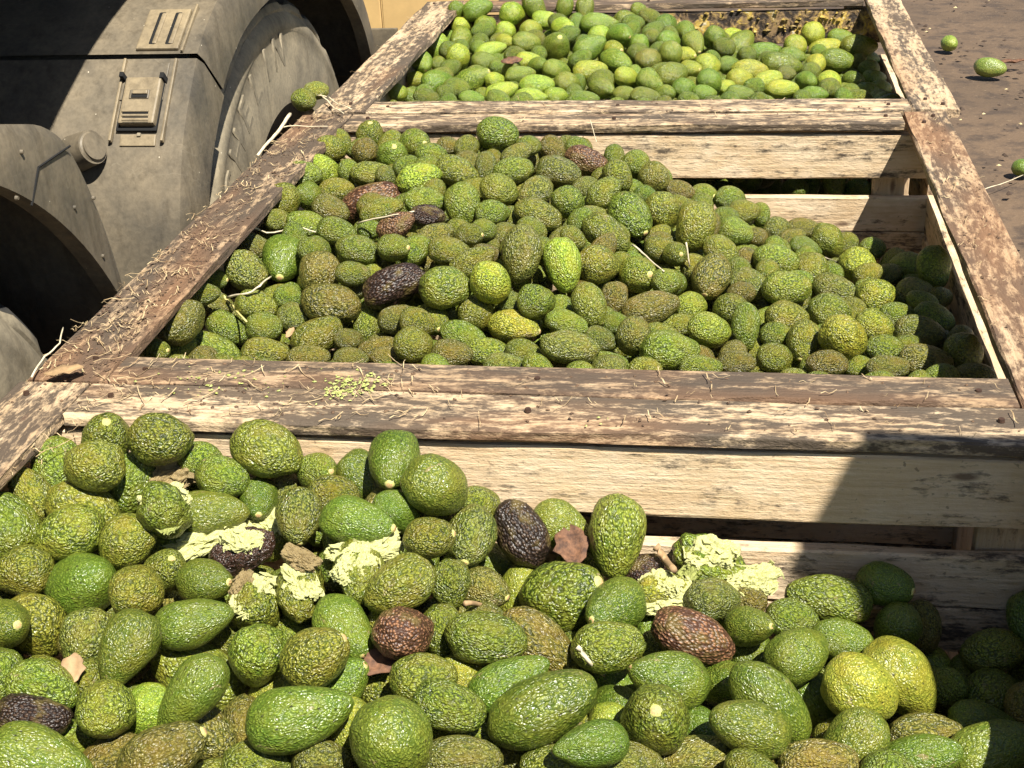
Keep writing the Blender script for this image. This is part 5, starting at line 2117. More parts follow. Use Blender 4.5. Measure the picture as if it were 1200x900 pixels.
Mp 32 1754 828 -4 76 -64 45 58
Mo -467 1589 859 98 -7 16 43 56
Mp -799 2021 858 -94 29 -20 50 75
Mp -740 2544 880 -91 37 19 51 64
Mp -713 2317 878 56 -44 -70 50 65
Mp -616 2264 875 18 -98 0 46 57
Mp 115 2508 799 -42 -15 -89 42 53
Mo 269 1878 805 -54 -81 -25 48 71
Mp 118 1913 831 -26 51 -82 40 59
Mo 170 2502 798 -17 -92 34 43 58
Mp -86 1711 892 -40 26 88 44 66
Mp 353 2051 760 -65 71 -28 45 64
Mp -141 2573 853 49 84 25 39 57
Mo -290 2383 919 36 85 38 42 59
Mp -373 1854 838 1 46 -89 43 59
Mp -455 2577 912 83 -54 -12 42 51
Mp -183 2003 886 38 51 -77 49 61
Mp -204 1957 874 -70 -71 5 43 52
Mo 277 2222 794 68 -70 -22 42 59
Mo -629 2406 881 -42 77 48 42 52
Mo 32 2050 894 67 -54 51 41 53
Mo 17 2106 820 45 46 76 47 69
Mp 129 1886 807 67 73 12 42 58
Mo -659 2007 876 -61 53 58 41 55
Mp 118 2483 747 -3 -97 -24 47 63
Mp 70 1653 844 88 47 -3 46 65
Mp -805 2526 953 54 -84 3 39 57
Mp -576 2608 904 66 -47 -59 51 69
Mo -533 2428 918 -27 -96 -12 49 70
Mp -212 2197 885 64 -47 60 51 66
Mp -136 2295 867 -22 93 29 43 58
Mp -669 2075 864 41 -55 73 42 54
Mp 94 2383 839 -93 -31 -19 50 62
Mp -314 2138 878 -8 -97 -23 42 53
Mp 361 1750 817 90 -6 43 41 58
Mp -511 1626 911 -8 -95 -29 46 58
Mp -116 1633 897 8 -78 -62 43 52
Mp -747 2124 919 -95 -20 24 41 50
Mo -235 2078 873 99 -12 -3 46 58
Mo -512 2231 960 24 88 -40 40 53
Mo -517 2197 925 98 15 -14 47 60
Mp -296 2209 938 15 -98 -14 41 51
Mo -781 1804 803 -60 80 9 49 67
Mp -242 2199 962 53 -20 82 44 55
Mp 68 2161 801 93 -10 36 44 60
Mp 159 1621 854 98 -19 -2 51 68
Mo 110 1813 856 98 22 3 41 54
Mo -508 1832 891 99 11 -6 40 54
Mp 231 2548 791 -79 18 -58 47 65
Mp -283 2561 980 81 -46 -37 47 58
Mp -308 2536 900 8 -68 -73 42 61
Mp -242 1665 847 -84 -52 14 46 64
Mp -435 1868 860 67 -64 -38 40 55
Mp -195 1710 908 -58 82 -1 43 53
Mp -803 2283 919 -98 19 -2 47 67
Mo -95 2467 876 78 -45 -44 40 56
Mp 216 2108 845 58 -77 29 41 51
Mp 198 2240 745 -58 81 11 43 53
Mp 88 1723 819 -84 45 30 49 64
Mp -438 2036 957 86 -3 -51 40 59
Mp -72 2302 831 -63 -12 77 43 62
Mp 174 2185 761 -31 90 32 43 53
Mp -174 2385 873 67 -73 16 40 51
Mp 84 2161 845 -8 98 -15 41 51
Mp -162 1998 842 -93 -34 10 47 61
Mo -712 2639 887 96 -4 26 40 53
Mp 332 2158 837 -87 31 38 42 58
Mo -494 1569 904 9 71 -70 41 50
Mp 245 1603 878 -6 -63 77 51 66
Mp -657 1862 822 -54 -71 45 48 62
Mp -794 2510 885 -83 50 23 44 54
Mp -426 1601 891 -23 -86 -46 50 67
Mp -91 2313 883 -81 -42 -41 42 61
Mp -593 1658 844 -14 -98 15 44 59
Mp -105 1754 896 99 10 -1 41 50
Mp -501 1961 892 -36 -81 -46 44 58
Mo 375 2105 767 5 -100 0 43 51
Mp -169 2195 856 58 80 14 44 59
Mp -457 2253 981 -84 -34 43 44 64
Mp -282 1571 891 87 -49 1 50 69
Mp -613 2033 903 -50 -63 -60 44 59
Mo -549 1945 862 -56 -80 -22 40 59
Mp -733 1683 840 35 91 22 51 73
Mo -18 1981 802 73 68 -10 46 61
Mp 179 1799 782 -81 14 58 49 71
Mp -84 2445 828 54 -84 -6 40 55
Mp 55 1994 809 20 -93 32 50 74
Mo -367 2422 905 85 -45 -26 49 68
Mp -396 1946 880 16 92 -35 43 59
Mo -418 2289 900 -91 -42 5 48 58
Mp 312 1905 761 0 -97 24 50 68
Mo 84 1700 879 6 -99 12 41 58
Mp -79 1932 805 -66 -35 67 41 60
Mo -793 2637 925 55 66 -51 43 57
Mp 274 1948 805 -79 -16 -59 40 51
Mp -655 1580 883 43 21 -88 44 53
Mp -124 2442 907 -59 -11 80 47 61
Mo 364 2461 772 12 -99 -2 40 58
Mp -287 2024 973 -10 77 -63 45 57
Mp -593 2484 951 -53 -48 70 40 50
Mp 314 2371 760 54 79 -29 40 57
Mo -282 1998 878 45 65 -62 47 70
Mo -810 2446 872 -82 51 28 41 50
Mp -224 2404 920 -75 52 41 42 52
Mp -140 1959 816 36 -79 49 39 51
Mp -103 1721 827 -15 55 -82 42 51
Mp -794 1612 934 -97 -14 20 49 73
Mp -791 1610 888 98 -1 -18 46 67
Mo -12 2228 854 34 -94 7 47 59
Mp 49 2336 850 -67 74 8 41 53
Mp 325 2511 776 -92 -34 -19 43 58
Mo -635 2233 929 48 -67 57 44 56
Mo 224 2556 738 -29 23 93 40 60
Mp 200 1925 779 29 96 2 42 54
Mp 370 1796 814 -12 36 -93 44 59
Mp -349 2619 957 -52 -84 14 47 57
Mp -543 1811 809 41 -56 -72 43 53
Mo -84 2024 829 94 29 -16 41 49
Mo 347 2040 823 92 -38 5 40 55
Mp 249 2335 721 -40 81 -42 48 65
Mp -256 2575 912 56 -73 39 39 51
Mp 274 2219 735 53 -10 84 49 69
Mp -416 1621 851 63 -77 10 44 61
Mo -417 1767 828 -15 95 27 41 55
Mo -403 2312 961 33 -94 9 44 59
Mp -282 2479 885 99 -13 -9 44 56
Mp 303 2504 705 23 -76 -61 41 60
Mp -750 2023 890 -49 87 -2 49 64
Mp 125 2181 864 95 -19 25 40 58
Mp -155 1741 807 14 89 -44 47 65
Mo -738 2483 886 -60 -25 -76 43 57
Mp -171 2114 917 -84 -1 -54 40 48
Mp -393 2412 966 -97 9 -24 45 64
Mp -746 1603 857 -76 55 35 45 56
Mo 97 2560 789 -39 92 8 44 61
Mp -136 2384 838 37 78 51 45 57
Mp 139 1568 877 76 -64 -8 41 56
Mp 224 1787 823 52 75 41 48 58
Mp -110 1993 882 58 60 55 40 52
Mp -413 2341 916 40 -80 -46 42 58
Mp -557 2027 885 -32 -93 17 40 59
Mp 372 1988 784 73 -65 -21 47 60
Mp -378 1979 942 75 60 -27 41 49
Mp -494 1707 817 -20 -98 3 42 52
Mo -508 1795 859 100 -9 1 50 69
Mo -85 1846 873 15 77 62 39 57
Mp -229 1707 878 69 -47 55 40 52
Mp -182 1814 857 64 72 26 41 60
Mp -511 2509 903 -97 -8 24 47 64
Mp 373 2461 724 70 -42 -58 41 62
Mp -722 2098 962 -14 16 98 47 63
Mp -690 2502 952 88 -43 -22 40 56
Mp -295 1889 905 -85 53 -8 40 51
Mp -225 2446 957 38 -72 58 47 58
Mo 274 2546 733 45 76 -47 44 63
Mp 35 2294 864 -92 -38 3 41 56
Mp 151 1929 783 61 -77 17 44 56
Mp 332 2540 743 -89 30 33 43 57
Mo -547 1686 909 17 -78 60 46 58
Mp 239 1733 808 -23 -95 21 43 56
Mp -238 2304 863 84 -53 6 40 57
Mo -232 2419 871 88 30 37 46 63
Mp 127 2203 830 94 7 33 43 61
Mo -672 2136 873 -62 -78 6 47 66
Mp 278 1769 875 27 80 54 40 49
Mp 56 1908 812 -40 91 7 39 51
Mp -613 2054 950 -63 77 8 47 58
Mp -580 1712 833 60 -55 59 42 52
Mo 16 2144 797 -100 5 0 43 53
Mo 128 2025 773 -54 84 -6 44 59
Mp 251 2122 817 -43 -70 -57 40 49
Mp -659 1643 883 61 79 8 48 58
Mo -802 1644 849 12 -85 52 40 54
Bs 85 3178 903 -95 4 30 47 65
Bs -752 3410 883 -88 44 16 57 84
Bs -201 3722 959 60 70 39 53 76
Bs -739 3863 899 -83 -50 -26 52 65
Bs -127 3295 888 -82 -32 -47 46 56
Bs 308 3670 819 40 73 -55 57 82
Bs -491 3133 901 -29 79 54 57 78
Bs 375 3026 884 47 81 -33 47 67
Bs -722 3036 932 -93 -35 12 47 65
Bs 280 3644 771 -54 7 84 56 79
Bs 293 3071 887 -35 -79 50 55 80
Bs -92 3475 903 -69 -63 36 52 74
Bs 130 3324 863 -13 98 16 44 63
Bs 123 3338 814 -88 45 13 52 72
Bs -198 3644 962 11 93 -34 46 59
Bs 170 2998 899 19 96 22 51 68
Bs 21 3854 864 -43 -90 7 45 59
Bs 288 3500 807 -88 43 21 57 71
Bs -601 3536 916 15 -92 -36 54 77
Bs -85 3098 932 88 -47 -9 45 54
Bs -24 2996 928 14 -99 10 51 73
Bs -597 2959 933 -32 -94 6 55 81
Bs -108 3427 891 -70 3 71 49 69
Bs 92 3185 839 -72 -50 -48 58 81
Bs -484 3289 909 91 35 -21 46 59
Bs -32 3087 922 -35 90 -26 53 69
Bs 95 2988 922 72 -28 63 46 68
Bs -96 3462 842 64 -76 10 56 68
Bs -531 2987 934 -38 85 -37 46 58
Bs -485 3821 924 85 52 -2 51 65
Bs -41 3579 912 -7 -59 81 51 73
Bs -571 3825 924 18 96 23 49 66
Bs -336 3070 936 98 -15 -10 50 60
Bs 17 3052 922 -5 -60 80 55 69
Bs 300 3405 865 38 85 36 54 71
Bs -514 3403 914 40 91 -13 50 72
Bs 60 3843 827 88 42 20 50 64
Bs 48 3635 910 -28 85 -44 51 75
Bs -41 3378 895 -56 -82 -10 50 70
Bs -413 2949 926 79 -57 22 49 64
Bs -300 3694 902 -29 63 -72 52 69
Bs 314 3323 872 -91 -11 39 57 75
Bs 91 3018 880 -81 -56 17 45 61
Bs -92 3088 888 96 9 -28 47 60
Bs 191 3796 851 96 -14 22 56 79
Bs -103 3028 923 -23 82 -52 52 69
Bs 56 3298 865 26 -83 49 50 66
Bs -352 3545 896 88 32 -36 57 71
Bs -20 2897 914 10 99 -4 56 69
Bs 367 3362 861 -19 -97 -13 53 68
Bs -546 3828 882 -83 -45 33 47 60
Bs 338 3535 818 -43 -89 -13 45 57
Bs -738 3475 881 76 30 -58 58 71
Bs 374 3701 857 75 65 -13 50 64
Bs -249 3318 882 85 52 6 56 71
Bs -281 3796 917 -68 55 48 47 66
Bs -411 3336 897 54 84 -4 47 62
Bs 258 3531 859 -90 43 -2 53 65
Bs -536 2951 909 -71 55 -43 45 60
Bs 29 3590 882 36 88 30 46 61
Bs -377 3407 888 38 92 -7 45 63
Bs -343 3480 913 -98 15 11 47 59
Bs 195 3616 854 19 -43 88 49 62
Bs -511 3219 928 47 -85 22 48 57
Bs 121 3084 913 85 44 28 50 61
Bs -700 3026 883 97 21 7 54 67
Bs 163 3784 793 88 -4 47 50 63
Bs -535 2890 925 -1 99 -15 55 66
Bs -148 3149 893 -80 53 28 46 66
Bs -250 3253 890 21 70 -68 47 63
Bs -471 3515 901 -32 -95 2 57 73
Bs 199 3416 832 76 -60 -24 52 74
Bs -764 3539 878 -9 -99 13 53 69
Bs -421 3641 972 80 58 15 48 69
Bs -154 3439 894 40 69 61 44 64
Bs 148 3721 864 1 99 -12 56 77
Bs 371 3292 872 -18 82 -55 57 81
Bs -675 2936 935 38 93 3 58 83
Bs -89 3691 911 46 84 -28 50 73
Bs -595 3005 894 -96 -9 28 51 67
Bs -473 3876 928 43 72 54 48 62
Bs 44 3437 839 -53 -45 -72 53 79
Bs -348 3720 876 -55 59 59 55 74
Bs 217 2910 898 -81 0 59 52 65
Bs -252 2953 923 32 -95 -5 57 73
Bs -296 3597 916 -13 62 77 54 80
Bs 11 3681 892 85 -3 -53 56 75
Bs 88 3253 881 -67 65 34 46 61
Bs 301 3388 811 14 -8 99 45 56
Bs -21 3403 843 91 31 -26 57 74
Bs -364 3134 892 88 44 -17 45 62
Bs -202 3415 891 1 -99 13 46 57
Bs -160 3370 931 86 42 30 55 75
Bs -450 3081 901 75 66 8 49 73
Bs 52 3616 843 23 96 12 55 77
Bs -677 3695 939 -65 -61 -45 52 65
Bs -653 3698 898 -95 -29 -10 44 66
Bs -156 3507 898 -87 -47 -14 56 70
Bs -452 3600 943 -58 -60 55 46 68
Bs 360 3612 803 -33 -61 72 50 62
Bs -262 3442 887 66 -34 67 47 67
Bs -144 3353 875 76 -42 -49 55 67
Bs -468 3733 921 99 -13 0 55 80
Bs -575 3315 889 28 -8 -96 55 72
Bs 214 3850 853 85 53 2 50 63
Bs -306 3084 899 -44 63 64 50 63
Bs 274 3057 837 -88 -46 11 49 64
Bs 83 2974 867 87 -7 -48 45 63
Bs 30 2929 919 -66 -60 45 48 69
Bs -38 3286 858 8 -83 56 53 66
Bs -247 3181 876 -86 35 -36 54 68
Bs -207 3443 846 -92 -33 -21 55 82
Bs -647 3488 888 76 15 63 55 68
Bs -413 3772 934 -68 -68 -28 52 65
Bs -184 3675 907 -66 13 -74 54 77
Bs 346 3167 875 -51 86 8 45 61
Bs -376 3778 887 -76 -35 54 52 76
Bs 130 3640 863 61 -13 -78 49 66
Bs -75 3591 866 2 -98 20 53 80
Bs 125 3098 851 44 -60 -67 56 72
Bs -543 3437 877 -81 -43 -40 53 66
Bs -340 3373 882 50 -51 70 48 65
Bs -393 3255 871 -80 -51 -33 48 66
Bs -565 3727 924 99 -12 -4 46 62
Bs -13 2939 869 -76 -44 48 53 77
Bs 310 3306 815 -44 73 52 51 62
Bs 216 3142 893 80 -34 -49 45 57
Bs -664 3701 853 -85 5 -52 46 62
Bs -762 3405 821 11 16 98 50 70
Bs 217 3836 801 70 58 -41 49 73
Bs -453 3709 862 -27 86 44 56 73
Bs -174 3573 903 73 34 -59 54 69
Bs -108 3696 866 -78 61 -12 45 56
Bs -586 3870 897 98 -1 -18 54 68
Bs -744 3735 876 -24 -71 -66 48 67
Bs -202 3159 856 -7 -68 73 50 65
Bs -577 3322 830 46 88 14 54 71
Bs 162 3421 786 25 49 84 46 63
Bs -430 2973 864 -89 -13 -43 58 79
Bs -114 3590 904 -74 67 -1 44 60
Bs -710 3145 931 -79 -47 40 47 69
Bs -710 3687 894 -9 100 -4 55 76
Bs 370 3680 811 12 94 -32 52 71
Bs -552 3580 921 73 48 -48 47 58
Bs -501 3619 923 -77 -59 22 53 75
Bs -523 3664 952 -78 -63 -3 56 79
Bs -104 2939 923 18 -4 -98 48 63
Bs -120 2949 866 87 -49 -4 46 55
Bs -490 3414 867 57 73 37 47 62
Bs -543 3502 945 92 -35 -16 55 70
Bs -106 3220 878 -91 -14 -39 48 57
Bs -311 3135 863 12 -99 5 54 80
Bs -322 3264 866 -89 41 -20 56 78
Bs 352 3532 768 88 15 45 54 66
Bs -191 3584 855 -11 -95 -28 49 72
Bs 100 3295 827 -100 5 1 46 59
Bs -748 2949 923 -92 32 21 53 67
Bs -378 3116 846 81 52 28 52 67
Bs -94 3199 841 11 -96 26 46 61
Bs -687 3837 881 70 -44 56 49 69
Bs -197 3754 911 -97 -24 8 51 72
Bs 83 3704 858 -83 14 -53 46 59
Bs -228 3498 952 -72 69 -7 54 67
Bs 216 3711 868 91 -30 -30 53 66
Bs -448 3434 925 79 -51 35 55 75
Bs -611 3055 921 99 -10 -13 53 78
Bs 170 3016 843 -85 20 49 58 71
Bs -194 3750 863 24 97 1 47 58
Bs -494 3665 884 95 -27 17 47 62
Bs -724 3194 922 17 8 -98 51 63
Bs -584 3259 898 81 15 -57 50 73
Bs -587 3000 836 -93 5 37 45 61
Bs -655 3343 880 -100 4 -8 53 78
Bs 276 3256 895 -35 68 65 44 56
Bs 126 3399 850 -16 31 94 52 78
Bs -11 3173 893 90 -35 -25 50 65
Bs -777 2938 879 22 -89 -40 44 66
Bs -407 3554 851 97 -23 8 58 83
Bs -10 3365 806 -91 41 -4 49 66
Bs -219 3218 856 10 -59 -80 47 63
Bs -386 3280 825 -64 76 10 52 63
Bs -388 3073 914 59 -80 10 55 78
Bs -309 3181 816 54 24 -81 44 60
Bs -468 3028 941 -69 -53 -49 55 74
Bs -616 3453 864 93 -12 34 49 68
Bs 0 3207 854 -24 -97 5 52 71
Bs -618 2889 927 83 40 39 45 59
Bs -222 3346 841 -72 70 -5 46 57
Bs -250 2946 871 41 82 -41 48 63
Bs -505 3761 883 100 8 4 47 63
Bs -712 3464 927 71 68 21 47 64
Bs -587 3046 859 -56 38 74 48 58
Bs -738 3109 902 23 -95 23 54 79
Bs -733 3591 939 89 6 -46 55 72
Bs -334 3012 927 90 -40 -15 57 81
Bs -579 3135 892 30 94 -15 47 58
Bs -532 3551 885 -86 -48 14 56 76
Bs 98 3382 790 67 71 22 49 69
Bs -205 3630 891 -43 46 -77 54 79
Bs -444 3357 875 -31 -93 -20 47 58
Bs -216 3493 887 -97 -26 0 48 63
Bs -568 3491 861 15 -97 21 55 76
Bs -473 3185 891 57 -82 -10 47 65
Bs -143 3051 930 -41 -46 -78 47 57
Bs -32 3507 883 -63 -21 75 49 68
Bs -112 3065 849 -60 32 74 45 58
Bs 160 2950 865 97 24 4 54 81
Bs 178 3176 878 -53 84 -12 45 57
Bs -651 3103 927 53 32 78 47 56
Bs 206 3057 905 -68 69 25 54 68
Bs 219 3488 863 60 75 28 49 71
Bs -558 3644 914 -13 92 -37 44 66
Bs -149 3212 846 26 -81 52 56 82
Bs -744 2967 856 51 65 56 51 76
Bs -269 3503 894 19 97 15 54 70
Bs 51 3290 793 99 -7 7 55 81
Bs -312 2999 873 4 -96 29 53 67
Bs -308 3313 927 -87 40 -30 58 74
Bs -243 3278 832 95 28 -13 52 72
Bs 256 3283 864 -90 -44 1 47 64
Bs -638 2995 932 42 16 89 44 65
Bs -385 2931 890 -8 98 -16 48 71
Bs -667 3546 873 98 14 -14 53 71
Bs -762 3227 876 93 -4 -35 46 61
Bs 27 3729 854 -25 -91 -34 44 57
Bs -380 3601 955 -27 80 -53 46 66
Bs -116 3565 841 90 16 40 49 63
Bs 230 3308 817 -90 42 -4 55 72
Bs -215 3830 974 -81 -25 53 52 69
Bs -662 3594 852 -25 -86 -45 50 68
Bs -155 2930 900 -94 -26 -21 49 70
Bs -157 3073 875 -15 96 -22 49 73
Bs -57 3207 811 -81 24 -53 47 66
Bs 322 3131 837 54 81 21 47 70
Bs -629 3735 938 -66 -75 -2 44 56
Bs -385 3322 856 10 -89 45 46 61
Bs -293 3035 837 -90 43 -1 46 62
Bs -628 3107 868 20 -18 -96 57 71
Bs -330 2887 930 -96 7 27 51 62
Bs 125 3644 804 34 89 -30 56 70
Bs -521 3061 943 -66 57 48 53 73
Bs -664 3630 938 36 -92 -13 48 68
Bs -289 3634 886 -84 -53 10 47 69
Bs -244 3585 901 -45 71 55 50 74
Bs -691 2969 864 -22 97 4 56 72
Bs -502 3146 829 -43 15 -89 57 79
Bs 262 2948 915 -68 35 64 52 72
Bs -481 2879 927 -83 -36 43 54 67
Bs 337 3613 749 38 -89 -25 53 76
Bs -456 3226 880 -10 -40 -91 45 67
Bs -316 3805 872 90 3 44 48 63
Bs -179 3124 833 -97 -12 23 46 65
Bs -540 3088 900 77 -8 -63 55 79
Bs -429 3403 887 -91 -3 40 46 60
Bs -640 2898 877 100 -9 -2 56 68
Bs 158 3157 837 -40 84 37 46 66
Bs 175 3553 850 -18 -56 81 49 66
Bs -521 3318 884 -7 100 6 46 64
Bs 256 3547 792 95 -27 15 53 75
Bs 381 3469 815 -64 -64 43 46 58
Bs -55 3492 823 -26 -39 -88 56 71
Bs 29 3064 863 59 -81 0 52 77
Bs -532 3092 842 98 18 2 56 80
Bs 177 3250 898 -5 100 -6 44 62
Bs 212 3673 833 87 49 5 47 65
Bs -62 2969 910 -66 12 74 51 71
Bs -418 3787 865 41 -90 -10 46 60
Bs 331 2969 901 27 96 6 47 56
Bs -360 3197 926 -26 86 43 47 63
Bs 11 3522 849 62 -47 62 45 59
Bs -395 3829 931 5 36 -93 48 66
Bs -259 3773 971 100 0 3 51 67
Bs 156 3734 816 61 -78 13 53 78
Bs -475 3818 879 9 97 24 45 57
Bs -712 3196 866 51 85 -16 45 59
Bs -673 3507 824 -89 9 -45 54 74
Bs -575 3783 877 67 -74 -6 47 68
Bs 84 3729 812 80 23 -55 48 61
Bs 211 3395 783 98 3 -21 49 62
Bs 199 3276 854 18 -79 58 53 67
Bs -412 3690 932 -96 -28 10 56 84
Bs 295 3123 900 100 3 -7 49 74
Bs 348 3773 857 49 -60 63 50 67
Bs 284 2980 871 -82 -3 58 44 63
Bs -563 3157 837 -53 5 -85 49 63
Bs -354 3412 835 91 -29 31 56 74
Bs 391 3813 810 17 -86 47 50 66
Bs -755 3173 840 70 69 -18 46 67
Bs -421 3560 926 -84 53 13 46 63
Bs -293 3315 832 3 52 -85 58 73
Bs 247 3361 892 -46 -84 28 54 66
Bs -78 3141 906 -69 64 33 52 73
Bs 114 3542 853 84 -54 -3 44 60
Bs 75 3234 806 -35 93 7 47 68
Bs -619 3652 895 -91 36 -22 57 75
Bs -271 3807 857 -52 84 18 45 55
Bs -744 3545 832 66 75 -7 44 55
Bs -621 3188 905 -8 92 39 50 63
Bs -614 3566 843 95 -22 -22 48 61
Bs -628 3425 912 -98 -1 22 48 67
Bs 342 2916 905 93 -1 37 54 73
Bs 56 3334 827 25 -83 -49 46 62
Bs -705 3326 848 -11 -98 16 51 64
Bs -47 3560 838 21 98 -3 47 64
Bs 21 3553 813 -70 -45 -55 51 69
Bs 370 3305 808 -95 28 -10 54 67
Bs -756 3253 830 43 -30 -85 47 63
Bs -194 2941 856 40 91 10 56 81
Bs -581 2901 897 -14 -96 23 46 57
Bs -452 3603 875 75 -16 64 56 79
Bs -209 3527 851 -85 52 13 52 71
Bs 114 3433 814 -80 -53 -26 48 70
Bs -336 3636 863 -24 92 31 47 67
Bs -190 2995 930 77 46 -44 54 78
Bs 166 3198 803 -86 -48 -15 56 77
Bs 215 3260 795 96 -22 14 54 78
Bs -681 3050 835 -38 92 -6 54 70
Bs -328 2913 878 90 -24 -37 57 71
Bs 61 3513 830 89 23 39 57 76
Bs -80 2879 930 86 -51 7 52 74
Bs -527 3190 889 8 91 -41 50 70
Bs -318 3571 854 36 -85 -38 51 69
Bs -651 3286 857 -29 96 0 56 78
Bs -485 3366 839 77 47 -43 54 75
Bs -13 3845 819 96 9 26 48 67
Bs -24 3066 830 -95 30 9 55 72
Bs -92 3363 852 46 -89 0 54 78
Bs -273 3504 834 76 -43 -48 49 64
Bs -632 3780 900 -79 -43 43 46 57
Bs 219 3135 838 -19 34 -92 46 65
Bs -368 3608 902 41 90 18 56 74
Bs -118 3745 904 55 -82 14 55 67
Bs 274 3726 849 99 10 -12 46 59
Bs -269 3855 906 -65 76 -1 54 79
Bs -504 3464 844 -90 -15 -42 54 81
Bs 338 3264 837 -55 -83 -10 55 66
Bs 253 3814 823 -41 -67 62 45 65
Bs -316 3206 889 -50 -86 9 46 55
Bs -78 2911 889 97 20 13 44 60
Bs -746 3335 810 -81 53 26 55 72
Bs 9 3479 825 -8 -95 31 49 60
Bs 202 3352 867 -23 -95 -20 50 68
Bs -30 3107 868 -11 -99 10 45 58
Bs -142 3650 880 -62 -60 -51 55 67
Bs -243 3763 869 89 5 46 49 67
Bs -285 3088 834 57 82 5 51 67
Bs -63 3656 857 75 -63 20 56 73
Bs -614 3666 847 -90 17 41 49 71
Bs -169 3199 893 -7 81 58 45 62
Bs -484 3484 954 -51 71 -49 45 57
Bs -728 3602 876 25 72 65 54 76
Bs 249 3782 781 88 -47 -10 57 69
Bs 307 3198 841 -83 46 -30 51 69
Bs -541 2923 856 91 29 -31 47 66
Bs 302 3437 826 -93 21 29 48 59
Bs -115 3021 871 85 30 43 44 54
Bs -289 3439 839 38 89 -24 47 59
Bs 64 3391 862 41 91 -9 46 61
Bs 197 3690 787 -30 45 84 57 69
Bs 101 3469 875 17 -44 88 52 70
Bs -371 3022 886 75 -66 -1 45 65
Bs -389 3048 838 -20 2 -98 51 65
Bs -444 3500 867 38 92 -7 47 66
Bs -236 3020 915 -9 -98 -15 52 77
Bs -370 3190 869 69 -71 14 57 72
Bs -654 3237 930 91 -42 1 55 74
Bs -189 3082 923 69 69 22 45 57
Bs 17 3237 809 15 -98 12 50 64
Bs -614 3611 833 91 -7 40 49 69
Bs -110 3157 819 -64 70 31 47 59
Bs -445 3187 832 -79 -7 60 56 74
Bs -141 3795 920 35 90 -26 45 55
Bs -18 3754 865 93 -22 30 49 62
Bs 79 3081 835 32 -91 25 53 67
Bs -461 2988 905 37 89 27 44 56
Bs -450 3106 854 59 29 76 47 68
Bs -52 3147 839 3 -99 15 46 64
Bs 145 2932 914 100 7 -1 55 68
Bs -550 3718 878 89 -4 46 58 77
Bs -344 3451 869 22 -96 18 45 63
Bs 372 3225 885 78 14 61 53 73
Bs -292 3218 840 27 59 -76 44 56
Bs 287 3267 789 16 33 -93 49 73
Bs -760 3853 849 -66 56 50 55 69
Bs -234 3021 862 44 87 -21 47 61
Bs -351 3801 964 86 -51 -5 50 71
Bs 219 2978 900 -61 59 53 53 64
Bs 336 3450 782 -97 -19 -14 48 59
Bs 382 3484 766 60 -69 -40 50 69
Bs 36 3711 807 -35 94 4 55 78
Bs 131 3567 805 -77 -63 6 56 77
Bs -654 3344 832 -88 44 17 53 71
Bs -489 2982 859 45 36 -82 47 58
Bs -151 3068 823 -22 9 97 47 56
Bs 199 3577 806 18 88 43 52 76
Bs -44 3036 891 98 10 -20 50 62
Bs -261 3151 829 -16 -98 6 46 55
Bs -85 3340 908 93 36 12 44 54
Bs 353 3358 804 -99 -1 11 49 71
Bs 245 3097 880 -34 -90 -27 45 61
Bs -631 3180 854 90 -38 -22 51 72
Bs -555 3251 852 -66 26 -70 44 64
Bs 247 3182 877 -33 -92 -22 53 74
Bs -728 3762 839 91 21 -35 49 63
Bs -659 3836 840 45 89 -3 49 65
Bs 139 3285 790 85 53 1 53 64
Bs -727 3479 820 -36 -91 23 47 59
Bs 282 3601 836 -14 -94 33 54 66
Bs -413 3372 836 -60 26 -76 52 67
Bs -238 3666 922 95 14 27 49 66
Bs -634 3362 934 -88 -25 -40 44 60
Bs -649 3866 892 82 -49 -29 53 73
Bs 229 3018 861 97 -18 -14 49 60
Bs 191 3485 807 -37 -36 -85 49 69
Bs 379 3647 754 5 59 -80 44 55
Bs 245 3751 886 24 79 -56 49 73
Bs 40 3155 855 4 -77 -64 55 81
Bs 3 3003 879 -41 -87 29 51 73
Bs -388 3689 858 -60 77 23 57 80
Bs -698 3774 897 90 44 -3 48 61
Bs 311 3803 811 85 -37 39 45 64
Bs -464 3779 978 64 74 -21 47 67
Bs -253 3131 901 15 -76 -63 55 68
Bs 348 3188 808 -44 -82 -37 54 78
Bs 255 3598 788 -98 12 -15 45 63
Bs -194 3812 911 -14 -75 65 48 66
Bs -632 3233 835 53 54 -65 50 62
Bs -591 3397 877 89 40 20 49 66
Bs -441 3018 845 73 35 58 47 70
Bs -771 3496 842 69 61 39 47 67
Bs 307 3478 757 -3 -99 10 45 56
Bs -314 2938 936 41 -86 30 54 70
Bs 358 3042 838 86 19 -48 52 71
Bs -768 3178 890 -78 32 53 46 61
Bs -485 2924 892 -82 -58 3 55 78
Bs 341 3808 776 22 -98 0 55 70
Bs -720 3120 847 -62 76 -18 57 81
Bs -477 3298 849 98 22 -5 54 71
Bs -234 3668 850 -47 42 78 46 64
Bs -5 3651 847 -46 88 -13 54 70
Bs -565 3619 878 -99 13 10 46 62
Bs -581 3410 939 -9 -90 44 45 59
Bs -324 3136 814 -80 60 -8 49 71
Bs -631 3025 859 97 -20 -13 47 63
Bs -51 3020 848 39 91 10 46 63
Bs -639 3766 852 92 -35 17 45 55
Bs -558 2971 869 -43 -87 -25 48 63
Bs 136 3160 886 71 28 65 47 66
Bs -152 3400 830 30 95 -7 56 83
Bs -179 3515 952 43 -31 85 45 61
Bs 192 3093 858 23 33 -92 49 63
Bs 332 3734 827 -55 -60 58 48 66
Bs -51 3697 829 30 32 90 47 69
Bs 333 3710 767 34 -81 48 49 71
Bs -145 2879 925 2 -12 -99 51 65
Bs -776 3069 918 -18 75 64 45 66
Bs -374 3860 874 52 76 -39 54 76
Bs -166 3839 861 -96 27 6 52 69
Bs -185 3022 885 67 -68 -30 50 70
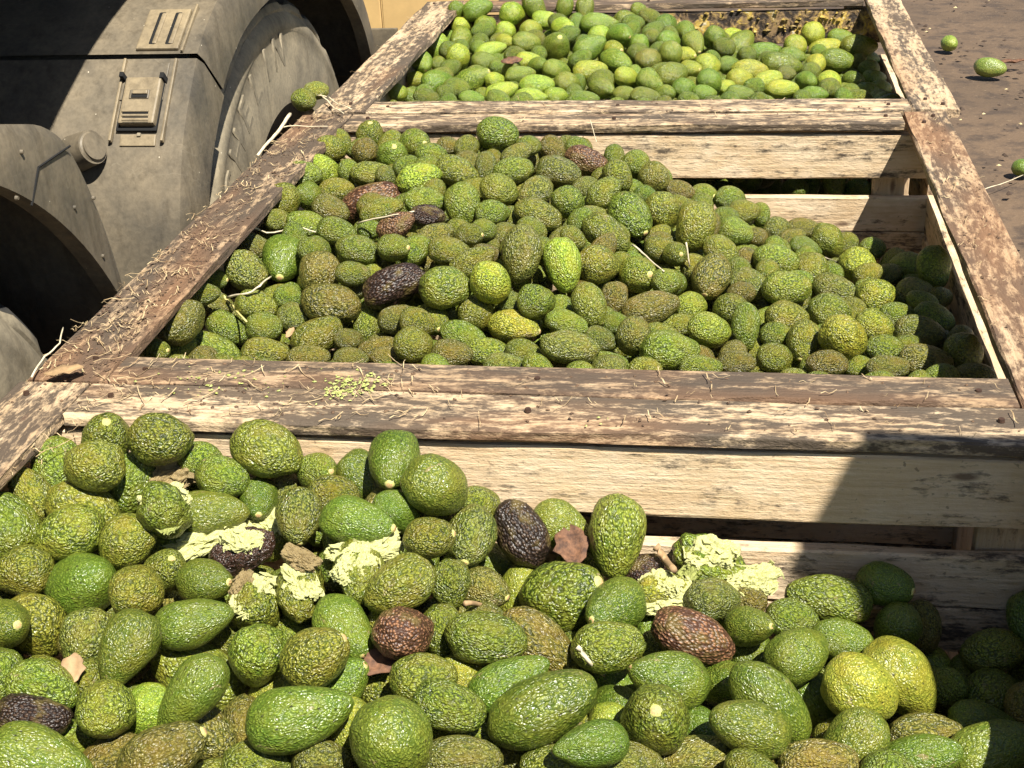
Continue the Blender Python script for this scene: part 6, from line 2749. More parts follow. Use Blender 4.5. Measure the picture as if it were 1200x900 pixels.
Bs 171 3227 849 -94 31 -16 51 68
Bs 288 3724 788 58 -6 82 47 70
Bs 368 3414 819 -52 85 9 54 68
Bs -783 3310 890 -32 65 -68 50 72
Bs -736 3704 828 -92 -40 0 47 69
Bs -337 3746 926 99 5 -16 57 83
Bs 51 3781 864 50 -72 -49 53 65
Bs 389 3401 762 71 -63 -31 46 63
Bs -690 3441 887 -84 -28 -47 52 76
Bs -778 3607 837 -89 44 15 47 66
Bs 208 3739 826 -50 85 15 45 61
Bs -774 3280 798 -46 76 46 47 57
Bs -547 3660 844 92 13 -38 47 70
Bs 376 3856 761 92 -7 38 53 77
Bs -276 3608 846 -43 90 -4 50 71
Bs 152 3501 875 -45 -84 -30 50 61
Bs -280 3368 903 -28 -51 82 51 75
Bs 246 3238 844 -67 -67 -32 44 55
Bs -151 3665 961 46 -75 -48 44 61
Bs -369 3322 913 -30 -52 -80 45 65
Bs -21 3765 923 -62 -72 -30 47 58
Bs 228 3463 771 87 -44 -23 44 62
Bs -124 3801 869 69 68 -26 45 61
Bs -199 2884 934 46 88 10 48 70
Bs 117 3489 816 -95 -32 -5 58 81
Bs 294 3872 859 52 -79 32 45 65
Bs -720 3374 928 -68 -72 11 48 71
Bs 55 3649 801 -69 68 26 44 61
Bs -479 3068 828 -80 55 -23 48 63
Bs -194 3259 885 -49 -83 28 47 66
Bs -516 3023 891 -98 -9 -20 53 70
Bs -119 3328 827 94 -16 30 46 66
Bs -10 3630 935 -88 43 20 52 63
Bs 381 3570 826 -59 -62 -52 44 55
Bs -602 2939 871 -92 17 36 45 57
Bs -447 3256 832 -98 4 19 56 78
Bs -405 3010 935 -22 97 9 53 76
Bs 170 3371 834 -70 -71 4 46 56
Bs 384 3247 820 -38 -91 13 54 65
Bs -546 3775 942 35 -89 -29 46 61
Bs -200 2886 886 51 78 37 47 64
Bs -41 3265 809 6 -79 60 46 57
Bs 238 3181 817 -17 -68 72 53 69
Bs -421 3291 917 97 13 23 50 71
Bs -57 3770 890 -8 -99 -11 48 60
Bs -107 3763 840 26 -80 -54 46 60
Bs -27 3344 846 17 89 42 52 63
Bs 390 3106 873 -15 -95 -27 56 78
Bs -741 3053 849 -87 -26 -43 45 67
Bs -209 3081 872 -79 61 -11 49 66
Bs 170 3357 786 49 74 -46 47 61
Bs 1 3439 799 72 -69 -6 46 58
Bs -372 3460 946 77 -23 59 51 69
Bs 25 3779 818 96 -27 -5 49 72
Bs 46 3384 803 49 87 2 53 67
Bs -775 3095 861 -74 -62 -27 52 65
Bs 66 3340 904 -99 -9 7 44 53
Bs -119 3255 821 82 -55 -17 47 56
Bs -221 3075 826 50 85 -16 48 67
Bs -428 2897 928 -60 79 11 47 61
Bs -701 3266 869 10 50 -86 52 67
Bs -338 3070 858 2 -96 29 51 72
Bs -673 3183 932 -58 80 13 45 58
Bs 281 3551 753 43 -85 32 45 55
Bs 98 3601 901 38 51 77 47 63
Bs -645 3401 869 -4 -90 -43 49 68
Bs 1 3467 875 96 -1 -27 46 57
Bs 300 3855 784 -61 -78 16 56 74
Bs -682 3554 823 -49 -31 81 47 66
Bs -178 3855 938 76 64 -8 45 55
Bs -785 3826 924 19 -95 -24 47 67
Bs -560 3375 848 -8 -76 65 46 57
Bs 79 2915 877 78 -45 -44 50 65
Bs 229 3636 804 -16 86 -49 49 61
Bs 377 2972 885 -85 -19 49 44 57
Bs -356 3229 833 -91 -2 -42 53 71
Bs -229 3835 870 -49 -87 -2 46 55
Bs -356 3510 849 -61 -30 -73 47 71
Bs -762 2892 918 78 -52 34 49 70
Bs 154 2895 884 85 -28 45 49 69
Bs -58 3441 880 9 -97 -23 45 55
Bs -690 3404 845 -4 -96 29 45 58
Bs -258 3718 964 62 19 76 49 59
Bs -82 3538 906 91 39 -13 51 72
Bs -615 3829 858 81 49 -32 49 63
Bs -486 3549 851 -96 17 -23 46 58
Bs 8 3130 923 42 -87 28 47 64
Bs 239 2945 857 95 19 24 44 53
Bs -252 3400 854 31 -86 -41 46 69
Bs -86 3097 823 -95 31 -4 53 65
Bs -254 3232 817 77 -46 45 44 55
Bs -427 3290 869 -5 96 28 45 58
Bs -297 3679 851 -93 -36 8 56 70
Bs -211 3534 911 -86 43 -28 47 58
Bs 301 2884 880 13 -68 72 52 72
Bs -646 3423 827 -44 86 26 46 59
Bs -26 3854 881 -66 -73 -16 51 63
Bs -361 2974 907 87 -32 37 46 63
Bs 136 3783 878 72 -67 -17 49 66
Bs 68 3132 914 -54 14 -83 47 65
Bs -732 3661 850 91 41 0 47 69
Bs -309 3862 861 -83 45 -32 47 67
Bs -503 3212 843 91 -10 40 51 62
Bs -537 3035 846 58 -79 -19 45 57
Bs -267 3724 908 81 -58 9 45 57
Bs -679 3781 956 -95 -26 -17 52 69
Bs -759 3804 880 -71 -63 -32 56 76
Bs -438 3876 879 -86 2 52 53 72
Bs -422 3145 897 67 74 11 52 69
Bs 365 3107 824 50 79 35 44 56
Bs -417 3486 922 -26 89 37 44 56
Bs 101 3776 833 -22 38 -90 44 59
Bs -379 2877 873 83 6 55 50 65
Bs -773 3016 919 -42 87 26 44 57
Bs -783 3480 906 5 91 -42 45 66
Bs 161 3457 850 -41 -86 30 44 59
Bs 54 3211 882 -99 -2 -10 50 64
Bs -326 3354 833 -53 -84 -8 45 64
Bs 387 3578 778 87 -35 34 47 61
Bs -333 3835 912 47 82 -33 57 84
Bs -5 3113 831 -73 -68 -1 45 57
Bs -453 3411 841 -44 -1 -90 49 65
Bs -355 2990 850 -86 50 9 47 58
Bs -137 2984 923 -13 93 33 49 63
Bs 274 3439 790 3 -91 42 48 68
Bs -394 3449 860 28 89 36 52 63
Bs -613 3507 841 72 24 -66 46 61
Bs 244 3362 820 79 30 -53 51 68
Bs -180 3319 825 -25 -96 14 46 58
Bs -1 3297 825 17 -87 -46 47 59
Bs -40 3793 837 -86 -39 34 48 72
Bs -135 3613 845 95 28 -8 50 74
Bs -687 3292 812 -89 -4 46 53 65
Bs -676 3147 882 97 -24 6 49 63
Bs 133 3822 836 4 64 -76 45 59
Bs -53 3224 884 -79 28 55 45 58
Bs 390 3179 874 -18 4 -98 45 55
Bs -305 3877 946 82 -45 -37 45 60
Bs 384 3765 795 -96 -13 24 48 71
Bs -282 2973 841 64 77 -2 47 64
Bs -88 3527 857 -88 -47 -2 45 58
Bs -721 3644 940 -97 16 -18 45 56
Bs -622 3067 826 -59 -77 25 50 67
Bs 215 3537 891 68 65 -36 47 63
Bs 61 3088 891 -57 81 -16 50 63
Bs -579 3462 904 17 94 29 46 66
Bs -684 3167 836 39 91 14 45 64
Bs 57 3254 842 37 89 -26 44 60
Bs 355 3023 762 -66 72 21 49 67
Bs 234 2883 809 50 21 -84 47 67
Bs 163 2973 759 82 -38 -43 51 72
Bs 96 2941 737 -92 -37 -9 51 73
Bs -66 3015 775 8 98 18 47 64
Bs -77 2906 808 -86 -16 49 54 76
Bs 10 2994 762 92 5 -38 57 84
Bs 250 3012 781 -12 88 46 50 70
Bs 35 3050 792 -35 -42 -84 51 67
Bs 81 2984 786 -93 -11 -34 49 70
Bs 154 2891 791 52 -79 33 53 73
Bs 346 2907 793 26 -96 -5 48 60
Bs -68 2940 856 68 -72 -13 47 59
Bs 56 2890 752 -69 72 9 51 63
Bs 363 2913 734 -71 -60 36 51 64
Bs 49 2931 800 -87 50 4 55 69
Bs 1 2909 732 37 91 -17 50 74
Bs 226 2890 743 -88 -38 -30 52 64
Bs 112 3046 747 16 -83 -53 47 70
Bs 19 2988 827 70 -71 2 54 77
Bs 288 2896 788 72 67 -20 51 62
Bs 22 2891 832 -38 92 -6 50 70
Bs 302 3011 798 47 87 -13 54 68
Bs 263 2948 730 2 -89 45 55 75
Bs 205 3024 741 -88 -17 43 50 60
Bs 96 3045 800 -50 -66 -56 53 66
Bs 105 2935 819 91 32 26 48 59
Bs 356 2990 801 93 10 -35 56 74
Bs 342 2972 754 -49 77 41 55 71
Bs 183 2935 782 -17 -35 -92 53 77
Bs -62 2937 761 -20 -97 -15 55 73
Bs 244 2950 799 -35 -93 -12 48 66
Bs 192 2887 851 18 -29 94 48 72
Bs 71 3001 827 57 -80 18 48 70
Bs -98 2977 811 53 85 -7 54 73
Bs 287 3017 733 80 57 -20 50 63
Bs -25 3041 742 14 85 -51 50 61
Bs 327 2933 852 1 -94 34 56 67
Bs 146 2907 739 -40 -80 44 48 65
Bs 154 3038 800 -60 71 37 48 61
Bs -35 2966 813 83 48 -29 48 65
Bs 298 2952 771 -49 87 8 49 63
Bs -74 2881 740 -80 43 -42 55 72
Bs -5 2902 781 78 -60 18 50 70
Bs 77 2994 736 -47 -88 -7 48 58
Bs -42 2990 734 -98 7 -16 48 57"""
CR_NAME = {'F': 'near crate', 'M': 'middle crate', 'B': 'far crate'}
rows = []
for ln in DATA.strip().split('\n'):
    a = ln.split(); v = list(map(int, a[1:9]))
    rows.append(dict(c=a[0][0], k=a[0][1], P=Vector(v[:3]) / 1000, ax=Vector(v[3:6]).normalized(), w=v[6] / 1000, l=v[7] / 1000, fl=a[9], px=int(a[10]), py=int(a[11])))
# past three hundred or so of a kind, the least visible ones go into the heap below
hass = [r for r in rows if r['c'] != 'B']
small = sorted((r for r in hass if 'h' in r['fl'] and r['c'] == 'M'), key=lambda r: r['w'] / r['P'].y)[:28]
for r in small: r['heap'] = True

# landmarks: the ones that look unlike the rest, named by their look
LAND = {('F', 474, 740): 'round dark-brown pebbled avocado', ('F', 285, 645): 'squashed blackish avocado', ('F', 613, 622): 'half-black avocado leaning on the boards',
        ('F', 722, 630): 'tall upright avocado with its neck down', ('F', 812, 748): 'wrinkled tan-brown avocado', ('F', 40, 840): 'black-ended avocado',
        ('F', 769, 845): 'round yellow-green avocado shown butt-on', ('F', 1012, 810): 'pale lemon-green avocado', ('F', 461, 872): 'biggest smooth avocado',
        ('F', 640, 835): 'long avocado with a brown end', ('F', 512, 571): 'large avocado perched on the heap by the boards', ('F', 189, 515): 'round pebbled avocado under the rail',
        ('F', 150, 760): 'bright green avocado showing its stem end', ('F', 98, 679): 'round glossy avocado with a tan stem scar', ('F', 352, 846): 'long shiny speckled avocado',
        ('F', 125, 835): 'round pebbled avocado seen butt-on', ('F', 973, 701): 'long dull avocado against the back boards', ('F', 1163, 812): 'shaded pebbled avocado at the right rail',
        ('F', 784, 797): 'smooth avocado with a split dark stem end', ('F', 880, 855): 'scarred avocado with tan patches', ('F', 372, 770): 'pebbled avocado with a pale stem dot',
        ('M', 462, 335): 'glossy black avocado', ('M', 440, 234): 'reddish-brown avocado', ('M', 464, 265): 'rotten brown avocado', ('M', 688, 189): 'brown avocado with a black tip',
        ('M', 584, 157): 'dark green avocado highest by the rail', ('M', 489, 211): 'lemon-green smooth avocado', ('M', 655, 202): 'olive avocado', ('M', 611, 298): 'upright olive-brown avocado',
        ('M', 602, 383): 'lemon avocado with a stem end', ('M', 786, 411): 'large pebbled avocado by the front rail', ('M', 711, 274): 'bright green avocado', ('M', 332, 305): 'bright green avocado with a scarred tip',
        ('M', 390, 357): 'smooth olive-brown avocado', ('M', 213, 378): 'big speckled avocado at the left corner', ('M', 832, 387): 'brightest yellow-green avocado', ('M', 991, 400): 'large yellow-green avocado',
        ('M', 833, 325): 'avocado with a whitish patch', ('M', 815, 266): 'large deeply pebbled avocado', ('M', 1067, 313): 'dark shaded avocado in the right corner', ('M', 910, 305): 'light green pebbled avocado',
        ('M', 287, 319): 'mottled yellow-olive avocado', ('M', 522, 339): 'broad green avocado', ('M', 1077, 390): 'half-shaded olive avocado', ('M', 670, 409): 'smooth olive avocado at the front rail',
        ('B', 652, 53): 'dark-stemmed avocado', ('B', 691, 56): 'heavily spotted avocado', ('B', 917, 104): 'long avocado with a yellow end', ('B', 515, 98): 'big oval avocado by the rail',
        ('B', 930, 54): 'round bright avocado', ('B', 868, 52): 'large glossy avocado', ('B', 573, 35): 'tall glossy avocado', ('B', 973, 98): 'squarish lit avocado', ('B', 587, 107): 'long lime avocado'}
def find_land(c, x, y):
    best = min((r for r in rows if r['c'] == c), key=lambda r: (r['px'] - x) ** 2 + (r['py'] - y) ** 2)
    return best
for (c, x, y), t in LAND.items():
    r = find_land(c, x, y); r['heap'] = False
    r['land'] = t
KINDW = {'p': 'pebbly green', 's': 'smooth green', 'y': 'yellow-green', 'o': 'olive', 'B': 'brown', 'K': 'blackish'}
ORD = ['', 'second ', 'third ', 'fourth ', 'fifth ', 'sixth ', 'seventh ', 'eighth ', 'ninth ', 'tenth ']
DIRS = ['right of', 'below right of', 'below', 'below left of', 'left of', 'above left of', 'above', 'above right of']
seen = {}
for r in sorted(rows, key=lambda r: 0 if 'land' in r else 1):
    if r.get('heap'): continue
    if 'land' in r: r['label'] = f"{r['land']} in the {CR_NAME[r['c']]}"; continue
todo = []
for r in rows:
    if r.get('heap') or 'land' in r: continue
    lm = min((q for q in rows if 'land' in q and q['c'] == r['c']), key=lambda q: (q['px'] - r['px']) ** 2 + (q['py'] - r['py']) ** 2)
    dx, dy = r['px'] - lm['px'], r['py'] - lm['py']; d = round(math.degrees(math.atan2(dy, dx)) / 45) % 8
    todo.append((id(lm), d, dx * dx + dy * dy, r, lm))
cnt = {}
for key, d, q, r, lm in sorted(todo, key=lambda t: (t[0], t[1], t[2])):
    n = cnt.get((key, d), 0); cnt[(key, d)] = n + 1
    what = KINDW[r['k']] + ' avocado' + (' burst open' if 'F' in r['fl'] else '')
    r['label'] = f"{what}, {ORD[min(n, 9)] or 'first '}one {DIRS[d]} the {lm['land']}, {CR_NAME[r['c']].split()[0]} crate" if n < 10 else what
    ws = r['label'].split()
    if len(ws) > 16: r['label'] = f"{what}, {ORD[min(n, 9)] or 'first '}{DIRS[d]} the {lm['land']}"
    r['label'] = ' '.join(r['label'].split()[:16])

GROUP = {'F': 'avocados heaped in the near crate', 'M': 'avocados heaped in the middle crate', 'B': 'smooth green avocados heaped in the far crate'}
rng = random.Random(5)
fi = 0
for r in rows:
    if r.get('heap'): continue
    r['w'] *= 1.02; r['l'] *= 1.02
    k = r['k']; crushed = 'F' in r['fl']
    if crushed: me = MESH['D'][rng.randrange(5)]
    elif k in 'BK': me = MESH['R'][rng.randrange(4)]
    elif k in 's' or (k == 'y' and r['c'] != 'M') or r['c'] == 'B': me = MESH['s'][rng.randrange(7)]
    else: me = MESH['p'][rng.randrange(8)]
    o = link('smooth_avocado' if r['c'] == 'B' else 'avocado', me)
    o.rotation_mode = 'QUATERNION'; o.rotation_quaternion = orient(r['ax'], rng.uniform(0, 6.28)); o.location = r['P']; o.scale = (r['w'], r['w'], r['l'])
    o.color = jitter(COLOURS[k] if r['c'] != 'B' else tuple(x * 1.25 for x in COLOURS[k]), rng)
    tag(o, r['label'], 'avocado', GROUP[r['c']])
    if not crushed and k not in 'BK' and ('t' in r['fl'] or r['ax'].dot((CP - r['P']).normalized()) > .30):
        s = link('stem_scar', SCAR_ME, parent=o, loc=(0, 0, .492)); s.scale = (1.0, 1.0, 1.0)
    if crushed:
        s = link('flesh', FLESHES[fi % 5]); fi += 1
        up = (CP - r['P']).normalized() * .5 + Vector((0, 0, .8)); up.normalize()
        q = up.to_track_quat('Z', 'Y') @ Quaternion((0, 0, 1), rng.uniform(0, 6))
        mw = Matrix.Translation(r['P'] + up * r['w'] * .30) @ q.to_matrix().to_4x4() @ Matrix.Diagonal((r['w'] * .95, r['w'] * .8, r['w'] * .7, 1))
        s.parent = o; s.matrix_parent_inverse = (Matrix.Translation(o.location) @ o.rotation_quaternion.to_matrix().to_4x4() @ Matrix.Diagonal((*o.scale, 1))).inverted(); s.matrix_basis = mw
# the rest of the heaps, under and between those
LOW = [avocado_mesh('low', .16 + .06 * i, .05, 90 + i, 16, 10) for i in range(4)]
vs, fs, cols = [], [], []
def add_heap(P, ax, w_, l_, k):
    me = LOW[rng.randrange(4)]; M = Matrix.Translation(P) @ orient(ax, rng.uniform(0, 6.28)).to_matrix().to_4x4() @ Matrix.Diagonal((w_, w_, l_, 1))
    b0 = len(vs); c = jitter(COLOURS[k], rng)
    vs.extend(M @ v.co for v in me.vertices); fs.extend(tuple(b0 + i for i in p.vertices) for p in me.polygons); cols.extend(list(c) * len(me.vertices))
for ln in FILLDATA.strip().split('\n'):
    a = ln.split(); v = list(map(int, a[1:9])); add_heap(Vector(v[:3]) / 1000, Vector(v[3:6]).normalized(), v[6] / 1000, v[7] / 1000, a[0][1])
for r in rows:
    if r.get('heap'): add_heap(r['P'], r['ax'], r['w'], r['l'], r['k'])
me = mesh('avocado_heap', vs, fs, True); at = me.color_attributes.new('tint', 'FLOAT_COLOR', 'POINT'); at.data.foreach_set('color', cols)
hp = link('avocado_heap', me, SKIN_FILL); hp['kind'] = 'stuff'; hp['label'] = 'avocados packed under and between the top layer in the three crates'; hp['category'] = 'avocados'
for me in LOW: bpy.data.meshes.remove(me)

def loose(P, ax, w_, l_, kind, colour, label, name='avocado', scar=False):
    o = link(name, MESH[kind][rng.randrange(4)]); o.rotation_mode = 'QUATERNION'; o.rotation_quaternion = orient(Vector(ax).normalized(), 1.0); o.location = P; o.scale = (w_, w_, l_); o.color = (*colour, 1)
    tag(o, label, 'avocado')
    if scar: link('stem_scar', SCAR_ME, parent=o, loc=(0, 0, .492))
    return o
p = at_z(355, 117, RIM + .022); loose(p, (-.3, -.6, .3), .05, .056, 'p', COLOURS['p'], 'pebbly avocado lying on the rail at the left end between two crates')
p = at_z(371, 106, RIM + .02); loose(p, (.8, .3, .0), .042, .056, 'p', (.25, .28, .05), 'yellowish avocado behind the pebbly one on the rail corner')
for (px, py), ax, w_, l_, c, t in (((1113, 51), (.2, -.9, .1), .088, .10, (.30, .38, .06), 'small lime-green avocado on the dirt beside the far crate'),
                                  ((1161, 79), (.95, -.25, -.05), .10, .16, (.24, .30, .06), 'pear-shaped green avocado on the dirt right of the small lime one'),
                                  ((1198, 197), (.3, -.8, 0), .07, .09, (.17, .25, .035), 'green avocado on the dirt nearest the middle crate, cut by the frame')):
    p = at_z(px, py, w_ * .5 - .008); loose(p, ax, w_, l_, 's', c, t)

# ------------------------------------------------------------------ truck
TK = empty('truck', V(-1.9, 3.0, -RIM / H)); tag(TK, 'dusty grey truck with plastic mudguards and two wheels beside the crates', 'truck')
def tpart(name, me, m, parent=None):
    o = link(name, me, m); par = parent or TK; o.parent = par
    o.matrix_parent_inverse = Matrix.Translation(par.location).inverted() if par is TK else Matrix.Identity(4)
    return o
def sheet(prof, x0, x1, th, nx=1, lip=None, lip_in=None):
    """A mudguard: a curved sheet of profile prof (y, z) from x0 to x1, thickness th towards the inside, with a side lip down to lip_in at x1."""
    bm = bmesh.new(); n = len(prof)
    def nor(i):
        a = prof[max(0, i - 1)]; b = prof[min(n - 1, i + 1)]; d = Vector((b[0] - a[0], b[1] - a[1])); return Vector((d.y, -d.x)).normalized()
    top = [[bm.verts.new(V(x, *prof[i])) for i in range(n)] for x in (x0, x1 - .035, x1 - .010)]
    edge = [bm.verts.new(V(x1, prof[i][0] + nor(i)[0] * .022, prof[i][1] + nor(i)[1] * .022)) for i in range(n)]
    low = [bm.verts.new(V(x1 + .004, *lip_in[i])) for i in range(n)] if lip_in else [bm.verts.new(V(x1, prof[i][0] + nor(i)[0] * th, prof[i][1] + nor(i)[1] * th)) for i in range(n)]
    low2 = [bm.verts.new(v.co + Vector((-.03, 0, 0))) for v in low]
    und = [bm.verts.new(V(x1 - .04, prof[i][0] + nor(i)[0] * th, prof[i][1] + nor(i)[1] * th)) for i in range(n)]
    und0 = [bm.verts.new(V(x0, prof[i][0] + nor(i)[0] * th, prof[i][1] + nor(i)[1] * th)) for i in range(n)]
    strips = top + [edge, low, low2, und, und0, top[0]]
    for a, b in zip(strips, strips[1:]):
        for i in range(n - 1): bm.faces.new((a[i], a[i + 1], b[i + 1], b[i]))
    bmesh.ops.recalc_face_normals(bm, faces=bm.faces)
    return bm
def smooth_poly(pts, k=4):
    out = []
    for i in range(len(pts) - 1):
        p0, p1, p2, p3 = (Vector(pts[max(0, i - 1)]), Vector(pts[i]), Vector(pts[i + 1]), Vector(pts[min(len(pts) - 1, i + 2)]))
        for j in range(k):
            t = j / k; out.append(tuple(.5 * ((2 * p1) + (-p0 + p2) * t + (2 * p0 - 5 * p1 + 4 * p2 - p3) * t * t + (-p0 + 3 * p1 - 3 * p2 + p3) * t ** 3)))
    return out + [tuple(pts[-1])]
XO = -1.25
WC_F, WC_N, WZ, WR = 3.84, 1.62, -.513, .82
low_p = smooth_poly([(2.78, -.55), (2.80, -.35), (2.835, -.15), (2.88, 0), (2.97, .15), (3.115, .29)])
up_p = smooth_poly([(3.122, .300), (3.24, .365), (3.42, .425), (3.7, .455), (4.12, .425), (4.46, .32), (4.68, .14), (4.79, -.06), (4.82, -.16)])
def inset(pr, c, d):
    out = []
    for y, z in pr:
        v = Vector((y - c[0], z - c[1])); out.append(tuple(Vector(c) + v * (1 - d / v.length)))
    return out
def wide(pr, c, f):          # a lip whose depth varies along the arch
    out = []
    for i, (y, z) in enumerate(pr):
        v = Vector((y - c[0], z - c[1])); out.append(tuple(Vector(c) + v * (1 - f(i / (len(pr) - 1)) / v.length)))
    return out
fg = tpart('mudguard_front_half', bm_mesh('mudguard', sheet(low_p, -1.95, XO, .02, lip_in=wide(low_p, (WC_F, WZ), lambda t: .13 + .03 * t)), False), PLASTIC)
ug = tpart('mudguard_top_half', bm_mesh('mudguard', sheet(up_p, -1.95, XO, .02, lip_in=wide(up_p, (WC_F, WZ), lambda t: .15 - .05 * t if t < .3 else .135 - .06 * (t - .3))), False), PLASTIC)
for o in (fg, ug):
    for pl in o.data.polygons: pl.use_smooth = True
    o.data.set_sharp_from_angle(angle=math.radians(38))
near_o = smooth_poly([(.70, -.45), (.77, -.12), (.93, .2), (1.22, .37), (1.62, .43), (2.0, .42), (2.2, .385), (2.31, .345), (2.385, .27), (2.46, .09), (2.505, -.15), (2.53, -.5)], 4)
ng = tpart('mudguard_arch', bm_mesh('mudguard', sheet(near_o, -1.95, -1.235, .02, lip_in=[tuple(Vector((WC_N, WZ)) + (Vector(q_) - Vector((WC_N, WZ))).normalized() * .945) for q_ in near_o]), False), PLASTIC)
for pl in ng.data.polygons: pl.use_smooth = True
ng.data.set_sharp_from_angle(angle=math.radians(38))
def box_bm(c, sx, sy, sz, rot=None, bev=.0):
    bm = bmesh.new(); bmesh.ops.create_cube(bm, size=1.0)
    bmesh.ops.scale(bm, vec=(sx, sy, sz), verts=bm.verts)
    if bev: bmesh.ops.bevel(bm, geom=bm.edges[:], offset=bev, segments=2, profile=.6, affect='EDGES')
    if rot: bmesh.ops.rotate(bm, cent=(0, 0, 0), matrix=rot, verts=bm.verts)
    bmesh.ops.translate(bm, vec=c, verts=bm.verts); return bm
# details lie on the sloping mudguard face: frame at a profile point
def on_prof(x, s, pr):
    n = len(pr) - 1; f = max(0, min(.9999, s)) * n; i = int(f); u = f - i
    a, b = pr[i], pr[i + 1]; y, z = a[0] + (b[0] - a[0]) * u, a[1] + (b[1] - a[1]) * u
    t = Vector((0, b[0] - a[0], b[1] - a[1])).normalized(); nr = Vector((0, -t.z, t.y))
    return V(x, y, z), Matrix((Vector((1, 0, 0)), t, nr)).transposed()
def on_face(px, py):
    """Where this pixel's line of sight meets the front mudguard."""
    best = None
    for pr in (low_p, up_p):
        for i in range(len(pr) - 1):
            a, b = V(0, *pr[i]), V(0, *pr[i + 1]); t = b - a; nr = Vector((0, -t.z, t.y)).normalized(); d = ray(px, py)
            q = CP + d * ((a - CP).dot(nr) / d.dot(nr)); u = (q - a).dot(t) / t.length_squared
            if -.001 <= u <= 1.001 and (best is None or q.y < best[0].y): best = (q, Matrix((Vector((1, 0, 0)), t.normalized(), nr)).transposed())
    return best
def panel_at(name, px, py, wpx, hpx, th, m=PLASTIC, bev=.002, lift=0.0, parent=None):
    q, fr = on_face(px, py); sc = (q - CP).dot(CF) / 1588.24
    w_ = wpx * sc; h_ = hpx * sc / max(.35, abs((fr @ Vector((0, 1, 0))).dot(CU)))
    o = tpart(name, bm_mesh(name, box_bm(q + fr @ Vector((0, 0, lift)), w_, h_, th, fr.to_3x3(), bev)), m, parent); return o
panel_at('latch_recess', 170, 96, 54, 48, .004, lift=.001)
for px_ in (142, 201): panel_at('channel_edge', px_ - (3 if px_ < 160 else 2), 118, 3.2, 104, .010, m=TAN, lift=.002, bev=.0015)
panel_at('latch_shade_sheet', 166, 124, 50, 66, .006, m=SEAM_SHADE, lift=.002)  # black sheet laid behind the latch as its painted shadow
lt = panel_at('latch', 168, 123, 44, 58, .020, m=TAN, lift=.008, bev=.004)
lt['label'] = 'dusty plastic toolbox latch with slotted grip and ribs'
panel_at('latch_corner_shade', 147, 94, 5, 6, .024, m=SEAM_SHADE, lift=.008, parent=lt, bev=.001); panel_at('latch_corner_shade', 194, 95, 5, 7, .024, m=SEAM_SHADE, lift=.008, parent=lt, bev=.001)  # black blocks put in for the shadow at the latch's upper corners
panel_at('latch_slot', 168, 117, 25, 12, .008, m=PLASTIC, lift=.0165, parent=lt, bev=.003)
panel_at('latch_grip', 168.5, 119, 20, 6, .008, m=SEAM_SHADE, lift=.0180, parent=lt, bev=.002)
panel_at('latch_tab', 170, 116, 18, 5, .010, m=TAN, lift=.020, parent=lt, bev=.002)
for i in range(3):
    panel_at('latch_groove', 163.5, 138.5 + i * 5, 32, 1.8, .006, m=SEAM_SHADE, lift=.0165, parent=lt, bev=.0006)
    panel_at('latch_rib', 163.5, 136.3 + i * 5, 33, 2.0, .008, m=TAN, lift=.0175, parent=lt, bev=.001)
panel_at('latch_plate', 162, 165, 44, 14, .005, m=TAN, lift=.001); panel_at('screw_head', 164, 159, 5, 4.5, .006, m=RUBBER, lift=.004)
vt = panel_at('vent', 193, 36, 52, 56, .010, m=TAN, lift=.001, bev=.003)
vt['label'] = 'raised vent panel with two long slots'
for i in range(2):
    panel_at('vent_slot', 186 + i * 19, 36, 9.5, 46, .008, m=SEAM_SHADE, lift=.0032, parent=vt, bev=.004); panel_at('vent_slat', 188.5 + i * 19, 36.5, 6, 43, .010, m=TAN, lift=.0035, parent=vt, bev=.003)
panel_at('channel_edge', 223, 34, 2.8, 66, .010, m=TAN, lift=.001, bev=.0015)
def seam(pts, x):
    pp = [at_x(a, b, x * H) for a, b in pts]; v_, f_ = tube(pp, .0016, .0016, 5); tpart('seam', mesh('seam', v_, f_), SEAM_SHADE)
q, fr = on_face(106, 182)
bm = bmesh.new(); bmesh.ops.create_cone(bm, cap_ends=True, segments=28, radius1=.034, radius2=.030, depth=.06); bmesh.ops.bevel(bm, geom=[e for e in bm.edges if len(e.link_faces) == 2 and e.calc_face_angle(0) > .8], offset=.006, segments=3, affect='EDGES')
bmesh.ops.rotate(bm, cent=(0, 0, 0), matrix=Matrix.Rotation(math.radians(68), 3, 'Y') @ Matrix.Rotation(math.radians(18), 3, 'X'), verts=bm.verts); bmesh.ops.translate(bm, vec=q + Vector((.0, -.02, .015)), verts=bm.verts)
kn = tpart('filler_cap', bm_mesh('filler_cap', bm, True), PLASTIC); kn.data.set_sharp_from_angle(angle=math.radians(40))
for bx, by in ((20, 232), (88, 243), (121, 300), (140, 352), (26, 178), (110, 232)):
    bm = bmesh.new(); bmesh.ops.create_cone(bm, cap_ends=True, segments=10, radius1=.0034, radius2=.0026, depth=.004); bmesh.ops.rotate(bm, cent=(0, 0, 0), matrix=Matrix.Rotation(math.radians(90), 3, 'Y'), verts=bm.verts)
    bmesh.ops.translate(bm, vec=at_x(bx, by, -1.2305 * H), verts=bm.verts); tpart('bolt', bm_mesh('bolt', bm), PLASTIC)
